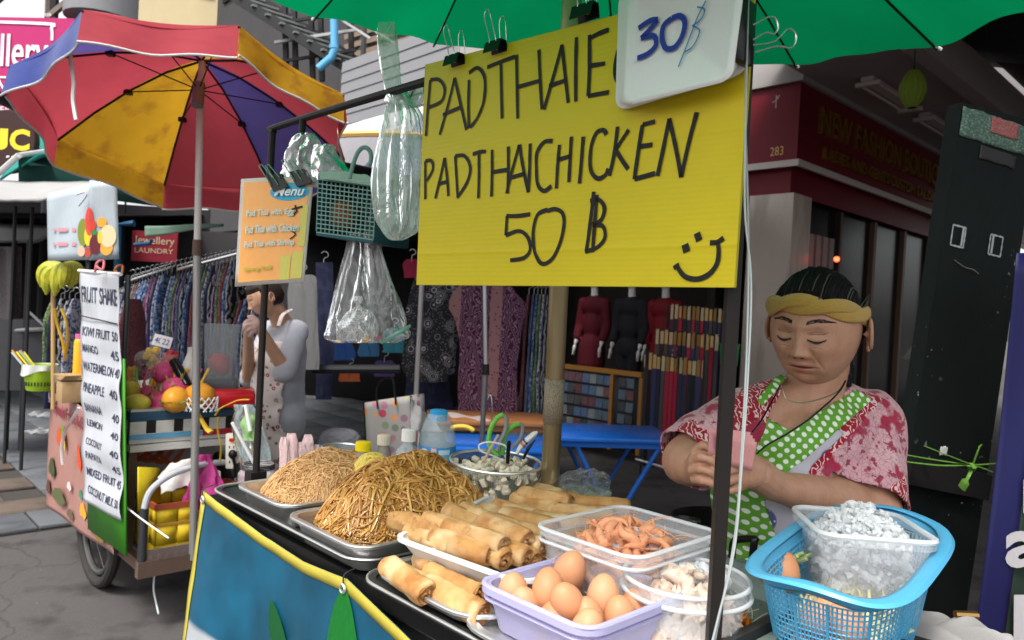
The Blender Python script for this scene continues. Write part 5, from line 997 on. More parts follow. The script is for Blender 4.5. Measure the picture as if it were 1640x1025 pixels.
# clear bag behind the rear foam tray
o = MB(); o.grid(lambda s, t: P(900+78*s-18*t*(1-s)+6*nz((s*4, t*4, 2)), 795-46*math.sin(PI*min(1, .15+s*.62))*t+8*nz((s*6, t*5, 6))-6*(1-t), 1.58+.10*nz((s*5, t*5, 9))), 34, 24); tag(o.build('loose_bag', film('loose clear film', (.75, .75, .78), .15, .5, .4, .1, 30)), 'crumpled clear plastic bag behind the rear spring rolls', 'plastic bag')
cr = MB(); cr.grid(lambda s, t: P(658+42*s*(.75+.5*t)+2*nz((s*5, t*5, 3)), 636+36*s+(54-34*s)*t+2*math.sin(s*24)*(1-t), 2.0+.02*math.sin(s*9+t*3)), 30, 14); tag(cr.build('crumpled_paper', mat('grey white paper', (.5, .48, .47), .8, bump=.3, bs=30), solid=.001), 'crumpled whitish paper sheet standing behind the bottles', 'paper')
MB().tube([P(672, 690, 2.0), ground_z(P(672, 690, 2.0), 1.03)], .004).build('paper_stick', M_SS, cart)
# ---------------- black board, ribbon and striped banner at the right
bd = 2.3; tlb, trb = P(1541, 164, bd), P(1668, 152, bd+.12); blb = P(1404, 1085, bd); lean = (tlb-blb).normalized()
bdw = (trb-tlb); bdw = bdw-lean*bdw.dot(lean); bdn = bdw.normalized().cross(lean); wdt = .345
lean_o = tlb-lean*(tlb.z/lean.z)
brd = T('black_board', 'tall leaning black steel panel with peeled tape beside the woman', 'panel', lean_o)
def bp_(w_, s_, o=0.0): return tlb+bdw.normalized()*w_-lean*s_+bdn*o
LB = tlb.z/lean.z
def chipped(g):
    co = g.coord(); c = g.mix(g.noise(3, 4, co), (.006, .008, .008), (.012, .016, .015)); 
    ch = g.ramp(g.noise(34, 5, co), [(.66, (0, 0, 0)), (.69, (1, 1, 1))]); lo = g.ramp(g.noise(2.5, 2, co), [(.5, (0, 0, 0)), (.62, (1, 1, 1))]); return g.mix(g.math('MULTIPLY', ch, lo), c, (.45, .46, .44))
M_BRD = mat('chipped black paint', rough=.6, colfn=chipped, var=.1, spec=.05, bump=.15, bs=50)
mb = MB(); mb.add([bp_(w_, s_, o) for o in (0, -.05) for w_, s_ in ((0, 0), (wdt, -.02), (wdt, LB), (0, LB))], [(0, 3, 2, 1), (4, 5, 6, 7), (0, 1, 5, 4), (1, 2, 6, 5), (2, 3, 7, 6), (3, 0, 4, 7)]); mb.build('panel', M_BRD, brd, smooth=False)
def patch(w0, w1, s0, s1, m, nm, o=.003): MB().grid(lambda i, j: bp_(w0+(w1-w0)*i+.004*nz((i*4, j*4, w0*9)), s0+(s1-s0)*j+.006*nz((i*6, j*3, s0*9)), o), 12, 8).build(nm, m, brd, solid=.001)
M_PEEL = mat('peeled sticker', (.05, .11, .08), .7, col2=(.2, .23, .2), c2s=22, var=.3, vs=30); patch(.004, .30, .01, .10, M_PEEL, 'peeled_sticker'); patch(.13, .25, .012, .062, mat('peeled red', (.28, .05, .05), .7, col2=(.3, .3, .26), c2s=30), 'peeled_sticker', .005); patch(.1, .26, .11, .15, mat('dull residue', (.03, .03, .03), .8), 'peeled_sticker')
for w0 in (.035, .20):
    mb = MB(); 
    for a_, b_ in (((0, 0), (.055, 0)), ((.055, 0), (.055, .062)), ((.055, .062), (0, .062)), ((0, .062), (0, 0))): ribbon(mb, [bp_(w0+a_[0]+(b_[0]-a_[0])*k/8+.001*nz((k, w0, 1)), .37+a_[1]+(b_[1]-a_[1])*k/8, .003) for k in range(9)], [.005*(1+.8*nz((k*.9, w0*30, a_[0]*50))) for k in range(9)], bdn)
    ribbon(mb, [bp_(w0+(.045 if w0 < .1 else .012), .372+.056*k/6, .0035) for k in range(7)], .009, bdn); mb.build('tape_outline', mat('old tape', (.33, .36, .36), .7, var=.4, vs=60), brd)
MB().tube(smoothpath([bp_(.06, .475, .004), bp_(.1, .49, .008), bp_(.14, .492, .008), bp_(.17, .5, .004)], 4), .0012, 6).build('staple_wire', M_SS, brd)
patch(.12, .15, 1.05, 1.075, mat('white splash', (.6, .6, .58), .7), 'paint_splash')
MB().bar(bp_(.315, .3, -.02), bp_(.315, LB-.1, -.02), .012, .03).build('edge_strip', mat('rusty edge', (.07, .05, .04), .7, col2=(.35, .33, .3), c2s=30), brd, smooth=False)
cb = P(1500, 745, bd-.03); MB().add([bp_(w_, s_, o) for o in (.004, .03) for w_, s_ in ((-.02, 1.09), (.33, 1.12), (.33, 1.2), (-.02, 1.17))], [(0, 3, 2, 1), (4, 5, 6, 7), (0, 1, 5, 4), (1, 2, 6, 5), (2, 3, 7, 6), (3, 0, 4, 7)]).build('cross_bar', MATS['sooty steel'], brd, smooth=False)
rb = T('green_ribbon', 'bright green plastic ribbon knotted round the black panel', 'ribbon', P(1555, 745, bd-.05)); M_RIB = mat('green ribbon film', (.2, .42, .07), .35, var=.25, vs=60, trans=.3)
def rib(pts, w0, nm='strand'): 
    mb = MB(); ps = smoothpath([P(x, y, bd-.06-.02*(i % 2)) for i, (x, y) in enumerate(pts)], 6); mb.tube(ps, w0, 6, flat=.3); mb.build(nm, M_RIB, rb)
rib([(1432, 725), (1500, 737), (1558, 744), (1596, 742)], .006); rib([(1432, 737), (1500, 745), (1558, 746), (1590, 756)], .007); rib([(1480, 714), (1525, 732), (1558, 745)], .005); rib([(1558, 745), (1566, 722), (1570, 714)], [.004]*12+[.009]); rib([(1558, 748), (1550, 765), (1540, 782)], [.005]*8+[.013]*5); rib([(1555, 742), (1562, 750), (1556, 756), (1552, 746)], .007, 'knot')
# striped banner at the right edge
sbn = T('striped_banner', 'striped blue, green and maroon banner with white letters at the right edge', 'banner', P(1600, 900, 1.9)); sd0 = 2.05
def sbq(i, j): return P(1676-95*j+150*i+8*math.sin(j*3), 405+800*j, sd0+.05*i+.012*math.sin(j*9+i*4))
for i0, i1, m in ((-.32, .0, mat('stripe navy', (.012, .012, .07), .45)), (.0, .2, mat('stripe dark green', (.02, .035, .025), .45)), (.2, 1.2, mat('stripe maroon', (.12, .008, .02), .45))):
    MB().grid(lambda i, j: sbq(i0+(i1-i0)*i, j), 6, 24).build('stripe', m, sbn, solid=.002)
mb = MB(); MT = frame(P(1640, 880, sd0-.02), RT, Vector((.12, 0, 1))); text_on(mb, 'a', MT, width=.1, height=.1, bold=.03); text_on(mb, '1', frame(P(1634, 1000, sd0-.02), RT, Vector((.12, 0, 1))), width=.035, height=.16, bold=.0); text_on(mb, 'l', frame(P(1648, 795, sd0-.02), RT, Vector((.12, 0, 1))), width=.03, height=.09); mb.build('lettering', mat('dull white print', (.42, .4, .42), .5), sbn, smooth=False, kind='stuff')
MB().tube([P(1690, 380, sd0+.03), ground_z(P(1690, 380, sd0+.03), 0)], .015).build('post', M_STEEL, sbn)
# ================================================================ PEOPLE
def blob(prims, voxel, smooth=6):
    mb = MB()
    for p in prims:
        if p[0] == 's': mb.sphere((0, 0, 0), p[2], 20, 14, Matrix.Translation(Vector(p[1])) @ (p[3] if len(p) > 3 else Matrix()))
        else:
            mb.tube(p[1], list(p[2]), 16)
            for q, r in ((p[1][0], p[2][0]), (p[1][-1], p[2][-1])): mb.sphere(q, r*.985, 14, 10)
    me = mb.mesh('tmp', smooth=False); o = bpy.data.objects.new('tmp', me); COL.objects.link(o)
    m = o.modifiers.new('r', 'REMESH'); m.mode = 'VOXEL'; m.voxel_size = voxel
    s = o.modifiers.new('s', 'SMOOTH'); s.iterations = smooth; s.factor = .5
    dg = bpy.context.evaluated_depsgraph_get(); e = o.evaluated_get(dg); m2 = e.to_mesh()
    n = len(m2.vertices); v = np.zeros(n*3); m2.vertices.foreach_get('co', v); nr = np.zeros(n*3); m2.vertices.foreach_get('normal', nr)
    f = [tuple(p.vertices) for p in m2.polygons]; e.to_mesh_clear(); COL.objects.unlink(o); bpy.data.objects.remove(o)
    return v.reshape(-1, 3), nr.reshape(-1, 3), f
_R, _U, _F, _C = (np.array(q) for q in (RT, UP, FW, CAM))
def topx(v):
    q = v-_C; d = q@_F; return 820+FPX*(q@_R)/d, 512.5-FPX*(q@_U)/d
def sdpoly(px, py, poly):                  # signed distance (negative inside), vectorised
    x, y = np.asarray(px), np.asarray(py); n = len(poly); d = np.full(x.shape, 1e9); ins = np.zeros(x.shape, bool)
    for i in range(n):
        x0, y0 = poly[i]; x1, y1 = poly[(i+1) % n]; dx, dy = x1-x0, y1-y0; t = np.clip(((x-x0)*dx+(y-y0)*dy)/(dx*dx+dy*dy), 0, 1)
        d = np.minimum(d, np.hypot(x-x0-t*dx, y-y0-t*dy)); c = ((y0 > y) != (y1 > y)) & (x < (x1-x0)*(y-y0)/((y1-y0) or 1e-9)+x0); ins ^= c
    return np.where(ins, -d, d)
def obj_from(name, v, f, m, parent=None, cols=None, zones=None, loc=None, solid=0, ang=180):
    o_ = org(parent) if parent else Vector(loc); me = bpy.data.meshes.new(name); me.from_pydata((v-np.array(o_)).tolist(), [], f); me.update()
    me.polygons.foreach_set('use_smooth', [True]*len(me.polygons)); me.materials.append(m)
    if cols is not None:
        a = me.color_attributes.new('Col', 'FLOAT_COLOR', 'POINT'); a.data.foreach_set('color', np.concatenate([cols, np.ones((len(cols), 1))], 1).ravel())
    if zones is not None: a = me.attributes.new('zone', 'FLOAT', 'POINT'); a.data.foreach_set('value', zones.astype(np.float32))
    ob = bpy.data.objects.new(name, me); COL.objects.link(ob)
    if parent: ob.parent = parent
    else: ob.location = o_
    if solid: q = ob.modifiers.new('s', 'SOLIDIFY'); q.thickness = solid; q.offset = 1
    return ob
def keep(v, nr, f, sd, edge, voxel_px):
    """drop faces outside (sd>0) and pull the border vertices onto the outline; sd: per vertex, edge: function(v)->sd for the gradient"""
    k = sd <= 0; ff = [q for q in f if any(k[i] for i in q)]
    idx = np.unique(np.array([i for q in ff for i in q])); mp = -np.ones(len(v), int); mp[idx] = np.arange(len(idx)); v2 = v[idx].copy(); s2 = sd[idx]
    out = s2 > 0
    if out.any():
        e = .001; vo = v2[out]; s0 = edge(vo, out, idx)
        gr = np.stack([(edge(vo+e*a, out, idx)-s0)/e for a in np.eye(3)], 1); gn_ = (gr**2).sum(1)+1e-9; st = (s0/gn_)[:, None]*gr
        ln = np.linalg.norm(st, axis=1); st *= np.minimum(1, .012/(ln+1e-9))[:, None]; v2[out] = vo-st
    return v2, [tuple(mp[i] for i in q) for q in ff], idx
def head(M, wide=1.04, skin_=(.5, .27, .175), lip=(.40, .125, .105), jaw=.93):
    nu, nv = 200, 180; V_ = []; C_ = []; g = lambda x, z, cx, cz, sx, sz: math.exp(-((x-cx)/sx)**2-((z-cz)/sz)**2)
    for j in range(nv):
        th = -PI/2+PI*j/(nv-1)
        for i in range(nu):
            # denser sampling on the face (+y)
            a = 2*PI*i/nu; a = a+.55*math.sin(2*(a-PI/2))*-.5*0+PI/2
            x, y, z = .077*wide*math.cos(th)*math.cos(a), .097*math.cos(th)*math.sin(a), .114*math.sin(th)
            k = max(0, min(1, (-z-.01)/.1)); x *= 1-(1-jaw)*k**1.5; 
            if y > 0: y *= .93-.06*k
            else: y *= 1-.35*k
            x *= 1+.05*math.exp(-((z-.02)/.05)**2)
            f = max(0, min(1, (y-.02)/.035)); d = 0
            if f > 0:
                ax = abs(x)
                d += .0045*math.exp(-((z-.026)/.011)**2)*math.exp(-(ax/.045)**4)
                d += -.0105*g(ax, z, .031, .009, .016, .013)+.0068*g(ax, z, .032, .0045, .014, .0095)-.002*g(ax, z, .032, -.011, .014, .004)
                rz = max(0, min(1, (.022-z)/.052)); 
                if z > -.045: d += (.003+.013*rz**1.4)*math.exp(-(x/(.0075+.003*rz))**2)*(1/(1+math.exp(-(z+.036)/.0028)))*(1/(1+math.exp((z-.03)/.006)))
                d += .0085*g(x, z, 0, -.028, .0105, .0085)+.0088*g(ax, z, .0145, -.0315, .0062, .0068)-.004*g(ax, z, .02, -.028, .004, .008)
                d += .0085*g(ax, z, .044, -.022, .02, .02)-.003*g(ax, z, .028+.012*((-z-.035)/.03), -.048, .0035, .018)
                d += .0068*g(x, z, 0, -.0535, .02, .0052)+.0078*g(x, z, 0, -.0655, .017, .006)-.0055*g(x, z, 0, -.0592, .021, .0022)-.003*g(x, z, 0, -.075, .016, .0045)
                d += .0085*g(x, z, 0, -.094, .022, .013)+.0075*g(ax, z, .043, -.07, .018, .024)
            y += d*f
            c = np.array(skin_, float)
            if f > .2:
                ax = abs(x); l = min(1, 1.15*(g(x, z, 0, -.0543, .0185, .0042)+g(x, z, 0, -.0645, .0165, .0052))); c = c*(1-l)+np.array(lip)*l
                ml = min(1, 1.2*g(x, z, 0, -.0592, .02, .0017)); c = c*(1-.85*ml)
                bz = .0325+.0045*math.sin(min(1, max(0, (ax-.014)/.042))*PI); bw = .0036*(1 if ax < .04 else max(.25, 1-(ax-.04)/.02)); b = .9*math.exp(-((z-bz)/bw)**2)*(1 if .014 < ax < .056 else 0); c = c*(1-b)+np.array((.06, .035, .03))*b
                ez = .0005-.0045*math.cos((ax-.032)/.016*1.3)*(1 if abs(ax-.032) < .0175 else 0); e = .97*math.exp(-((z-ez)/.0023)**2)*(1 if abs(ax-.0315) < .0165 else 0); c = c*(1-e)+np.array((.03, .018, .015))*e
                cr_ = .5*math.exp(-((z-.0125-.0015*math.cos((ax-.032)*90))/.0015)**2)*(1 if abs(ax-.032) < .017 else 0); c = c*(1-cr_)
                nn = min(1, g(ax, z, .0065, -.0372, .0035, .0022)); c = c*(1-.8*nn)
                ck = .18*g(ax, z, .042, -.02, .022, .02); c = c*(1-ck)+np.array((.5, .2, .14))*ck
            V_.append(M @ Vector((x, y, z))); C_.append(c)
    fs = [(j*nu+i, j*nu+(i+1) % nu, (j+1)*nu+(i+1) % nu, (j+1)*nu+i) for j in range(nv-1) for i in range(nu)]
    # ears
    mb = MB()
    for sx in (-1, 1):
        E = M @ Matrix.Translation((sx*.0865*wide, -.012, -.004)) @ Euler((.15, 0, -sx*.45)).to_matrix().to_4x4()
        mb.grid(lambda s, t: (sx*(.004+.006*math.sin(PI*t)*(1 if t < .75 else .3)-.008*(1-t)**2), (.0165*t*math.cos(2*PI*s)*(1-.25*(math.sin(2*PI*s) < 0)*abs(math.sin(2*PI*s))))-.006, .031*t*math.sin(2*PI*s)), 28, 9, E, closeu=True)
        mb.tube([(sx*.009, -.006+.0155*math.cos(q), .029*math.sin(q)) for q in np.linspace(-1.2, 3.9, 18)], [.0035]*18, 8, E)
        mb.sphere((sx*.005, -.004, -.026), (.004, .0075, .009), 10, 8, E)
    b = len(V_); V_ += [Vector(p) for p in mb.v]; fs += [tuple(q+b for q in f_) for f_ in mb.f]; C_ += [np.array(skin_)*.97]*len(mb.v)
    return np.array([tuple(p) for p in V_]), fs, np.array(C_)
def skinmat(nm, rough=.4):
    def fn(g): return g.mix(g.math('MULTIPLY', g.ramp(g.noise(22, 6, rough=.7), [(.38, (0, 0, 0)), (.68, (1, 1, 1))]), .5), g('Attribute', attribute_name='Col').outputs['Color'], (.36, .17, .1))
    return mat(nm, colfn=fn, rough=rough, var=.05, vs=60, sss=.06, bump=.35, bs=320, spec=.4)
M_SKIN = skinmat('warm skin')
M_HAIR = mat('black grey hair', (.010, .009, .009), .75, spec=.1, var=.5, vs=6, col2=(.09, .09, .09), c2s=14, c2t=(.52, .7))
def headM(c, yaw, pitch, tilt=0, s=1.0):   # yaw: turn to image left of the camera direction
    fh = Vector((-math.sin(yaw), -math.cos(yaw), 0)); f_ = fh*math.cos(pitch)-Z*math.sin(pitch); r = f_.cross(Z).normalized(); u_ = r.cross(f_)
    r, u_ = r*math.cos(tilt)+u_*math.sin(tilt), u_*math.cos(tilt)-r*math.sin(tilt)
    return Matrix(((r.x*s, f_.x*s, u_.x*s, c.x), (r.y*s, f_.y*s, u_.y*s, c.y), (r.z*s, f_.z*s, u_.z*s, c.z), (0, 0, 0, 1)))
def hairshell(M, name, parent, off=.007, line=.045, wide=1.0, m=M_HAIR, back=-.055):
    """combed-back hair: shell above the hairline with fine grooves"""
    mb = MB(); nu, nv = 160, 40
    def fn(s, t):
        a = 2*PI*s; ca = math.sin(a)              # +1 front
        zl = line+.012 if ca > .3 else (line-(.3-ca)/.5*.055 if ca > -.2 else back)
        th0 = math.asin(max(-.9, min(.95, zl/.114))); th = th0+(PI/2-th0)*t
        o = off*(min(1, t*5+.1))*(1+.3*math.sin(a*47+3*math.sin(t*9))*.35)+.006*math.sin(PI*t)*.6
        x, y, z = (.077*wide+o)*math.cos(th)*math.cos(a), (.097+o)*math.cos(th)*math.sin(a), (.114+o)*math.sin(th)
        if y > 0: y *= .935
        x *= 1+.05*math.exp(-((z-.02)/.05)**2)
        return (x, y, z)
    mb.grid(fn, nu, nv, M, closeu=True); return mb.build(name, m, parent, ang=180)
def fingers(prims, chains, r=(.0082, .0078, .007, .0058), d_off=0.0):
    for ch in chains:
        pts = smoothpath([P(x, y, d+d_off) for x, y, d in ch], 3); n_ = len(pts); rr = [r[0]+(r[-1]-r[0])*k/(n_-1)+.0005*math.cos(k*PI/1.5) for k in range(n_)]; prims.append(('t', pts, rr))
# ---------------- the cook
WH = headM(P(1306, 528, 1.45), math.radians(41), math.radians(13), math.radians(2), .95)
wm = T('person', 'woman in red batik blouse, green dotted apron and yellow headband counting banknotes', 'person', Vector((.56, 1.52, 0)))
RS, RE, RW = P(1194, 668, 1.47), P(1098, 738, 1.38), P(1124, 750, 1.28)
LS, LE, LW = P(1394, 672, 1.52), P(1384, 812, 1.43), P(1240, 778, 1.29)
CH = (RS+LS)/2; side = (LS-RS).normalized(); fwd = Vector((side.y, -side.x, 0)).normalized(); ROTB = frame(Vector((0, 0, 0)), side, Vector((-fwd.x, -fwd.y, 0)))
nb = WH @ Vector((0, -.03, -.07))
def tor(x, y, z): return Vector((CH.x, CH.y, 0))+side*x+fwd*y+Vector((0, 0, z))
zsh = CH.z
TORSO = [('s', tor(0, -.005, zsh-.05), (.165, .1, .09), ROTB), ('s', tor(0, .0, zsh-.15), (.175, .115, .13), ROTB), ('s', tor(-.075, .055, zsh-.17), (.085, .08, .085), ROTB), ('s', tor(.075, .055, zsh-.17), (.085, .08, .085), ROTB), ('s', tor(0, .02, zsh-.31), (.175, .135, .16), ROTB), ('s', tor(0, .0, zsh-.46), (.19, .14, .14), ROTB)]
NECK = [('t', [nb, nb.lerp(tor(0, -.01, zsh+.0), .5), tor(0, -.005, zsh-.02)], [.056, .058, .075]), ('t', [RS+side*.03-Z*.0, tor(0, -.02, zsh+.035), LS-side*.03], [.05, .056, .05])]
ARMS = [('t', [RS, RS.lerp(RE, .5), RE], [.058, .052, .045]), ('t', [LS, LS.lerp(LE, .5), LE], [.06, .054, .046]), ('t', [RE, RE.lerp(RW, .35), RE.lerp(RW, .75), RW], [.043, .042, .034, .027]), ('t', [LE, LE.lerp(LW, .3), LE.lerp(LW, .75), LW], [.043, .043, .033, .026])]
LEGS = [('t', [tor(s_*.085, 0, zsh-.5), tor(s_*.085, .01, .48), tor(s_*.085, -.01, .08)], [.09, .06, .04]) for s_ in (-1, 1)]+[('s', tor(s_*.085, .05, .03), (.045, .11, .03), ROTB) for s_ in (-1, 1)]
bv, bn, bf = blob(TORSO+NECK+ARMS+LEGS+[('t', [RW, P(1128, 746, 1.25)], [.029, .028]), ('t', [LW, P(1212, 758, 1.27)], [.028, .03])], .0055, 6)
HP = [('s', P(1126, 744, 1.25), (.026, .03, .036)), ('t', [RW, P(1126, 746, 1.252)], [.028, .027]), ('t', [LW, P(1212, 758, 1.265)], [.027, .028]), ('s', P(1202, 754, 1.256), (.028, .026, .03)), ('s', P(1190, 752, 1.25), (.016, .02, .033))]
fingers(HP, [[(1114, 724, 1.245), (1126, 713, 1.23), (1139, 719, 1.222), (1144, 733, 1.224)], [(1110, 738, 1.242), (1122, 732, 1.222), (1138, 737, 1.214), (1147, 747, 1.22)], [(1109, 753, 1.242), (1122, 751, 1.222), (1138, 756, 1.216), (1146, 764, 1.222)], [(1113, 767, 1.246), (1124, 769, 1.228), (1137, 773, 1.224), (1143, 779, 1.23)], [(1128, 726, 1.262), (1142, 719, 1.25), (1154, 716, 1.243)]])
fingers(HP, [[(1190, 736, 1.245), (1172, 737, 1.232), (1159, 743, 1.226), (1150, 751, 1.228)], [(1186, 750, 1.242), (1166, 754, 1.228), (1153, 761, 1.225), (1144, 766, 1.23)], [(1186, 764, 1.245), (1168, 770, 1.232), (1154, 775, 1.23), (1146, 778, 1.236)], [(1190, 777, 1.252), (1174, 784, 1.242), (1160, 787, 1.24), (1153, 789, 1.244)], [(1210, 740, 1.25), (1198, 724, 1.236), (1186, 716, 1.229), (1176, 714, 1.228)]])
hv_, hn_, hf_ = blob(HP, .0019, 2)
fv, ff, fcol = head(WH, 1.07)
SK = np.array((.5, .27, .175)); nail = np.array((.55, .33, .26))
allv = np.concatenate([bv, hv_, fv]); allf = bf+[tuple(i+len(bv) for i in q) for q in hf_]+[tuple(i+len(bv)+len(hv_) for i in q) for q in ff]; cols = np.concatenate([np.tile(SK, (len(bv), 1)), np.tile(SK*.97, (len(hv_), 1)), fcol])
obj_from('body', allv, allf, M_SKIN, wm, cols)
hairshell(WH, 'hair', wm)
for gi, (cnt, mm) in enumerate(((340, mat('black strands', (.010, .009, .009), .6, spec=.15)), (34, mat('grey strands', (.09, .088, .085), .6)))):
    mb = MB()
    for i in range(cnt):
        x0 = random.uniform(-.074, .074); ph0 = random.uniform(.72, .85)-abs(x0)*1.2; o_ = .0075+random.uniform(0, .005); pts_ = []
        for k in range(9):
            ph = ph0+(3.05-ph0)*k/8; xx = x0*(1-.35*(k/8)**2); kx = math.sqrt(max(.05, 1-(xx/.086)**2)); pts_.append(WH @ Vector((xx*1.05, (.097+o_)*kx*math.cos(ph)*(.94 if ph < PI/2 else 1), (.114+o_)*kx*math.sin(ph)+.002*math.sin(i+k))))
        mb.tube(pts_, [.0012]*8+[.0006], 4)
    mb.build('hair_strands', mm, wm, kind='stuff', ang=180)
# lashes, lid creases, brows, lip line and nostrils laid on the face surface
_Mi = WH.inverted(); _L = np.array([tuple(_Mi @ Vector(p)) for p in fv[:36000]]); _L = _L[_L[:, 1] > .03]
def onface(x, z, o=0.0):
    k = np.argsort((_L[:, 0]-x)**2+(_L[:, 2]-z)**2)[:4]; return WH @ Vector((x, float(_L[k, 1].mean())+o, z))
M_LASH = mat('dark lash', (.018, .011, .01), .6); M_CRS = mat('skin crease', (.2, .09, .055), .6)
for sx in (-1, 1):
    xs = np.linspace(.0155, .0485, 12); MB().tube([onface(sx*x, .0012-.0052*math.sin((x-.0155)/.033*PI)**.8, .0006) for x in xs], [.0006]+[.002]*9+[.0015, .0006], 6, flat=.6).build('eyelash', M_LASH, wm)
    MB().grid(lambda i, j: onface(sx*(.0165+.031*i), .0010-.0052*math.sin(max(0.001, i)*PI)**.8-j*.0034*math.sin(i*PI), .0007), 12, 3).build('eye', mat('eye sliver', (.035, .02, .014), .15, spec=.6, col2=(.4, .36, .33), c2s=120, c2t=(.6, .64)), wm)
    MB().tube([onface(sx*x, -.0135+.0012*math.cos((x-.032)*100)-.002, -.0002) for x in np.linspace(.018, .044, 9)], [.0002]+[.0006]*7+[.0002], 5).build('lid_crease', M_CRS, wm)
    MB().tube([onface(sx*x, .0115-.0015*math.cos((x-.03)*80)+.001*0, -.0002) for x in np.linspace(.017, .047, 10)], [.0003]+[.0008]*8+[.0003], 5).build('lid_crease', M_CRS, wm)
    mb = MB()
    for k in range(46):
        x = random.uniform(.013, .055); zc_ = .0325+.0045*math.sin((x-.013)/.042*PI); z = zc_+random.uniform(-.0028, .0028)*(1 if x < .04 else .5); mb.tube([onface(sx*x, z, .0004), onface(sx*(x+.006), z+.001*(1 if x < .033 else -1.2), .0012)], [.0007, .0003], 4)
    mb.build('eyebrow', M_LASH, wm, kind='stuff')
    MB().sphere((0, 0, 0), (.0032, .002, .0018), 10, 8, Matrix.Translation(onface(sx*.0068, -.0368, .0003)) @ WH.to_3x3().to_4x4()).build('nostril', M_LASH, wm)
    MB().tube([onface(sx*(.019+.016*t), -.033-.03*t, -.0003) for t in np.linspace(0, 1, 8)], [.0002]+[.0005]*6+[.0002], 5).build('cheek_fold', M_CRS, wm)
MB().tube([onface(x, -.0600+2.2*x*x, .0004) for x in np.linspace(-.023, .023, 15)], [.0004]+[.0011]*13+[.0004], 6).build('lip_line', mat('lip line', (.12, .035, .03), .5), wm)
# ponytail and temple strands
mb = MB(); o0 = WH @ Vector((.03, -.105, -.03))
for i in range(60):
    a = random.uniform(0, 6.28); r = random.uniform(.004, .03); q = Vector((math.cos(a)*r, math.sin(a)*r, 0)); mb.tube(smoothpath([o0+q*.5, o0+Vector((.035, .02, -.03))+q*1.3, o0+Vector((.045, .02, -.11))+q*1.2, o0+Vector((.03, .02, -.2+random.uniform(-.02, .03)))+q*.7], 4), [.006]*8+[.005]*4+[.002], 5)
mb.build('ponytail', M_HAIR, wm, kind='stuff', ang=180)
mb = MB()
for i in range(40):
    t = random.random(); sx = random.choice((1, 1, -1)); p = Vector((sx*(.0795-.012*t), .048-.045*t*0-.05*(1-t)+.0, .045-.055*random.random()*(1-t*.3))); q = Vector((sx*.088, -.03-.02*random.random(), .05+.02*random.random()))
    mb.tube([WH @ p, WH @ (p.lerp(q, .5)+Vector((sx*.004, 0, 0))), WH @ q], [.0005, .0007, .0004], 4)
mb.build('temple_hair', mat('grey temple hair', (.10, .09, .085), .4, var=.4, vs=30), wm, kind='stuff', ang=180)
# twisted headband
mb = MB(); pts = [[], []]
for k in range(72):
    a = 2*PI*k/72; sa_ = math.sin(a); zz = .066-.03*(1-sa_); cc3 = math.sqrt(max(.05, 1-(zz/.114)**2)); base = Vector((.0824*cc3*math.cos(a)*1.05, .097*cc3*sa_*(.93 if sa_ > 0 else 1), zz)); nn = Vector((base.x, base.y, .02)).normalized(); bi = Z
    for h_ in (0, 1): ph = 3*a+PI*h_; pts[h_].append(WH @ (base+nn*(.008+.0035*math.cos(ph))+bi*.0085*math.sin(ph)))
M_HB = mat('mustard cloth', (.6, .355, .055), .85, var=.35, vs=40, bump=1, bs=70, sheen=.3)
hb = T_ = None
for h_ in (0, 1): MB().tube(pts[h_], .0062, 12, closed=True, flat=2.0).build('headband_strand', M_HB, wm)
# necklace, cord
mb = MB(); mb.tube(smoothpath([P(1252, 618, 1.40), P(1258, 636, 1.385), P(1268, 643, 1.38), P(1285, 645, 1.378), P(1310, 640, 1.385), P(1340, 628, 1.41), P(1352, 612, 1.43)], 6), .0011, 6); mb.build('necklace', mat('silver chain', (.7, .65, .55), .3, metal=1), wm)
mb = MB(); mb.tube(smoothpath([P(1354, 610, 1.425), P(1340, 632, 1.39), P(1300, 668, 1.362), P(1262, 694, 1.342), P(1230, 712, 1.325), P(1212, 727, 1.315)], 6), .0018, 6); mb.tube(smoothpath([P(1250, 616, 1.40), P(1238, 640, 1.385), P(1220, 672, 1.345), P(1205, 692, 1.33)], 6), .0016, 6); mb.build('neck_cord', M_BLKP, wm, kind='stuff')
# clothing
def batik(g):
    co = g.coord(); z_ = g('Attribute', attribute_name='zone').outputs['Fac']
    vor = g('TexVoronoi', {'Scale': 95.0, 'Vector': g('VectorMath', {0: co, 1: g('VectorMath', {0: g('TexNoise', {'Vector': co, 'Scale': 14.0}).outputs['Color'], 1: (.07, .07, .07)}, operation='MULTIPLY').outputs[0]}, operation='ADD').outputs[0]}, feature='DISTANCE_TO_EDGE').outputs['Distance']
    crack = g.ramp(vor, [(.02, (1, 1, 1)), (.07, (0, 0, 0))])
    c = g.mix(g.noise(11, 3, co), (.52, .22, .28), (.66, .46, .47)); c = g.mix(g.ramp(g.noise(20, 2, co), [(.54, (0, 0, 0)), (.6, (1, 1, 1))]), c, (.36, .02, .06)); c = g.mix(g.ramp(g.noise(75, 3, co), [(.56, (0, 0, 0)), (.62, (1, 1, 1))]), c, (.3, .04, .08)); c = g.mix(g.ramp(g.noise(16, 2, g('Mapping', {0: co, 'Location': (3., 1., 2.)}).outputs[0]), [(.66, (0, 0, 0)), (.7, (1, 1, 1))]), c, (.55, .22, .06)); c = g.mix(g.math('MULTIPLY', crack, .38), c, (.1, .012, .03))
    sw = g('TexWave', {'Scale': 26.0, 'Distortion': 14.0, 'Detail': 1.5, 'Detail Scale': 2.2, 'Vector': co}).outputs['Fac']
    r = g.mix(g.ramp(sw, [(.78, (0, 0, 0)), (.86, (1, 1, 1))]), (.30, .006, .022), (.72, .5, .5)); return g.mix(g.ramp(z_, [(.45, (0, 0, 0)), (.55, (1, 1, 1))]), c, r)
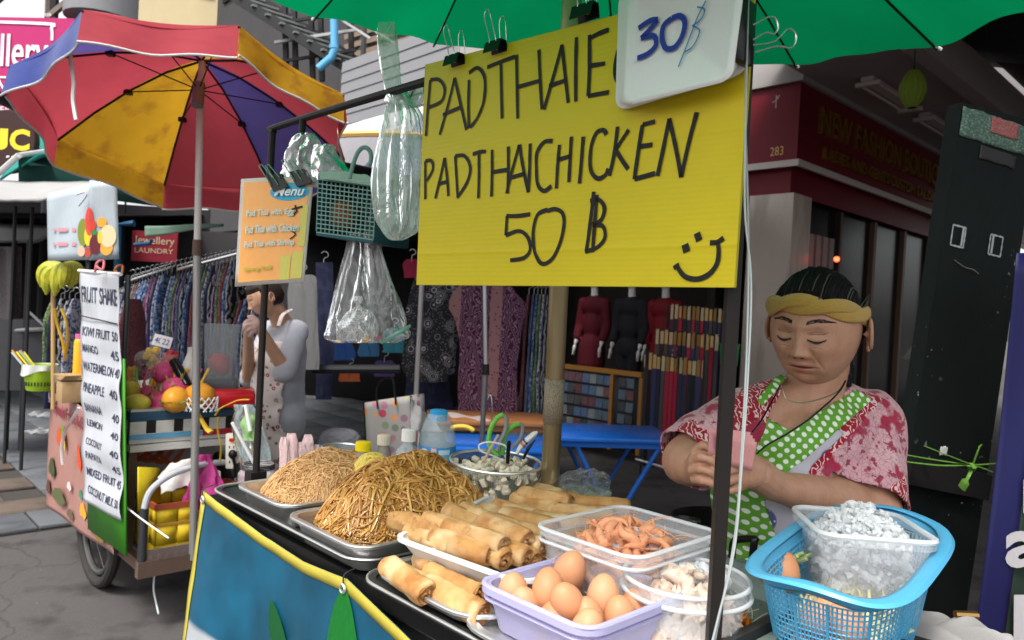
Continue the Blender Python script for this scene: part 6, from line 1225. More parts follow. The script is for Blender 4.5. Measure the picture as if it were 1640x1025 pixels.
M_BAT = mat('batik cotton', colfn=batik, rough=.8, var=.08, vs=30, bump=.2, bs=500, sheen=.15)
def polka(g, base=(.115, .33, .03), dot=(.72, .78, .68), s=.0205, r=.21):
    co = g.coord(); rx = g('VectorMath', {0: co, 1: tuple(side)}, operation='DOT_PRODUCT').outputs['Value']; sp = g('SeparateXYZ', {0: co}).outputs[2]
    def lat(o):
        fx = g.math('SUBTRACT', g.math('FRACT', g.math('ADD', g.math('DIVIDE', rx, s), o)), .5); fz = g.math('SUBTRACT', g.math('FRACT', g.math('ADD', g.math('DIVIDE', sp, s), o)), .5); return g.math('SQRT', g.math('ADD', g.math('MULTIPLY', fx, fx), g.math('MULTIPLY', fz, fz)))
    d = g.math('MINIMUM', lat(0.0), lat(.5)); return g.mix(g.ramp(d, [(r-.02, (1, 1, 1)), (r+.03, (0, 0, 0))]), base, dot)
M_APR = mat('green dotted apron', colfn=polka, rough=.6, var=.1, vs=8, bump=.15, bs=400)
def greyflower(g):
    co = g.coord(); d = g('TexVoronoi', {'Scale': 16.0, 'Vector': co, 'Randomness': .7}).outputs['Distance']; c = g.mix(g.ramp(d, [(.33, (1, 1, 1)), (.36, (0, 0, 0))]), (.45, .43, .5), (.1, .1, .24))
    d2 = g('TexVoronoi', {'Scale': 120.0, 'Vector': co, 'Randomness': .3}).outputs['Distance']; return g.mix(g.math('MULTIPLY', g.ramp(d2, [(.2, (1, 1, 1)), (.3, (0, 0, 0))]), g.ramp(d, [(.30, (1, 1, 1)), (.33, (0, 0, 0))])), c, (.6, .6, .68))
M_GFL = mat('grey floral lining', colfn=greyflower, rough=.7, var=.08)
def inflate(prims, k): return [(p[0], p[1], tuple(x+k for x in p[2]), *p[3:]) if p[0] == 's' else (p[0], p[1], [x+k for x in p[2]]) for p in prims]
sleeveR = ('t', [RS, RS.lerp(RE, .5), RS.lerp(RE, .98)], [.06, .062, .062]); sleeveL = ('t', [LS, LS.lerp(LE, .5), LS.lerp(LE, .9)], [.062, .067, .07])
cv, cn, cf = blob(inflate(TORSO, .011)+[('t', [RS+side*.02, tor(0, -.02, zsh+.03), LS-side*.02], [.06, .062, .06]), sleeveR, sleeveL], .006, 7)
fold = np.array([.005*nz(tuple(p), 16)+.004*nz(tuple(p*np.array((1, 1, .4))), 34) for p in cv]); cv = cv+cn*fold[:, None]
SKINP = [(1252, 560), (1256, 610), (1243, 642), (1226, 668), (1266, 693), (1300, 668), (1362, 622), (1372, 590), (1360, 560)]
def fronty(v): return (v-np.array(CH))@np.array(fwd)
def sd_blouse(v, *_):
    px, py = topx(v); a = -sdpoly(px, py, SKINP)/1000*1.2; a = np.where(fronty(v) > -.03, a, -.05)      # inside the neckline -> positive
    for S0, S1, t in ((RS, RE, .98), (LS, LE, .9)):
        ax = np.array(S1-S0); L_ = np.linalg.norm(ax); ax /= L_; q = (v-np.array(S0))@ax-L_*t; near = np.linalg.norm(v-np.array(S0.lerp(S1, t)), axis=1) < .12; a = np.where(near, np.maximum(a, q), a)
    return np.maximum(a, np.where(np.linalg.norm(v[:, :2]-np.array(nb)[:2], axis=1) < .075, v[:, 2]-(zsh+.075), -1))
sd = sd_blouse(cv); v2, f2, idx = keep(cv, cn, cf, sd, lambda v, o, i: sd_blouse(v), 4)
px, py = topx(v2); zone = np.zeros(len(v2))
for poly in ([(1060, 712), (1106, 672), (1140, 700), (1160, 735), (1160, 780), (1060, 780)], [(1212, 598), (1262, 590), (1250, 640), (1210, 672), (1165, 700), (1150, 668)], [(1330, 660), (1380, 628), (1412, 640), (1330, 730), (1272, 800), (1235, 775)], [(1355, 795), (1400, 800), (1450, 760), (1460, 870), (1330, 870)], [(1205, 640), (1255, 610), (1300, 700), (1220, 680)]): zone = np.maximum(zone, (sdpoly(px, py, poly) < 0)*1.0)
obj_from('blouse', v2, f2, M_BAT, wm, zones=zone, solid=.003)
av, an, af = blob(inflate(TORSO, .02)+[('t', [RS+side*.02, tor(0, -.02, zsh+.03), LS-side*.02], [.066, .068, .066]), ('t', [tor(0, .01, zsh-.4), tor(0, .02, .72), tor(0, .02, .55)], [.17, .175, .18])], .006, 7)
plt = np.array([(.006*math.sin((Vector(p)-CH).dot(side)*95+2.5*nz(tuple(p), 6))*max(0, min(1, (zsh-.3-p[2])/.12))+.004*nz(tuple(p), 14)) for p in av]); av = av+an*plt[:, None]
APR = [(1259, 606), (1212, 662), (1268, 692), (1300, 668), (1372, 624), (1396, 641), (1340, 690), (1285, 738), (1252, 762), (1230, 795), (1224, 805), (1240, 850), (1258, 905), (1300, 1500), (960, 1500), (1060, 860), (1078, 800), (1108, 770), (1130, 720), (1172, 690), (1247, 600)]
LIN = [(1340, 688), (1352, 693), (1300, 745), (1275, 800), (1300, 880), (1340, 1500), (1290, 1500), (1256, 905), (1238, 850), (1222, 805), (1250, 762), (1285, 736)]
for poly, m, nm, of in ((APR, M_APR, 'apron', .0), (LIN, M_GFL, 'apron_lining', -.002)):
    def sda(v, *_, poly=poly): px, py = topx(v); return np.where(fronty(v) > -.02, sdpoly(px, py, poly)/1000*1.2, .05)
    s0 = sda(av); v3, f3, _i = keep(av+an*of, an, af, s0, lambda v, o, i: sda(v), 4); obj_from(nm, v3, f3, m, wm, solid=.0015)
cvv, cnn, cff = blob([('t', [tor(0, 0, zsh-.48), tor(0, 0, .6), tor(0, 0, .42)], [.185, .19, .2])], .012, 4); obj_from('skirt', cvv, cff, mat('dark skirt', (.03, .03, .04), .8), wm)
# banknotes
bnk = T('banknotes', 'folded pink banknotes held in the woman\'s hands', 'money', P(1170, 715, 1.235)); M_BN = mat('pink banknote', (.62, .3, .29), .6, var=.15, vs=40, col2=(.5, .2, .22), c2s=50)
for i in range(4): MB().grid(lambda s, t: P(1136+66*s+3.5*i-(2+2*i)*t, 684+2.5*i+(8+3*i)*s+46*t, 1.2+.0014*i+.014*math.sin(s*3+.3*i)+.012*t), 12, 6).build('note', M_BN, bnk, solid=.0006)
MB().grid(lambda s, t: P(1146+20*s, 696+26*t+4*s, 1.1975+.014*math.sin((9+20*s)/66*3)+.01*t), 8, 6).build('note_print', mat('note print', (.42, .14, .16), .6, col2=(.6, .3, .3), c2s=90), bnk)
for x, y, a in ((1132, 728, 1.1), (1140, 742, .8)): MB().grid(lambda s, t: P(x+10*s+14*t, y+6*s+24*t*a, 1.223+.01*t), 6, 6).build('folded_note', mat('green banknote', (.42, .44, .25), .6, var=.2), bnk, solid=.0006)
MB().grid(lambda s, t: P(1188+20*s, 734+4*t-4*s, 1.222), 6, 4).build('folded_note', mat('cream banknote', (.6, .56, .45), .6), bnk, solid=.0006)
# ---------------- the fruit seller
SHd = 4.3; SH = headM(P(424, 477, SHd), math.radians(62), math.radians(24), 0, 1.0)
sm_ = T('person', 'woman in grey shirt and flowered apron working behind the fruit cart', 'person', ground_z(P(455, 600, SHd+.05), 0))
s1, s2 = P(478, 530, SHd+.02), P(432, 528, SHd+.28); e1, w1 = P(456, 592, SHd-.18), P(418, 530, SHd-.3); e2, w2 = P(398, 610, SHd+.15), P(398, 528, SHd-.18)
c0 = (s1+s2)/2; sd2 = (s1-s2).normalized(); fw2 = Vector((-sd2.y, sd2.x, 0)).normalized(); fw2 = fw2 if fw2.x < 0 else -fw2; R2 = frame(Vector((0, 0, 0)), sd2, Vector((-fw2.x, -fw2.y, 0)))
def to2(x, y, z): return Vector((c0.x, c0.y, 0))+sd2*x+fw2*y+Z*z
z2 = c0.z; T2 = [('t', [to2(0, 0, z2-.1), to2(0, .01, z2-.3), to2(0, 0, z2-.55)], [.125, .13, .14]), ('s', to2(0, 0, z2-.08), (.16, .095, .12), R2), ('s', to2(0, .01, z2-.2), (.16, .12, .16), R2), ('s', to2(0, .01, z2-.36), (.15, .12, .15), R2), ('s', to2(0, 0, z2-.5), (.17, .13, .15), R2)]
nb2 = SH @ Vector((0, -.03, -.07)); N2 = [('t', [nb2, to2(0, -.01, z2)], [.05, .065]), ('t', [s1, to2(0, -.02, z2+.02), s2], [.05, .055, .05])]
A2_ = [('t', [s1, e1], [.05, .042]), ('t', [e1, w1], [.042, .028]), ('t', [s2, e2], [.05, .042]), ('t', [e2, w2], [.04, .028])]
L2_ = [('t', [to2(q*.08, 0, z2-.5), to2(q*.08, 0, .48), to2(q*.08, 0, .08)], [.085, .058, .04]) for q in (-1, 1)]+[('s', to2(q*.08, .05, .03), (.045, .11, .03), R2) for q in (-1, 1)]
v_, n_, f_ = blob(T2+N2+A2_+L2_, .009, 5)
HP2 = [('s', P(408, 520, SHd-.31), (.035, .04, .035))]
fingers(HP2, [[(405, 515, SHd-.33), (396, 514, SHd-.35), (391, 520, SHd-.35), (392, 526, SHd-.34)], [(405, 520, SHd-.34), (395, 521, SHd-.36), (391, 527, SHd-.36), (394, 532, SHd-.34)], [(406, 526, SHd-.34), (398, 528, SHd-.36), (395, 533, SHd-.35), (398, 537, SHd-.34)], [(408, 530, SHd-.33), (402, 534, SHd-.35), (401, 539, SHd-.34)], [(412, 513, SHd-.32), (405, 507, SHd-.33), (398, 507, SHd-.33)]], r=(.012, .011, .01, .008))
hv2, hn2, hf2 = blob(HP2, .004, 2); fv2, ff2, fc2 = head(SH, skin_=(.5, .29, .19), jaw=.74); SK2 = np.array((.5, .29, .19))
obj_from('body', np.concatenate([v_, fv2]), f_+[tuple(i+len(v_) for i in q) for q in ff2], M_SKIN, sm_, np.concatenate([np.tile(SK2, (len(v_), 1)), fc2]))
obj_from('gloved_hand', hv2, hf2, mat('gloved skin', (.66, .46, .4), .3, var=.1), sm_)
hairshell(SH, 'hair', sm_, off=.01, line=.035, m=mat('dark brown hair', (.02, .013, .01), .4, var=.4, vs=10)); 
v_, n_, f_ = blob(inflate(T2, .016)+[('t', [s1+Z*.0, to2(0, -.02, z2+.01), s2], [.062, .065, .062]), ('t', [s1, s1.lerp(e1, .6), s1.lerp(e1, 1.05)], [.06, .062, .066]), ('t', [s2, s2.lerp(e2, .95)], [.06, .062])], .01, 16)
v_ = v_+n_*np.array([.008*nz(tuple(p), 12)+.005*nz(tuple(p), 30) for p in v_])[:, None]*.45; obj_from('grey_shirt', v_, f_, mat('grey cotton', (.33, .34, .38), .9, var=.12, vs=12, sheen=.2), sm_)
v_, n_, f_ = blob(inflate(T2, .03)+[('t', [to2(0, 0, z2-.4), to2(0, .01, .6)], [.16, .17])], .01, 5)
fr = (v_-np.array(c0))@np.array(fw2); lat = (v_-np.array(c0))@np.array(sd2); sdv = np.maximum.reduce([-(fr-.01), np.abs(lat)-.145-.0*fr, v_[:, 2]-(z2-.06)])
v3, f3, _ = keep(v_, n_, f_, sdv, lambda v, o, i: np.maximum.reduce([-((v-np.array(c0))@np.array(fw2)-.01), np.abs((v-np.array(c0))@np.array(sd2))-.145, v[:, 2]-(z2-.06)]), 4)
def floral(g):
    co = g.coord(); d = g('TexVoronoi', {'Scale': 26.0, 'Vector': co, 'Randomness': .85}); rnd = g('SeparateXYZ', {0: d.outputs['Color']}).outputs[0]; r_ = g.ramp(d.outputs['Distance'], [(.26, (1, 1, 1)), (.32, (0, 0, 0))])
    c = g.mix(r_, (.62, .55, .52), g.ramp(rnd, [(.3, (.28, .03, .05)), (.45, (.06, .06, .09)), (.65, (.4, .12, .12)), (.8, (.2, .15, .1))])); return g.mix(g.ramp(d.outputs['Distance'], [(.1, (1, 1, 1)), (.14, (0, 0, 0))]), c, (.65, .5, .45))
obj_from('flowered_apron', v3, f3, mat('flowered cotton', colfn=floral, rough=.8, var=.06), sm_, solid=.003)
MB().tube(smoothpath([P(446, 522, SHd-.1), P(452, 505, SHd-.06), P(462, 498, SHd+.02), P(466, 496, SHd+.1)], 5), .012, 8, flat=.4).build('apron_strap', MATS['flowered cotton'], sm_)
# ================================================================ FRUIT CART
C0 = P(207, 700, 3.45); C0.z = 0
def FC(a, b, z): return C0+a*U+b*V+Z*z
fcart = T('fruit_cart', 'wheeled fruit shake cart with white counter and open lower rack', 'food cart', FC(.6, .3, 0))
def fbox(mb, a0, a1, b0, b1, z0, z1):
    vs = [FC(a, b, z) for z in (z0, z1) for a, b in ((a0, b0), (a1, b0), (a1, b1), (a0, b1))]
    return mb.add(vs, [(0, 1, 2, 3), (7, 6, 5, 4), (0, 4, 5, 1), (1, 5, 6, 2), (2, 6, 7, 3), (3, 7, 4, 0)])
zc = .945; FL, FWD = 1.25, .62
M_WB = mat('scuffed white board', (.55, .54, .51), .55, var=.2, vs=9); M_BLS = mat('blue steel', (.02, .08, .15), .45, var=.4, vs=20, col2=(.1, .09, .08), c2s=15); M_RST = mat('rusty brown angle', (.1, .065, .05), .7, var=.3, vs=18)
fbox(MB(), 0, FL, 0, FWD, zc-.04, zc).build('counter', M_BLS, fcart, smooth=False)
fbox(MB(), .004, FL-.01, .004, FWD-.004, zc+.001, zc+.012).build('counter_sheet', M_SS, fcart, smooth=False)
mb = MB(); nsl = 5
for i in range(nsl+1): b0, b1 = (i-.32)*FWD/nsl+.03, (i+.32)*FWD/nsl-.0+.03; fbox(mb, -.006, .01, max(.0, b0), min(FWD, b1), zc-.1, zc-.043)
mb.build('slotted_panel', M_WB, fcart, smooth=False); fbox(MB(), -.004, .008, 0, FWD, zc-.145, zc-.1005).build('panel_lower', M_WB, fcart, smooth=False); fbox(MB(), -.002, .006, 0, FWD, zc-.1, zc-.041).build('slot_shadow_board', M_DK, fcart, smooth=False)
fbox(MB(), -.009, -.0045, .0, .33, zc-.125, zc-.103).build('blue_tape', mat('light blue tape', (.12, .35, .55), .4), fcart, smooth=False); fbox(MB(), -.009, -.0045, .33, FWD, zc-.128, zc-.1).build('red_tape', mat('red tape', (.4, .02, .03), .4), fcart, smooth=False)
fbox(MB(), -.02, FL, -.0, FWD, zc-.18, zc-.15).build('shelf_board', M_WB, fcart, smooth=False)
fbox(MB(), .42, .44, .02, FWD-.02, .34, zc-.18).build('rack_back', mat('printed white sheet', (.3, .29, .28), .6, var=.15), fcart, smooth=False)
mb = MB()
for q in range(5): ribbon(mb, smoothpath([FC(.418, .06+.05*q, .62+.02*q), FC(.418, .14+.05*q, .66-.015*q), FC(.418, .22+.05*q, .70+.01*(q % 2))], 4), [.01+.02*math.sin(PI*k/8) for k in range(9)], -U)
mb.build('orange_print', mat('orange red print', (.42, .09, .03), .5), fcart, kind='stuff')
for x, nm in ((.48, 'thai_mark'), (.53, 'thai_mark')):
    mb = MB(); ribbon(mb, [FC(.416, x, .68), FC(.416, x, .75), FC(.416, x+.03, .75), FC(.416, x+.03, .67)], .008, -U); mb.build(nm, MATS['orange red print'], fcart)
for a in (0.02, FL-.02):
    for b_ in (.02, FWD-.02): MB().bar(FC(a, b_, .28), FC(a, b_, zc-.04), .035).build('corner_post', M_RST, fcart, smooth=False)
mb = MB(); fbox(mb, -.22, FL, -.0, .035, .27, .32); mb.build('base_rail', M_RST, fcart, smooth=False); fbox(MB(), -.22, FL, FWD-.035, FWD, .27, .32).build('base_rail', M_RST, fcart, smooth=False); fbox(MB(), -.26, -.22, -.02, FWD+.02, .26, .33).build('push_bar', M_RST, fcart, smooth=False)
fbox(MB(), -.22, FL, .036, FWD-.036, .3, .325).build('base_shelf', mat('perforated grey shelf', (.14, .13, .13), .6), fcart, smooth=False)
MB().tube([FC(-.24, .0, .26), FC(-.24, .0, .56)], .019, 12).build('handle_stub', mat('dark steel tube', (.06, .06, .065), .4, metal=.6), fcart)
mb = MB()
for q in range(16): mb.tube([FC(-.262, .03+.036*q, .345), FC(-.2615+.002, .03+.036*q, .345)], .009, 10)
fbox(mb, -.25, -.24, -.01, FWD, .33, .375); mb.build('perforated_angle', mat('rust angle', (.13, .1, .09), .7), fcart, kind='stuff')
MB().tube(smoothpath([FC(-.24, 0, .56), FC(-.235, .03, .64), FC(-.22, .14, .70), FC(-.2, .32, .72), FC(-.18, .5, .69), FC(-.16, .58, .64)], 6), .014, 10).build('grey_hose', mat('grey hose', (.36, .37, .4), .35), fcart)
# wheels
def wheel(c, r, tyre, parent, spokes=18, axis=V):
    M = frame(c, U, Z) if axis is V else frame(c, V, Z)
    q = MB(); q.tube([M @ Vector((r*.93*math.cos(k*PI/28), r*.93*math.sin(k*PI/28), 0)) for k in range(56)], tyre, 10, closed=True); w_ = q.build('wheel', mat('worn tyre', (.03, .028, .027), .85, var=.3, vs=20), parent)
    q = MB(); q.tube([M @ Vector((r*.78*math.cos(k*PI/28), r*.78*math.sin(k*PI/28), 0)) for k in range(56)], tyre*.55, 8, closed=True); q.build('rim', mat('dull rim', (.12, .115, .11), .45, metal=.7), w_)
    q = MB(); 
    for k in range(spokes): a = 2*PI*k/spokes; q.tube([M @ Vector((.02*math.cos(a+.9), .02*math.sin(a+.9), .03*(1 if k % 2 else -1))), M @ Vector((r*.77*math.cos(a), r*.77*math.sin(a), 0))], .0016, 4)
    q.build('spokes', MATS['dull rim'], w_, kind='stuff'); MB().tube([M @ Vector((0, 0, -.05)), M @ Vector((0, 0, .05))], .025, 12).build('hub', MATS['dull rim'], w_)
wc = Pz(152, 936, 0); wa = (wc-C0).dot(U)
for b_ in (.03, FWD-.03): wheel(FC(wa, b_, .325), .325, .028, fcart)
MB().tube([FC(wa, .0, .325), FC(wa, FWD, .325)], .014).build('axle', M_RST, fcart)
cc_ = Pz(322, 975, 0)
for k, off in enumerate((0, .33)):
    c = cc_+V*(off-.0)+Z*.1; q = MB(); q.lathe([(0, -.024), (.06, -.024), (.095, -.02), (.1, -.01), (.1, .01), (.095, .02), (.06, .024), (0, .024)], 28, frame(c, U, Z)); q.build('caster_wheel', mat('caster rubber', (.02, .02, .02), .8), fcart)
    for o_ in (-.035, .035): MB().bar(c+V*o_, c+V*o_+Z*.19-U*.02, .045, .006).build('caster_fork', M_BLS, fcart, smooth=False)
# crate with things
crt = T('yellow_crate', 'yellow plastic crate with red rim in the lower rack of the fruit cart', 'crate', FC(-.1, .3, .33)); M_CY = mat('yellow crate plastic', (.62, .42, .02), .45, var=.15)
ca0, ca1, cb0, cb1, cz0, cz1 = -.215, .12, .06, .52, .38, .56
def cpan(a0, b0, a1, b1):
    n_ = 5
    for i in range(n_):
        p0_, p1_ = FC(a0+(a1-a0)*(i+.04)/n_, b0+(b1-b0)*(i+.04)/n_, 0), FC(a0+(a1-a0)*(i+.96)/n_, b0+(b1-b0)*(i+.96)/n_, 0)
        for zz0, zz1 in ((cz0, (cz0+cz1)/2-.005), ((cz0+cz1)/2+.005, cz1-.02)): MB().add([p0_+Z*zz0, p1_+Z*zz0, p1_+Z*zz1, p0_+Z*zz1], [(0, 1, 2, 3)]).build('crate_panel', M_CY, crt, solid=.006)
    mb = MB(); mb.bar(FC(a0, b0, cz1-.01), FC(a1, b1, cz1-.01), .024, .014); mb.build('crate_rim', mat('red brown rim', (.3, .06, .03), .6), crt, smooth=False)
    MB().bar(FC(a0, b0, (cz0+cz1)/2), FC(a1, b1, (cz0+cz1)/2), .012, .012).build('crate_rib', mat('dark yellow rib', (.36, .2, .03), .6), crt, smooth=False)
cpan(ca0, cb0, ca0, cb1); cpan(ca0, cb0, ca1, cb0); cpan(ca1, cb0, ca1, cb1); cpan(ca0, cb1, ca1, cb1)
fbox(MB(), ca0, ca1, cb0, cb1, cz0-.05, cz0-.002).build('crate_base', M_CY, crt, smooth=False)
tag(MB().add([FC(-.16, .0, .53), FC(-.05, .13, .53), FC(-.05, .12, .69), FC(-.17, -.01, .73)], [(0, 1, 2, 3)]).build('yellow_board', mat('yellow sheet', (.62, .47, .02), .5), solid=.006), 'bent yellow plastic sheet standing in the yellow crate', 'sheet')
tag(MB().grid(lambda s, t: FC(-.05-.1*t+.02*nz((s*4, t*4, 1)), .1+.28*s, .56+.17*math.sin(PI*min(1, .1+t*.8))*(.4+.6*math.sin(PI*(.1+.8*s)))+.02*nz((s*7, t*7, 3))), 26, 16).build('white_cloth_bag', mat('white rough cloth', (.55, .54, .52), .9, bump=.4, bs=60)), 'rumpled white cloth in the yellow crate', 'cloth')
o = skin([(322, 334, 728, 3.5), (316, 342, 745, 3.5), (308, 352, 770, 3.5), (298, 368, 795, 3.5), (296, 372, 812, 3.5)], 40, .02, 7, 5, .6).build('pink_bag', mat('magenta film', (.5, .05, .25), .35, alpha=.9, trans=.3), ang=60); tag(o, 'magenta plastic bag in the yellow crate', 'plastic bag')
# power strip
ps = T('power_strip', 'white power strip with red switch and black plug on the fruit cart', 'power strip', P(373, 722, 3.55)); Mps = frame(P(373, 722, 3.55), RT, Z)
MB().box((0, 0, 0), (.062, .165, .03), Mps, bev=.006).build('strip_body', mat('ivory plastic', (.62, .58, .5), .4), ps); MB().box((.004, .055, .018), (.026, .014, .01), Mps).build('switch', mat('red switch', (.5, .01, .01), .3), ps)
for y in (.02, -.05):
    for x in (-.01, .01): MB().box((x, y, .0155), (.005, .012, .002), Mps).build('socket_slot', M_BLKP, ps, smooth=False)
MB().sphere((0.008, -.012, .025), (.02, .022, .018), 14, 10, Mps).tube([Mps @ Vector((.01, -.02, .03)), Mps @ Vector((.02, -.06, .03)), Mps @ Vector((.015, -.12, .02))], .008, 8).build('plug', M_BLKP, ps)
tag(MB().tube(smoothpath([P(380, 742, 3.5), P(384, 770, 3.5), P(410, 735, 3.52), P(398, 690, 3.5), P(380, 660, 3.5), P(395, 648, 3.52), P(412, 655, 3.6)], 6), .007, 8).build('black_cable', M_BLKP), 'black power cable looping beside the power strip', 'cable')
o = skin([(378, 400, 648, 3.5), (374, 412, 670, 3.5), (376, 424, 700, 3.5), (384, 432, 740, 3.5), (388, 430, 790, 3.5)], 44, .02, 6, 8, .4).build('hanging_bag', film('pale blue film', (.55, .66, .68), .35, .4, .4, .15, 8), ang=60); tag(o, 'pale translucent plastic bag hanging at the end of the fruit cart', 'plastic bag')
o = skin([(392, 402, 660, 3.46), (388, 412, 680, 3.46), (392, 414, 705, 3.46)], 30, .015, 5, 3, .5).build('green_film_bag', mat('lime film', (.3, .5, .2), .3, alpha=.8), ang=60); tag(o, 'lime green plastic inside the pale hanging bag', 'plastic bag')
tag(MB().tube([P(393, 648, 3.4), P(401, 690, 3.4)], .009, 8).build('white_tube', M_FOAM), 'short white plastic tube by the hanging bag', 'tube')
for i, pts in enumerate((((345, 665), (352, 655), (365, 648), (382, 641), (400, 640)), ((350, 668), (349, 690), (354, 715), (352, 740)), ((304, 643), (316, 660), (330, 685), (338, 692)))):
    pp_ = smoothpath([P(x, y, 3.42) for x, y in pts], 5); tag(MB().tube(pp_, [.01+(.022*k/len(pp_) if i == 2 else 0) for k in range(len(pp_))], 6, flat=.3).build('yellow_strap', mat('yellow strap', (.65, .42, .04), .5)), ['yellow strap along the red blender', 'yellow strap hanging over the power strip', 'yellow strap knotted round the parasol pole'][i], 'strap')
tag(MB().tube(smoothpath([P(202, 812, 3.3), P(225, 830, 3.26), P(270, 862, 3.2)], 4), .0035, 6).build('tie_string', M_FOAM), 'white cord tying the board to the fruit cart', 'cord')
tag(MB().tube(smoothpath([P(250, 905, 3.4), P(246, 940, 3.38), P(250, 965, 3.36), P(254, 983, 3.3)], 4), .004, 6).build('loose_string', M_TW), 'loose pale string dangling under the fruit cart', 'string')
# ---------------- signs on the front
PV = FC(0, -.05, 0)
def FS(px, py, l=0.0): return Pp(px, py, PV, V)-V*l
def qd(c, i, j, l=0.0): i, j, l = float(i), float(j), float(l); x = (c[0][0]*(1-i)+c[1][0]*i)*(1-j)+(c[3][0]*(1-i)+c[2][0]*i)*j; y = (c[0][1]*(1-i)+c[1][1]*i)*(1-j)+(c[3][1]*(1-i)+c[2][1]*i)*j; return FS(x, y, l)
def qtext(c, txt, i0, i1, j0, j1, m, nm, parent, l, **kw):
    vs, fs = textmesh(txt, 1, **kw); a = np.array(vs); x0, x1, y0, y1 = a[:, 0].min(), a[:, 0].max(), a[:, 1].min(), a[:, 1].max()
    MB().add([qd(c, i0+(i1-i0)*(p[0]-x0)/(x1-x0), j1-(j1-j0)*(p[1]-y0)/(y1-y0), l) for p in vs], fs).build(nm, m, parent, smooth=False)
pk = T('pink_fruit_banner', 'faded pink fruit banner on the front of the fruit cart', 'banner', FS(110, 880)); PK = [(83, 626), (150, 662), (181, 889), (75, 812)]
def pinkc(g): return g.mix(g.noise(4, 4), (.29, .13, .11), (.37, .21, .18))
MB().grid(lambda i, j: qd(PK, i, j, .012*math.sin(i*9+j*3)*.6), 30, 30).build('sheet', mat('faded pink vinyl', rough=.4, colfn=pinkc, var=.15, vs=6), pk, solid=.002)
qtext(PK, 'Fresh Fruit & Shake', .12, 1.0, .06, .16, mat('maroon print', (.2, .02, .04), .5), 'lettering', pk, .014, bold=.03)
for (i, j, w_, h_, c) in ((.24, .33, .1, .16, (.5, .08, .02)), (.3, .3, .06, .18, (.12, .25, .03)), (.33, .34, .04, .15, (.6, .4, .05)), (.62, .4, .07, .2, (.6, .07, .02)), (.78, .42, .07, .16, (.5, .05, .04)), (.1, .62, .1, .16, (.05, .07, .03)), (.22, .82, .2, .13, (.09, .1, .04)), (.05, .8, .06, .12, (.1, .04, .03)), (.62, .8, .1, .12, (.65, .3, .03)), (.75, .74, .09, .16, (.7, .4, .05)), (.6, .68, .06, .07, (.05, .2, .12)), (.4, .68, .07, .07, (.6, .5, .5)), (.85, .92, .13, .06, (.2, .12, .03)), (.4, .9, .1, .08, (.12, .09, .05))):
    MB().grid(lambda s, t: qd(PK, i+w_*.5*t*math.cos(2*PI*s)*(1+.2*math.sin(3*2*PI*s)), j+h_*.5*t*math.sin(2*PI*s)*(1+.15*math.cos(5*2*PI*s)), .013+.0005*w_*10), 20, 4, closeu=True).build('printed_fruit', mat('print %.2f %.2f' % (i, j), c, .5, var=.35, vs=25), pk)
bdS = T('shake_price_board', 'tall white cloth price board headed fruit shake on the fruit cart', 'sign', FS(175, 880)); SBQ = [(139, 436), (202, 441), (207, 832), (145, 800)]
def SBoff(i, j): return .03+.006*math.sin(j*26+i*2)*min(1, j*2)+.01*nz((i*2, j*9, 4))
MB().grid(lambda i, j: qd(SBQ, i, j, SBoff(i, j)), 16, 60).build('cloth_sheet', mat('white cloth sheet', (.42, .43, .46), .7, var=.1, vs=10), bdS, solid=.002)
GQ = [(143, 560), (205, 575), (208, 889), (147, 846)]; MB().grid(lambda i, j: qd(GQ, i, j, .014), 4, 4).build('green_board', mat('green corrugated', (.045, .22, .018), .5, var=.05), bdS, solid=.008)
for txt, j0, j1, i0, i1 in (('FRUIT SHAKE', .06, .13, .06, .95), ('KIWI FRUIT 50', .235, .275, .06, .97), ('MANGO', .31, .345, .06, .45), ('45', .315, .355, .74, .96), ('WATERMELON 40', .385, .425, .05, .98), ('PINEAPPLE', .475, .515, .08, .62), ('40', .475, .515, .76, .96), ('BANANA', .565, .6, .1, .5), ('40', .575, .61, .76, .96), ('LEMON', .635, .665, .1, .5), ('40', .65, .68, .76, .96), ('COCONUT', .715, .745, .1, .55), ('40', .725, .755, .76, .96), ('PAPAYA', .775, .805, .1, .5), ('45', .79, .82, .76, .96), ('MIXED FRUIT 45', .845, .88, .08, .96), ('COCONUT MILK 50', .92, .955, .12, .98)):
    vs, fs = textmesh(txt, 1, bold=.012); a = np.array(vs); x0, x1, y0, y1 = a[:, 0].min(), a[:, 0].max(), a[:, 1].min(), a[:, 1].max()
    MB().add([(lambda i, j: qd(SBQ, i, j, SBoff(i, j)+.0035))(float(i0+(i1-i0)*(p[0]-x0)/(x1-x0)), float(j1-(j1-j0)*(p[1]-y0)/(y1-y0))) for p in vs], fs).build('price_line', mat('blue black ink', (.03, .035, .07), .6), bdS, smooth=False)
MB().tube([qd(SBQ, 0, .19, .04), qd(SBQ, .5, .195, .04), qd(SBQ, 1, .2, .04)], .003, 6).build('ruled_line', M_INK, bdS)
MB().tube([FS(137, 434, .03), FS(205, 440, .03)], .008, 8).build('top_rod', M_FOAM, bdS); MB().tube([FC(.02, -.03, .3), FC(.02, -.03, FS(203, 440).z)], .012).build('support_post', M_SSD, bdS); MB().tube([FC(.3, -.03, .3), FC(.3, -.03, FS(140, 440).z)], .01).build('support_post', M_SSD, bdS)
tag(MB().tube(smoothpath([FS(148, 652, .06), FS(142, 668, .07), FS(129, 690, .07), FS(124, 715, .07), FS(122, 742, .06)], 5), .009, 6, flat=.4).build('white_ribbon', M_FOAM), 'white ribbon hanging over the pink banner', 'ribbon')
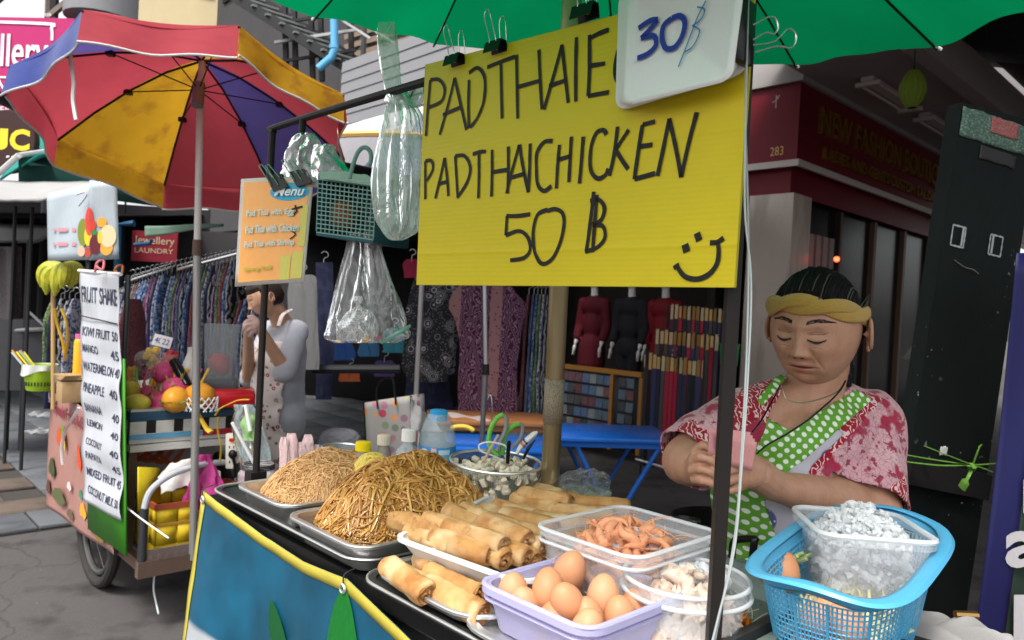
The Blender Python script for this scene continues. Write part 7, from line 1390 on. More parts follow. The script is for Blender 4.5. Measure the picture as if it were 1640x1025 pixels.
for i, (x, y) in enumerate(((160, 428), (190, 436))): tag(MB().tube(smoothpath([P(x-8, y+8, 3.5), P(x-4, y-8, 3.48), P(x+6, y-10, 3.5), P(x+4, y+4, 3.46), P(x-6, y-2, 3.46)], 5), .006, 6).build('pink_tie' if i == 0 else 'flower_tie', mat(['pink string', 'dried flowers'][i], [(.6, .2, .22), (.4, .16, .06)][i], .7)), ['pink string knot above the shake price board', 'dried flower garland knot on the price board'][i], 'tie')
# fruit poster
pf = T('fruit_poster', 'laminated price poster with printed fruit hung above the bananas', 'poster', P(130, 415, 3.9)); PQd = 3.9
def PQ(px, py, l=0.0): px, py = float(px), float(py); return P(px, py, PQd-l+.05*abs((px-143)/60)+.0)
MB().grid(lambda i, j: PQ(75+70*i+2*j*(1-i), (311-18*i)+(107-0+18*i)*j+ -2*i*j, .004*math.sin(7*i+5*j)), 14, 10).build('laminate', mat('bluish laminate', (.33, .38, .42), .15, var=.08, coat=.6, bump=.3, bs=9), pf, solid=.002)
MB().grid(lambda i, j: PQ(143+44*i+4*j*(i), 289-4*i+(128+2*i)*j, .004), 8, 10).build('laminate', MATS['bluish laminate'], pf, solid=.002)
for (x, y, rx, ry, c) in ((143, 355, 7, 23, (.55, .06, .05)), (146, 360, 8, 10, (.5, .05, .03)), (133, 372, 9, 22, (.16, .2, .03)), (141, 378, 6, 16, (.7, .45, .03)), (151, 372, 5, 5, (.04, .2, .05)), (152, 392, 9, 16, (.12, .02, .03)), (130, 402, 6, 9, (.5, .35, .25)), (140, 404, 6, 8, (.35, .06, .04)), (163, 356, 8, 8, (.75, .33, .04)), (173, 378, 13, 18, (.7, .55, .33)), (170, 394, 11, 15, (.75, .35, .06)), (160, 380, 4, 10, (.75, .5, .05))):
    MB().grid(lambda s, t: PQ(x+rx*t*math.cos(2*PI*s), y+ry*t*math.sin(2*PI*s), .009+.0003*(x % 7)), 22, 4, closeu=True).build('printed_fruit', mat('poster %d %d' % (x, y), c, .35, var=.3, vs=30), pf)
for y in (368, 391):
    for x, w_ in ((100, 16), (118, 6), (86, 3)): MB().grid(lambda i, j: PQ(x-w_/2+w_*i, y-3+6*j, .009), 3, 3).build('printed_text', mat('faded red text', (.5, .22, .26), .5), pf)
MB().tube([P(141, 400, 4.0), P(143, 640, 4.0)], .012).build('support_post', M_SSD, pf)
tag(MB().tube(smoothpath([P(122, 312, 3.86), P(136, 308, 3.86), P(138, 314, 3.85), P(126, 330, 3.85)], 3), .004, 6).build('poster_clip', M_WIRE), 'bent wire clip on the fruit poster', 'clip')
# bananas on a stick
bb_ = T('banana_bunch', 'bunch of green yellow bananas tied to a wooden stick', 'bananas', P(95, 470, 4.1)); M_BAN = mat('green yellow banana', (.30, .32, .03), .45, var=.2, vs=8, col2=(.5, .38, .03), c2s=6)
for (x0, y0, x1, y1, x2, y2, d) in ((97, 421, 72, 432, 66, 460, 4.08), (98, 421, 78, 440, 74, 472, 4.04), (100, 421, 92, 440, 88, 474, 4.02), (101, 421, 104, 436, 98, 462, 4.0), (102, 421, 116, 435, 112, 462, 4.04), (103, 421, 124, 432, 120, 456, 4.08)): MB().tube(smoothpath([P(x0, y0, d), P(x1, y1, d), P(x2, y2, d)], 7), [.008, .011, .017, .024, .029, .033, .035, .035, .034, .033, .03, .025, .018, .01, .006], 8).build('banana', M_BAN, bb_)
tag(MB().tube([P(85, 465, 4.15), P(85, 655, 4.15)], .011, 10).build('bamboo_stick', mat('bamboo', (.4, .26, .11), .6, var=.2)), 'upright bamboo stick carrying the bananas', 'stick')
for i, xs in enumerate((((88, 494), (92, 520), (100, 545), (104, 570)), ((98, 494), (106, 515), (108, 545), (103, 578)))): tag(MB().tube(smoothpath([P(x, y, 4.05) for x, y in xs], 5), .014, 6, flat=.3).build('yellow_strap', MATS['yellow strap']), ['yellow strap hanging from the bamboo stick', 'second yellow strap right of the bamboo stick'][i], 'strap')
# lime basket with straws
lbk = T('lime_basket', 'lime green plastic pail with plastic liner tied to the fruit cart', 'basket', P(60, 625, 4.2)); M_LM = mat('lime pail', (.36, .55, .04), .4, trans=.3); lc_ = P(63, 625, 4.2)
MB().lathe([(0, 0), (.062, 0), (.066, .006), (.083, .14), (.086, .142), (.081, .14), (.062, .008), (0, .006)], 28, Matrix.Translation(lc_)).build('pail', M_LM, lbk)
for k in range(28):
    a = 2*PI*k/28; MB().box((0, 0, 0), (.004, .007, .022), TR(lc_+Vector((.0715*math.cos(a), .0715*math.sin(a), .04)), a)).build('slot', mat('dark slot', (.03, .05, .01), .8), lbk, smooth=False)
MB().grid(lambda s, t: lc_+Vector(((.088+.008*math.sin(s*38)*t)*math.cos(2*PI*s), (.088+.008*math.sin(s*38)*t)*math.sin(2*PI*s), .146-.05*t-.02*t*math.sin(2*PI*s*2))), 60, 6, closeu=True).build('liner', mat('white liner', (.6, .6, .58), .4, alpha=.85), lbk)
for k, c in enumerate(((.7, .55, .02), (.25, .6, .1), (.6, .08, .2), (.75, .3, .04), (.3, .5, .6), (.7, .6, .05), (.2, .5, .12), (.5, .1, .35))):
    p = lc_+Vector((.03*math.cos(k), .02*math.sin(k), .06)); tag(MB().tube([p, p+Vector((-.11-.004*k, -.02+.008*(k % 3), .145+.004*(k % 4)))], .0042, 7).build('drinking_straw', mat('straw %d' % k, c, .3)), 'bright %s drinking straw leaning in the lime pail' % ['yellow', 'green', 'pink', 'orange', 'pale blue', 'golden', 'leaf green', 'purple'][k], 'straw')
# juice bottles, skewer box
for i, (x, y0, y1, w_, c, cap) in enumerate(((125, 535, 602, 16, (.75, .33, .02), (.65, .1, .3)), (137, 532, 600, 14, (.72, .5, .03), (.7, .68, .62)))):
    b0, r0 = P(x, y1, 4.0), w_/2/FPX*4.0; hh = P(x, y0, 4.0).z-b0.z; t = T('juice_bottle', ['orange juice bottle beside the bamboo stick', 'yellow juice bottle beside the price board'][i], 'bottle', b0)
    MB().lathe([(0, 0), (r0, 0), (r0, hh*.8), (r0*.8, hh*.88), (r0*.6, hh*.9)], 20, Matrix.Translation(b0)).build('bottle_body', mat('juice %d' % i, c, .25), t); MB().lathe([(r0*.8, hh*.9), (r0*.8, hh), (0, hh)], 20, Matrix.Translation(b0)).build('cap', mat('juice cap %d' % i, cap, .4), t)
bx_ = T('skewer_box', 'battered brown cardboard box of skewers behind the pink banner', 'box', P(122, 640, 3.95)); MB().box((0, 0, 0), (.16, .12, .11), TR(P(122, 626, 3.97), .75), bev=.004).build('box', mat('brown card', (.34, .22, .11), .8, bump=.5, bs=20), bx_)
for k in range(5): MB().box((0, 0, 0), (.17, .13, .006), TR(P(122, 606-k*1.5, 3.97), .75+.05*k)).build('card_layer', MATS['brown card'], bx_, smooth=False)
for k in range(9): tag(MB().tube([P(131+k*1.2, 606, 3.9), P(129+k*1.6, 583+3*math.sin(k*3), 3.9)], .0022, 5).build('skewer', MATS['bamboo']), 'thin bamboo skewer standing in the cardboard box', 'skewer', 'skewers in the box')
# ---------------- fruit on the counter
def fruit(name, label, px, py, d, r, m, sc=(1, 1, 1), rough=.06, grp=None):
    c = P(px, py, d); mb = MB(); mb.sphere((0, 0, 0), 1, 22, 16); mb.v = [tuple(c+Vector((p[0]*r*sc[0], p[1]*r*sc[1], p[2]*r*sc[2]))*(1)+Vector(p)*r*rough*nz(p, 2.2+px)) for p in mb.v]; return tag(mb.build(name, m, loc=c), label, 'fruit', grp)
M_DRG = mat('dragon fruit skin', (.42, .03, .13), .45, var=.25, vs=25, col2=(.5, .12, .2), c2s=18); M_PAP = mat('papaya skin', (.68, .30, .03), .4, var=.15); M_MNG = mat('mango skin', (.5, .42, .05), .45, var=.2, col2=(.3, .33, .06), c2s=9)
for i, (x, y, r) in enumerate(((263, 598, .055), (282, 622, .06), (239, 632, .05), (258, 643, .055))):
    o = fruit('dragon_fruit', ['dragon fruit at the back of the fruit pile', 'large dragon fruit left of the papaya', 'dragon fruit behind the mango', 'dragon fruit in front beside the mango'][i], x, y, 3.68-.05*(i % 2), r, M_DRG, (1.12, 1, .92), .1, 'dragon fruits')
    for k in range(9): a = random.uniform(0, 6.28); e = random.uniform(-.4, 1.0); n_ = Vector((math.cos(a)*math.cos(e), math.sin(a)*math.cos(e), math.sin(e))); p = P(x, y, 3.68-.05*(i % 2))+n_*r*.98; MB().tube([p, p+n_*.014+Z*.008, p+n_*.018+Z*.022], [.008, .006, .001], 6, flat=.4).build('scale_leaf', mat('dragon scale', (.3, .25, .07), .5), o)
fruit('papaya', 'ripe orange papaya in front on the fruit cart', 282, 640, 3.56, .062, M_PAP, (1, 1.2, .98)); fruit('papaya', 'second papaya in a white foam net by the pole', 320, 632, 3.62, .066, M_PAP, (1.1, 1, .85)); fruit('mango', 'yellow mango at the front left of the fruit pile', 220, 645, 3.52, .048, M_MNG, (1.25, 1, .85)); fruit('mango', 'green yellow mango behind the front mango', 210, 625, 3.62, .042, M_MNG, (1, 1, 1.1))
mb = MB()
for k in range(30): a = k*2*PI/30; c = P(322, 640, 3.60); mb.tube([c+Vector((.076*math.cos(a+q*.25*(1 if k % 2 else -1)), .072*math.sin(a+q*.25*(1 if k % 2 else -1)), -.05+.022*q)) for q in range(4)], .0035, 5)
tag(mb.build('foam_net', M_FOAM, kind='stuff'), 'white foam net sleeve round the second papaya', 'net')
mb = MB()
for k in range(16): p = P(270+random.uniform(-18, 22), 648, 3.5); a = random.uniform(0, 6.28); mb.add([p, p+Vector((.012*math.cos(a+.4), .012*math.sin(a+.4), .012)), p+Vector((.035*math.cos(a), .02*math.sin(a), .016)), p+Vector((.012*math.cos(a-.4), .012*math.sin(a-.4), .005))], [(0, 1, 2, 3)])
tag(mb.build('green_leaves', mat('leaf green', (.06, .18, .04), .5), kind='stuff'), 'small green leaves under the papaya', 'leaves')
M_CUPC = mat('clear cup', (.75, .75, .75), .1, alpha=.25)
for i, (x, y, c, fl) in enumerate(((212, 600, (.75, .48, .06), 0), (228, 585, (.18, .02, .05), 1), (243, 570, (.78, .55, .08), 0), (262, 585, (.6, .05, .06), 0), (271, 575, (.55, .03, .04), 0), (252, 600, (.7, .4, .1), 1))):
    c0_ = P(x, y+24, 3.75); t = T('fruit_cup', ['clear cup of yellow mango slices at the left', 'domed cup of dark purple fruit', 'tall cup of pineapple pieces', 'cup of watermelon slices', 'cup of red fruit sticks at the back', 'domed cup of mixed fruit in the middle'][i], 'cup', c0_)
    MB().lathe([(.03, 0), (.04, .1), (.042, .102)]+([(.042, .104), (.036, .128), (.02, .142), (0, .146)] if fl else []), 22, Matrix.Translation(c0_)).build('cup', M_CUPC, t)
    mb = MB(); 
    for k in range(12): mb.box((0, 0, 0), (.022, .03, .035), TR(c0_+Vector((random.uniform(-.02, .02), random.uniform(-.02, .02), .02+.09*k/12)), random.uniform(0, 3), random.uniform(-.5, .5), random.uniform(-.5, .5)), bev=.004)
    mb.build('fruit_pieces', mat('cup fruit %d' % i, c, .35, var=.2), t, kind='stuff')
for k in range(12):
    c = ((.75, .3, .03), (.2, .55, .1), (.7, .1, .2), (.75, .5, .04))[k % 4]; p = P(208+10*k+random.uniform(-4, 4), 618, 3.66); tag(MB().tube([p, p+Vector((random.uniform(-.05, .05), .0, .085))], .0055, 6).build('wide_straw', mat('wide straw %d' % (k % 4), c, .35)), '%s wide straw among the fruit cups' % ('orange', 'green', 'pink', 'yellow')[k % 4], 'straw', 'wide straws among the cups')
for i, x in enumerate((254, 266)): tag(MB().box((0, 0, 0), (.055, .003, .06), TR(P(x, 545+3*i, 3.9), .1, -.25, .2)).build('price_card', M_WHT, smooth=False), ['white price card reading 40', 'white price card in front reading 22'][i], 'card'); mb = MB(); text_on(mb, ('40', '22')[i], TR(P(x, 545+3*i, 3.9), .1, -.25, .2) @ Matrix.Translation((0, -.003, 0)) @ Euler((PI/2, 0, 0)).to_matrix().to_4x4(), width=.035, height=.03); o = mb.build('card_number', M_INKB, [q for q in bpy.data.objects if q.name.startswith('price_card')][-1], smooth=False)
o = skin([(301, 309, 556, 3.7), (300, 310, 566, 3.7), (294, 314, 580, 3.7), (292, 315, 590, 3.7), (293, 314, 622, 3.7)], 28, .001, 3, 1, 1).build('milk_bottle', mat('milky bottle', (.6, .58, .56), .3, alpha=.85), ang=60); tag(o, 'milky plastic bottle with white cap behind the black grinder', 'bottle')
tag(MB().tube([P(278, 578, 3.68), P(285, 590, 3.66), P(300, 618, 3.62)], [.022, .026, .024], 14).build('black_grinder', M_BLKP), 'black cylinder grinder leaning in the fruit', 'grinder')
bl_ = T('blender', 'blender jar holding cut watermelon on a red base', 'blender', P(365, 648, 3.75)); Mbl = frame(P(353, 575, 3.8), RT, Z)
vs, fs = container(.165, .14, .29, .02, .82, .003, .004, .008); MB().add(vs, fs, Matrix.Translation(P(352, 611, 3.8)) @ Euler((0, 0, .3)).to_matrix().to_4x4()).build('jar', mat('smoky jar', (.3, .34, .36), .12, alpha=.3), bl_)
MB().box((0, 0, 0), (.17, .15, .05), TR(P(352, 614, 3.8), .3), bev=.01).build('jar_collar', mat('grey collar', (.08, .09, .1), .3), bl_); MB().box((0, 0, 0), (.24, .2, .085), TR(P(367, 636, 3.74), .35), bev=.018).build('motor_base', mat('glossy red', (.45, .008, .015), .2), bl_)
o = chunk_mesh('watermelon', mat('watermelon flesh', (.6, .05, .05), .4), (.055, .04, .05), .35, 4, 14); wo_ = bpy.data.objects.new('watermelon_pieces', o); COL.objects.link(wo_); wo_.location = P(353, 583, 3.8); tag(wo_, 'cut red watermelon inside the blender jar', 'fruit')
# ---------------- striped parasol
su_c = Vector((-1.421, 3.3, 2.27)); su_n = Vector((-.092, .347, 1)).normalized(); su_a = su_n.cross(Vector((0, 1, 0))).normalized(); su_b = su_n.cross(su_a); SR, SPH = -.684, 4.533
def suc(k, r=1.0, z=0.0): an = SPH+k*PI/4; return su_c+SR*r*(math.cos(an)*su_a+math.sin(an)*su_b)+su_n*z
spu = T('striped_parasol', 'faded red, yellow and blue parasol tilted over the fruit cart', 'parasol', FC(.1, .3, 0)); SHT = .3
PM = [mat('faded red fabric', (.42, .055, .075), .75, var=.15, vs=5, trans=.4), mat('faded yellow fabric', (.6, .33, .02), .75, var=.15, vs=5, col2=(.42, .2, .02), c2s=4, trans=.42), mat('faded blue fabric', (.11, .09, .33), .7, var=.15, vs=5, trans=.28), mat('blue vinyl', (.018, .032, .17), .3, var=.3, vs=9)]
cyc = [0, 1, 0, 2, 0, 1, 0, 2]             # panel k lies between corner k and k+1: red, yellow, red, blue ...
for k in range(8):
    p0_, p1_ = k, k+1
    def fn(s, t):
        e = suc(p0_+0, t).lerp(suc(p1_, t), s); z = SHT*(1-t**1.7)-.02*math.sin(PI*s)*t; return e-su_c*0+su_n*z-(e-su_c).normalized()*.03*math.sin(PI*s)*t*t if t > 0 else su_c+su_n*SHT
    pn = MB().grid(fn, 13, 14).build('panel', PM[cyc[k]], spu, ang=180)
    def vf(s, t): e = suc(p0_).lerp(suc(p1_), s); o_ = (e-su_c).normalized(); e = e-o_*.03*math.sin(PI*s); return e+o_*(.012*t+.01*math.sin(s*11+k)*t)-(su_n*.35+Z*.65).normalized()*.125*t+(suc(p1_)-suc(p0_))*(.0)
    vl = MB().grid(vf, 20, 6).build('valance', PM[3] if (cyc[k] == 2 and k == 7) else PM[cyc[k]], spu, ang=180)
    MB().tube([vf(s/16, 1.0) for s in range(17)], .0045, 6).build('piping', mat('grey piping', (.5, .48, .46), .8), vl)
    MB().tube([suc(k, t, SHT*(1-t**1.7)-.008) for t in (0, .25, .5, .75, 1)], .005, 6).build('rib', M_POST, spu)
    MB().tube([suc(k, .52, SHT*(1-.52**1.7)-.01), su_c+su_n*(SHT-.16)], .003, 5).build('strut', M_POST, spu); MB().box((0, 0, 0), (.03, .03, .02), Matrix.Translation(suc(k, .52, SHT*(1-.52**1.7)-.012))).build('strut_joint', M_POST, spu)
pbt = P(313, 800, 3.42); ptop = su_c+su_n*SHT
M_PIP = mat('grey steel pipe', (.32, .31, .3), .4, metal=.6, var=.25, vs=12)
pm1 = P(316, 395, 3.36)
MB().tube([Vector((pbt.x, pbt.y, .3)), P(314, 640, 3.40), pm1], .0175, 16).build('lower_pole', M_PIP, spu); MB().tube([pm1, P(320, 200, 3.33), ptop], .015, 16).build('upper_pole', mat('white pole', (.52, .5, .48), .45, var=.2), spu)
MB().tube([pm1-Z*.04, pm1+Z*.03], .021, 14).build('pole_collar', M_RST, spu); MB().tube([su_c+su_n*(SHT-.24), su_c+su_n*(SHT-.13)], .026, 14).build('slider', mat('dull plastic', (.2, .17, .16), .5), spu)
MB().tube(smoothpath([P(113, 70, 2.75), P(113, 95, 2.78), P(118, 130, 2.8), P(117, 160, 2.8), P(122, 192, 2.8)], 5), [.007]*21, 6).build('cloth_tie', M_FOAM, spu)
# second parasol behind, white purple orange
s2_ = T('pale_parasol', 'white and purple parasol with orange hem behind the silver bag', 'parasol', ground_z(P(620, 300, 5.3), 0)); ap = P(690, 170, 5.3)
for k in range(8):
    a0, a1 = 2*PI*k/8, 2*PI*(k+1)/8
    MB().grid(lambda s, t: ap+Vector((.95*t*math.cos(a0+(a1-a0)*s), .95*t*math.sin(a0+(a1-a0)*s), -.42*t**1.2)), 8, 10).build('panel', mat('white panel', (.7, .68, .72), .7, trans=.3) if k % 2 else mat('lilac panel', (.36, .33, .55), .7, trans=.3), s2_, ang=180)
    MB().tube([ap+Vector((.95*math.cos(a0+(a1-a0)*s/6), .95*math.sin(a0+(a1-a0)*s/6), -.42)) for s in range(7)], .02, 6).build('orange_hem', mat('orange hem', (.7, .42, .15), .7), s2_)
MB().tube([Vector((ap.x, ap.y, 0)), ap], .018).build('pole', M_PIP, s2_)
# ================================================================ CLOTHES STALLS, TABLES AND SHOP DISPLAY
def printed(nm, base, fig, sc=30.0, kind='vor', fig2=None, thr=.3):
    sc *= 1.7; base = tuple(q*.7 for q in base); fig = tuple(q*.62 for q in fig)
    def fn(g):
        co = g.coord()
        if kind == 'vor': d = g('TexVoronoi', {'Scale': sc, 'Vector': co}).outputs['Distance']; f = g.ramp(g.math('SINE', g.math('MULTIPLY', d, 22.0)), [(.35, (0, 0, 0)), (.55, (1, 1, 1))])
        elif kind == 'wave': f = g.ramp(g('TexWave', {'Scale': sc*.3, 'Distortion': 9.0, 'Detail': 2.0, 'Vector': co}).outputs['Fac'], [(.5, (0, 0, 0)), (.6, (1, 1, 1))])
        else: f = g.ramp(g.noise(sc, 4, co), [(.48, (0, 0, 0)), (.56, (1, 1, 1))])
        c = g.mix(f, base, fig)
        if fig2: c = g.mix(g.ramp(g.noise(sc*.5, 3, co), [(.56, (0, 0, 0)), (.62, (1, 1, 1))]), c, fig2)
        return c
    return mat(nm, colfn=fn, rough=.85, var=.1, vs=6)
CM = [printed('indigo print', (.02, .035, .11), (.3, .34, .45), 34), printed('blue batik', (.03, .09, .25), (.35, .4, .5), 22, 'noise'), printed('purple print', (.07, .025, .12), (.35, .25, .38), 30, 'wave'), printed('white blue print', (.42, .42, .46), (.05, .07, .2), 26, 'noise'), printed('wine print', (.16, .012, .03), (.35, .2, .2), 30), printed('black white print', (.012, .012, .014), (.34, .33, .34), 26, 'wave'), printed('green print', (.05, .12, .05), (.3, .33, .15), 30, 'noise'), printed('navy plain', (.015, .018, .05), (.03, .035, .08), 8, 'noise')]
CN = ['indigo printed', 'blue batik', 'purple printed', 'white and blue printed', 'wine red printed', 'black and white printed', 'green printed', 'dark navy']
M_HNG = mat('chrome hanger', (.5, .5, .5), .3, metal=.9)
def hook(p, r=.03): return smoothpath([p-Z*.05, p, p+Vector((r*.8, 0, r*.4)), p+Vector((r*.9, 0, r*1.2)), p+Vector((0, 0, r*1.7)), p+Vector((-r*.7, 0, r*1.2))], 3)
def garment_edge(p, w_, L_, dep, m, lab, nm='hanging_sarong', grp='sarongs on the rack'):
    t = T(nm, lab, 'garment', p-Z*L_, grp); d = Vector((.15, 1, 0)).normalized()
    def fn(s, q): a = 2*PI*s; k = .55+.45*min(1, q*4); return p+Vector((math.cos(a)*w_/2*k*(1+.3*nz((p.x*9, q*5, 1))), 0, 0))+d*math.sin(a)*dep*k-Z*(.05+L_*q)+Vector((.012*nz((p.x*7, q*4, s*2)), 0, 0))
    MB().grid(fn, 14, 12, closeu=True).build('cloth', m, t, ang=180); MB().tube(hook(p), .0022, 4).build('hanger_hook', M_HNG, t)
racks = (((205, 452), (272, 428), 6.5, 17), ((289, 432), (386, 404), 6.1, 19), ((388, 470), (420, 462), 5.9, 5))
for ri, ((x0, y0), (x1, y1), d_, n_) in enumerate(racks):
    t = T('garment_rack', ['chrome clothes rail at the left behind the fruit', 'chrome clothes rail right of the parasol pole', 'short clothes rail behind the fruit seller'][ri], 'rail', ground_z(P((x0+x1)/2, y0, d_), 0)); a, b = P(x0-4, y0, d_), P(x1+4, y1, d_-.25)
    MB().tube([a, b], .014, 10).build('rail', mat('bright chrome', (.75, .75, .75), .2, metal=1), t)
    for q in (a, b): MB().tube([Vector((q.x, q.y, 0)), q], .012).build('upright', M_STEEL, t)
    for i in range(n_):
        f = (i+.5)/n_; p = a.lerp(b, f)+Z*-.012; k = (i*5+ri*3+(i*i) % 3) % 8 if not (ri == 0 and i in (9, 10, 11)) else 1
        garment_edge(p, .055 if ri < 2 else .04, .85+.1*math.sin(i*2.3), .2, CM[k], '%s sarong on %s' % (CN[k], ['the rail behind the fruit', 'the rail right of the parasol pole', 'the rail behind the fruit seller'][ri]))
for i in range(22): tag(MB().tube(hook(P(212+8*i, 441-1.55*i*1.1+(0), 6.2), .028), .0028, 4).build('spare_hanger', M_HNG), 'chrome hanger hook above the clothes rail', 'hanger', 'hanger hooks above the rail')
# striped and dark clothes at the far left behind the bottles
for i, (x, k, L_) in enumerate(((112, 5, .75), (121, 5, .8), (130, 3, .6), (98, 6, .5), (104, 7, .8), (210, 3, .8), (215, 4, .7))): garment_edge(P(x, 468+3*(i % 2), 5.6), .05, L_, .16, CM[k], '%s garment hanging behind the price board' % CN[k], 'hanging_garment', 'garments behind the price board')
def garment(name, label, rows, d, m, seed=0, depth=.07, n=44, wr=.02, collar=None):
    t = T(name, label, 'garment', P(rows[0][0], rows[-1][2], d)); skin([(a, b, y, d) for a, b, y in rows], n, wr, 7, seed, depth).build('cloth', m, t)
    c = P((rows[0][0]+rows[0][1])/2, rows[0][2]-6, d); MB().tube(hook(c), .003, 5).build('hanger_hook', M_HNG, t); return t
def blackdoily(g):
    co = g.coord(); v_ = g('TexVoronoi', {'Scale': 9.0, 'Vector': co}); d = v_.outputs['Distance']; r_ = g.ramp(g.math('SINE', g.math('MULTIPLY', d, 60.0)), [(.45, (0, 0, 0)), (.6, (1, 1, 1))]); r_ = g.math('MULTIPLY', r_, g.ramp(d, [(.42, (1, 1, 1)), (.46, (0, 0, 0))])); sp = g.ramp(g('TexVoronoi', {'Scale': 60.0, 'Vector': co}).outputs['Distance'], [(.22, (1, 1, 1)), (.28, (0, 0, 0))]); return g.mix(g.math('MULTIPLY', g.math('MAXIMUM', r_, g.math('MULTIPLY', sp, .6)), .7), (.012, .012, .014), (.3, .29, .3))
garment('black_dress', 'black dress with white mandala print under the yellow sign', [(668, 712, 440), (658, 722, 460), (650, 724, 500), (648, 724, 550), (645, 722, 590), (660, 715, 612)], 5.7, mat('mandala print', colfn=blackdoily, rough=.85, var=.05), 2)
garment('grey_kimono', 'grey patterned garment between the black dress and the kaftan', [(718, 730, 455), (716, 732, 500), (714, 728, 580), (712, 726, 600)], 5.9, CM[3], 5); garment('dark_trousers', 'dark striped garment behind the black dress', [(652, 722, 600), (648, 724, 660), (650, 720, 700)], 6.0, CM[7], 6)
def kaft(g):
    co = g.coord(); x = g.math('ABSOLUTE', g('VectorMath', {0: co, 1: (1., 0., 0.)}, operation='DOT_PRODUCT').outputs['Value']); x = g.math('ADD', x, g.math('MULTIPLY', g.noise(4, 2, co), .03))
    pale = g.mix(g.ramp(g('TexVoronoi', {'Scale': 34.0, 'Vector': co}).outputs['Distance'], [(.18, (1, 1, 1)), (.25, (0, 0, 0))]), (.2, .1, .1), (.07, .012, .035)); dk = g.mix(g.ramp(g('TexWave', {'Scale': 16.0, 'Distortion': 22.0, 'Detail': 2.0, 'Vector': co}).outputs['Fac'], [(.7, (0, 0, 0)), (.8, (1, 1, 1))]), (.04, .005, .028), (.17, .1, .13))
    zz = g('SeparateXYZ', {0: co}).outputs[2]; band = g.math('MULTIPLY', g.math('MULTIPLY', g.math('GREATER_THAN', x, .125), g.math('LESS_THAN', x, .21)), g.math('GREATER_THAN', zz, .22)); return g.mix(band, dk, pale)
kt = garment('purple_kaftan', 'purple and pink paisley kaftan hanging under the sign', [(756, 812, 452), (728, 828, 478), (722, 846, 500), (734, 842, 522), (741, 836, 560), (738, 828, 610), (740, 828, 655), (742, 826, 690)], 5.6, mat('paisley kaftan', colfn=kaft, rough=.85, var=.08), 3, .06, 60, .03)
kt.location = P(781, 680, 5.6)
for ch in kt.children: ch.location = P(752, 680, 5.6)-P(781, 680, 5.6)
for i, (x, k) in enumerate(((848, 4), (856, 0), (862, 1), (868, 6), (874, 3), (881, 5))): garment_edge(P(x, 462, 5.9), .045, 1.0, .2, CM[k], '%s garment hanging right of the kaftan' % CN[k], 'hanging_garment', 'garments right of the kaftan')
garment('grey_shirt_hanging', 'plain light grey shirt hanging behind the fruit seller', [(470, 498, 440), (462, 506, 460), (462, 508, 540), (466, 508, 592)], 5.0, mat('plain grey cloth', (.12, .12, .12), .9), 7); garment('navy_cloth', 'navy cloth hanging behind the clear bag', [(508, 530, 420), (506, 534, 520), (508, 530, 640)], 5.3, CM[7], 8)
for i, (x, y, w_, h_, c) in enumerate(((548, 560, 34, 34, (.02, .06, .2)), (590, 556, 30, 30, (.03, .1, .2)), (632, 545, 34, 40, (.03, .16, .2)), (600, 540, 14, 14, (.35, .03, .1)), (560, 600, 30, 22, (.25, .06, .02)), (616, 590, 30, 26, (.05, .03, .1)), (660, 430, 24, 30, (.25, .02, .05)), (682, 430, 18, 24, (.1, .05, .2)))): garment('folded_garment', ['dark blue garment under the clear bag', 'teal blue garment under the clear bag', 'turquoise garment right of the clear bag', 'small pink garment under the clear bag', 'dark orange garment low behind the bags', 'dark purple garment low behind the bags', 'red garment high behind the green bag', 'violet garment beside the sign edge'][i], [(x-w_/3, x+w_/3, y-h_/2), (x-w_/2, x+w_/2, y-h_/4), (x-w_/2, x+w_/2, y+h_/2)], 6.1, mat('plain garment %d' % i, c, .9), i)
tag(MB().tube([P(500, 591, 5.1), P(640, 591, 5.2)], .03, 8).build('dark_rail', M_STEEL), 'dark horizontal rail behind the fruit seller', 'rail')
# polka dot bag, wrapped bundle
def dots(g):
    co = g.coord(); v_ = g('TexVoronoi', {'Scale': 15.0, 'Vector': co, 'Randomness': .35}); h_ = g('SeparateXYZ', {0: v_.outputs['Color']}).outputs[0]; c = g.ramp(h_, [(.0, (.4, .03, .06)), (.2, (.1, .1, .14)), (.4, (.45, .15, .2)), (.6, (.5, .22, .04)), (.8, (.22, .3, .16)), (.95, (.06, .05, .07))]); return g.mix(g.ramp(v_.outputs['Distance'], [(.36, (1, 1, 1)), (.39, (0, 0, 0))]), (.26, .25, .24), c)
pbg = T('polka_dot_bag', 'white shopping bag with coloured polka dots and black handles', 'bag', P(628, 735, 4.7)); pq = [P(583, 645, 4.7), P(658, 634, 4.62), P(664, 738, 4.62), P(588, 740, 4.7)]; bk_ = Vector((.06, .16, 0))
MB().grid(lambda i, j: quad(pq, i, j)-bk_*.1*math.sin(PI*i), 10, 10).build('front', mat('polka bag print', colfn=dots, rough=.5, var=.06), pbg, solid=.004); MB().grid(lambda i, j: quad(pq, i, j)+bk_, 6, 6).build('back', MATS['polka bag print'], pbg, solid=.004)
MB().add([pq[0], pq[0]+bk_-Z*.02, pq[3]+bk_, pq[3]], [(0, 1, 2, 3)]).build('side', MATS['polka bag print'], pbg, solid=.004); MB().add([pq[1], pq[1]+bk_, pq[2]+bk_, pq[2]], [(0, 1, 2, 3)]).build('side', MATS['polka bag print'], pbg, solid=.004)
for a, b in ((pq[0], pq[3]), (pq[1], pq[2])): MB().tube([a, b], .006, 6).build('piping', M_BLKP, pbg)
MB().tube(smoothpath([P(605, 655, 4.64), P(603, 625, 4.66), P(612, 608, 4.7), P(628, 606, 4.7), P(632, 625, 4.64), P(634, 648, 4.6)], 5), .013, 6, flat=.4).build('handle', M_BLKP, pbg)
MB().tube([P(622, 735, 4.75), ground_z(P(622, 735, 4.75), 0)], .16, 20).build('stand', M_DARKC, pbg)
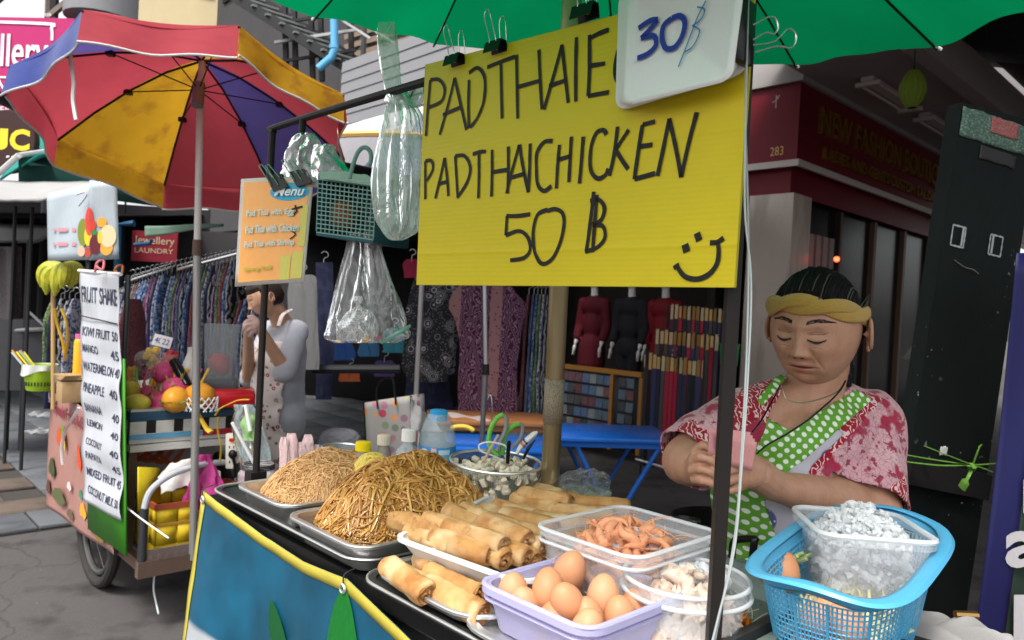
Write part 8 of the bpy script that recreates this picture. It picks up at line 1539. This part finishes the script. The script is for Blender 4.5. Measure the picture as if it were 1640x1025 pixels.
bw = T('wrapped_bundle', 'grey bubble wrapped bundle beside the polka dot bag', 'bundle', P(545, 730, 4.7))
MB().grid(lambda s, t: P(545, 705, 4.7)+Vector((.14*math.cos(2*PI*s)*math.cos(PI/2*t)**.5*(1+.03*math.sin(s*60)*math.sin(t*30)), .12*math.sin(2*PI*s)*math.cos(PI/2*t)**.5*(1+.03*math.sin(s*60)*math.sin(t*30)), .13*math.sin(PI/2*t)-.06)), 120, 30, closeu=True).build('wrap', mat('bubble wrap', (.2, .2, .22), .25, alpha=.9, bump=.6, bs=60), bw); MB().tube([P(545, 722, 4.75), ground_z(P(545, 722, 4.75), 0)], .13, 20).build('stool', M_DARKC, bw)
# tables
def table(name, label, c, w_, d_, yaw, m, mleg, th=.03, xleg=True, edge=None):
    t = T(name, label, 'table', Vector((c.x, c.y, 0))); M = TR(c, yaw); MB().box((0, 0, -th/2), (w_, d_, th), M, bev=.008).build('table_top', m, t)
    MB().box((0, 0, -th-.02), (w_*.92, d_*.9, .035), M).build('apron_frame', edge or m, t, smooth=False)
    for sx in (-1, 1):
        for sy in (-1, 1):
            a = M @ Vector((sx*w_*.36, sy*d_*.42, -th)); b = M @ Vector(((sx*w_*.1 if xleg else sx*w_*.36)*(-1 if xleg else 1), sy*d_*.42, 0)); b.z = 0; MB().tube([a, b], .016, 8).build('leg', mleg, t)
    return t
M_TBL = mat('blue table paint', (.01, .10, .42), .3, var=.12, coat=.2); M_TBD = mat('blue table steel', (.01, .08, .33), .4); M_WOOD = mat('orange wood', (.27, .11, .04), .5, var=.25, vs=6)
table('blue_table', 'blue folding table with crossed legs right of the brass pole', P(975, 690, 5.2), .82, .62, .12, M_TBL, M_TBD); table('blue_table', 'blue folding table behind the sieve carrying the banana', P(800, 706, 4.9), .7, .55, .12, M_TBL, M_TBD); table('wooden_table', 'orange wooden table below the purple kaftan', P(782, 666, 5.35), .85, .5, .15, M_WOOD, M_RST, .035, False)
tag(MB().tube(smoothpath([P(722, 686, 4.6), P(733, 683, 4.6), P(748, 684, 4.6), P(759, 690, 4.6)], 4), [.01]+[.014]*10+[.016, .012], 10).build('banana', mat('ripe banana', (.6, .42, .05), .5)), 'single yellow banana on the blue table', 'banana')
tag(MB().grid(lambda s, t: P(728+60*s-20*t, 670-8*t+3*s, 5.1)+Z*.012*math.sin(6*s), 10, 5).build('plastic_sheet', mat('thin clear sheet', (.5, .5, .5), .2, alpha=.6)), 'thin clear sheet lying on the wooden table', 'sheet')
tag(MB().box((0, 0, 0), (.26, .2, .14), TR(P(835, 690, 5.3), .2), bev=.02).build('wrapped_box', mat('pale wrapped box', (.4, .39, .38), .5, bump=.4, bs=30)), 'pale wrapped box on the blue table behind the scissors', 'box')
tp_ = T('thin_parasol_pole', 'thin grey parasol pole standing before the purple kaftan', 'pole', ground_z(P(779, 690, 4.75), 0)); MB().tube([P(775, 380, 4.75), P(778, 585, 4.75)], .013, 12).build('upper_pole', mat('pole grey', (.3, .3, .31), .3, metal=.7), tp_); MB().tube([P(778, 585, 4.75), ground_z(P(778, 585, 4.75), 0)], .017, 12).build('lower_pole', mat('pole dark grey', (.14, .14, .15), .35, metal=.7), tp_); MB().tube([P(778, 583, 4.75), P(778, 600, 4.75)], .022, 12).build('collar', M_BLKP, tp_)
MB().tube(smoothpath([P(781, 640, 4.72), P(785, 632, 4.72), P(788, 650, 4.72), P(787, 685, 4.72)], 5), .004, 6).build('wire', M_WIRE, tp_)
# ---------------- shop display: mannequins, wallet board, belts
def mannequin(label, x, d, top, bot, ytop, ydr, legs=True, tilt=0):
    c = P(x, 560, d); s_ = d/FPX; z0 = .3; t = T('mannequin', label, 'mannequin', Vector((c.x, c.y, z0))); zs = 1.72
    Rm = frame(Vector((0, 0, 0)), -U, Vector((-V.x, -V.y, 0))); sx = -U; fy = -V
    def q(a, b, z): return Vector((c.x, c.y, z))+sx*a+fy*b
    pr = [('s', q(0, 0, zs-.1), (.17, .1, .12), Rm), ('s', q(0, 0, zs-.33), (.13, .1, .2), Rm), ('s', q(0, 0, zs-.6), (.16, .12, .14), Rm), ('t', [q(0, 0, zs), q(0, .01, zs+.12)], [.05, .045]), ('s', q(0, .02, zs+.24), (.075, .095, .12), Rm)]
    for k in (-1, 1): pr += [('t', [q(k*.18, 0, zs-.06), q(k*.22, .0, zs-.35), q(k*.21, .08, zs-.58)], [.045, .038, .026]), ('s', q(k*.21, .1, zs-.65), (.02, .03, .045), Rm), ('t', [q(k*.08, 0, zs-.62), q(k*.08, .02, .85), q(k*.08, 0, .38)], [.085, .055, .035]), ('s', q(k*.08, .05, .33), (.035, .09, .03), Rm)]
    for k in (-1, 1):
        for f_ in range(4): pr.append(('t', [q(k*.21, .085+.014*f_, zs-.68), q(k*.215, .09+.015*f_, zs-.745)], [.008, .006]))
    v_, n_, f_ = blob(pr, .011, 4); obj_from('body', v_, f_, mat('white mannequin', (.55, .54, .53), .35, var=.03), t)
    cl = [pr[0], pr[1], pr[2]]+[('t', [q(k*.18, 0, zs-.06), q(k*.22, 0, zs-.35), q(k*.213, .05, zs-.5)], [.05, .045, .04]) for k in (-1, 1)]
    if bot == 'skirt': cl.append(('t', [q(0, 0, zs-.6), q(0, 0, 1.0), q(0, 0, .88)], [.15, .155, .16]))
    v_, n_, f_ = blob(inflate(cl, .018), .014, 3); obj_from('jacket', v_, f_, top, t)
    if bot not in ('skirt', 'dress'): 
        v_, n_, f_ = blob([('t', [q(k*.08, 0, zs-.6), q(k*.085, .02, .85), q(k*.09, 0, .4)], [.1, .085, .075]) for k in (-1, 1)], .014, 3); obj_from('trousers', v_, f_, bot, t)
    if bot == 'dress': v_, n_, f_ = blob([('t', [q(0, 0, zs-.3), q(0, 0, zs-.65), q(0, 0, .45)], [.12, .16, .24])], .014, 3); obj_from('dress', v_, f_, top, t)
M_MRED = mat('deep red wool', (.07, .004, .01), .8); M_SUIT = mat('dark suit cloth', (.012, .012, .015), .8); M_DRESS = mat('red dress cloth', (.15, .005, .01), .7)
mannequin('white mannequin in a short deep red jacket and skirt in the shop window', 948, 9.6, M_MRED, 'skirt', 0, 0); mannequin('white mannequin in a dark suit in the shop window', 1008, 9.2, M_SUIT, M_SUIT, 0, 0); mannequin('white mannequin in a long red dress behind the belts', 1062, 8.9, M_DRESS, 'dress', 0, 0)
wd_ = T('wallet_display', 'orange wooden frame display of small wallet cards in front of the shop', 'display', Vector((P(950, 620, 8.3).x, P(950, 620, 8.3).y, 0))); wo0 = P(868, 584, 8.7); wo1 = P(1032, 598, 7.7); wx = (wo1-wo0); wx.z = 0; WL = wx.length; wx.normalize(); wn = Vector((wx.y, -wx.x, 0)); M_OW = mat('orange frame wood', (.34, .15, .03), .5)
def WQ(a, z, o=0.0): return Vector((wo0.x, wo0.y, 0))+wx*a+wn*o+Z*z
zt = (wo0.z+wo1.z)/2; MB().add([WQ(0, .1), WQ(WL, .1), WQ(WL, zt), WQ(0, zt)], [(0, 1, 2, 3)]).build('backing', mat('dark backing', (.03, .035, .04), .6), wd_, solid=.04)
MB().bar(WQ(0, zt, .03), WQ(WL, zt, .03), .05, .05).build('frame_rail', M_OW, wd_, smooth=False)
for a in (0, WL*.74, WL): MB().bar(WQ(a, .1, .03), WQ(a, zt-.03, .03), .05, .04).build('frame_post', M_OW, wd_, smooth=False)
cmats = [mat('card %d' % i, c, .25, var=.4, vs=30, col2=c2, c2s=25) for i, (c, c2) in enumerate((((.05, .08, .12), (.3, .35, .38)), ((.02, .02, .025), (.25, .25, .25)), ((.03, .08, .2), (.35, .4, .45)), ((.25, .27, .28), (.04, .05, .07)), ((.12, .02, .03), (.3, .3, .3))))]
for r in range(6):
    for q in range(13):
        if abs(.06+q*(WL-.1)/13-WL*.74) < .05: continue
        MB().box((0, 0, 0), (.092, .012, .1), TR(WQ(.1+q*(WL-.14)/13, zt-.1-.125*r, .035), math.atan2(wx.y, wx.x), random.uniform(-.1, .1))).build('wallet_card', random.choice(cmats), wd_, smooth=False)
bdk = 7.3; br_ = T('belt_rack', 'black wire rack with three tiers of belts before the pillar', 'rack', ground_z(P(1085, 730, bdk), 0))
bcol = [mat('belt %d' % i, c, .4, var=.15) for i, c in enumerate(((.012, .012, .014), (.02, .02, .05), (.28, .01, .03), (.03, .02, .04), (.05, .045, .045), (.02, .03, .09), (.1, .02, .06)))]; M_TAG = mat('gold paper tag', (.45, .3, .1), .4, var=.3, vs=30); M_TAG3 = mat('brown paper tag', (.25, .13, .03), .4, var=.3); M_TAG2 = mat('cream paper tag', (.42, .34, .2), .45, var=.25, vs=30)
tiers = ((1076, 484, 1162, 492, 7.6, 13, 'top'), (1052, 564, 1152, 574, 7.4, 14, 'middle'), (1034, 562, 1132, 588, 7.1, 14, 'lowest')); tiers = ((1074, 488, 1164, 496, 7.7, 13, 'top'), (1050, 528, 1152, 538, 7.4, 14, 'middle'), (1032, 566, 1130, 580, 7.1, 14, 'lowest'))
for (x0, y0, x1, y1, d_, n_, nm) in tiers:
    a, b = P(x0, y0, d_), P(x1, y1, d_-.2); MB().tube([a, b], .01, 6).build('tier_rail', M_STEEL, br_)
    for k in range(n_):
        p = a.lerp(b, (k+.5)/n_); L_ = {'top': 1.25, 'middle': 1.15, 'lowest': .95}[nm]; yw = math.atan2(b.y-a.y, b.x-a.x)+random.uniform(-.3, .3); ck = random.randrange(7)
        t = T('belt', 'leather belt with paper tag on the %s tier of the belt rack' % nm, 'belt', p-Z*L_, 'belts on the %s tier' % nm)
        MB().box((0, 0, -L_/2-.1), (.034, .006, L_), TR(p, yw)).build('strap', bcol[ck], t, smooth=False); MB().box((0, -.006, -.06), (.026+.006*random.random(), .008, .11+.05*random.random()), TR(p-Z*.01*random.random(), yw+random.uniform(-.5, .5))).build('paper_tag', (M_TAG, M_TAG2, M_TAG3)[random.randrange(3)], t, smooth=False)
for x, d_, y in ((1036, 7.0, 560), (1168, 7.6, 488), (1128, 6.9, 570), (1070, 7.8, 488)): q = P(x, y, d_); MB().tube([Vector((q.x, q.y, 0)), q], .011, 6).build('upright', M_STEEL, br_)
MB().tube([P(1018, 735, 7.0), P(1068, 750, 6.8)], .012).build('foot_bar', M_SS, br_)
gbk = P(1168, 568, 6.9); gk = T('green_tub', 'small green plastic tub hung on the belt rack', 'tub', gbk-Z*.1); vs, fs = container(.15, .12, .2, .02, .85, .003, .01, .01); MB().add(vs, fs, TR(gbk-Z*.1, .2)).build('tub', mat('green tub plastic', (.02, .25, .07), .4), gk); MB().tube(smoothpath([gbk+Vector((-.06, -.06, .1)), gbk+Vector((-.08, -.06, .14)), gbk+Vector((-.06, -.06, .18))], 4), .006).build('hanger_string', mat('pink string', (.6, .2, .22), .7), gk)
# leaning grey placard behind the woman
tag(MB().add([P(1446, 575, 5.0), P(1478, 532, 5.0), P(1495, 532, 5.1), P(1490, 575, 5.1)], [(0, 1, 2, 3)]).build('grey_placard', mat('grey placard', (.14, .14, .14), .6), solid=.01), 'grey slanted placard in the dark behind the woman', 'placard')
MB().tube([P(1470, 570, 5.06), ground_z(P(1470, 570, 5.06), 0)], .02).build('placard_post', M_STEEL, bpy.data.objects['grey_placard'])
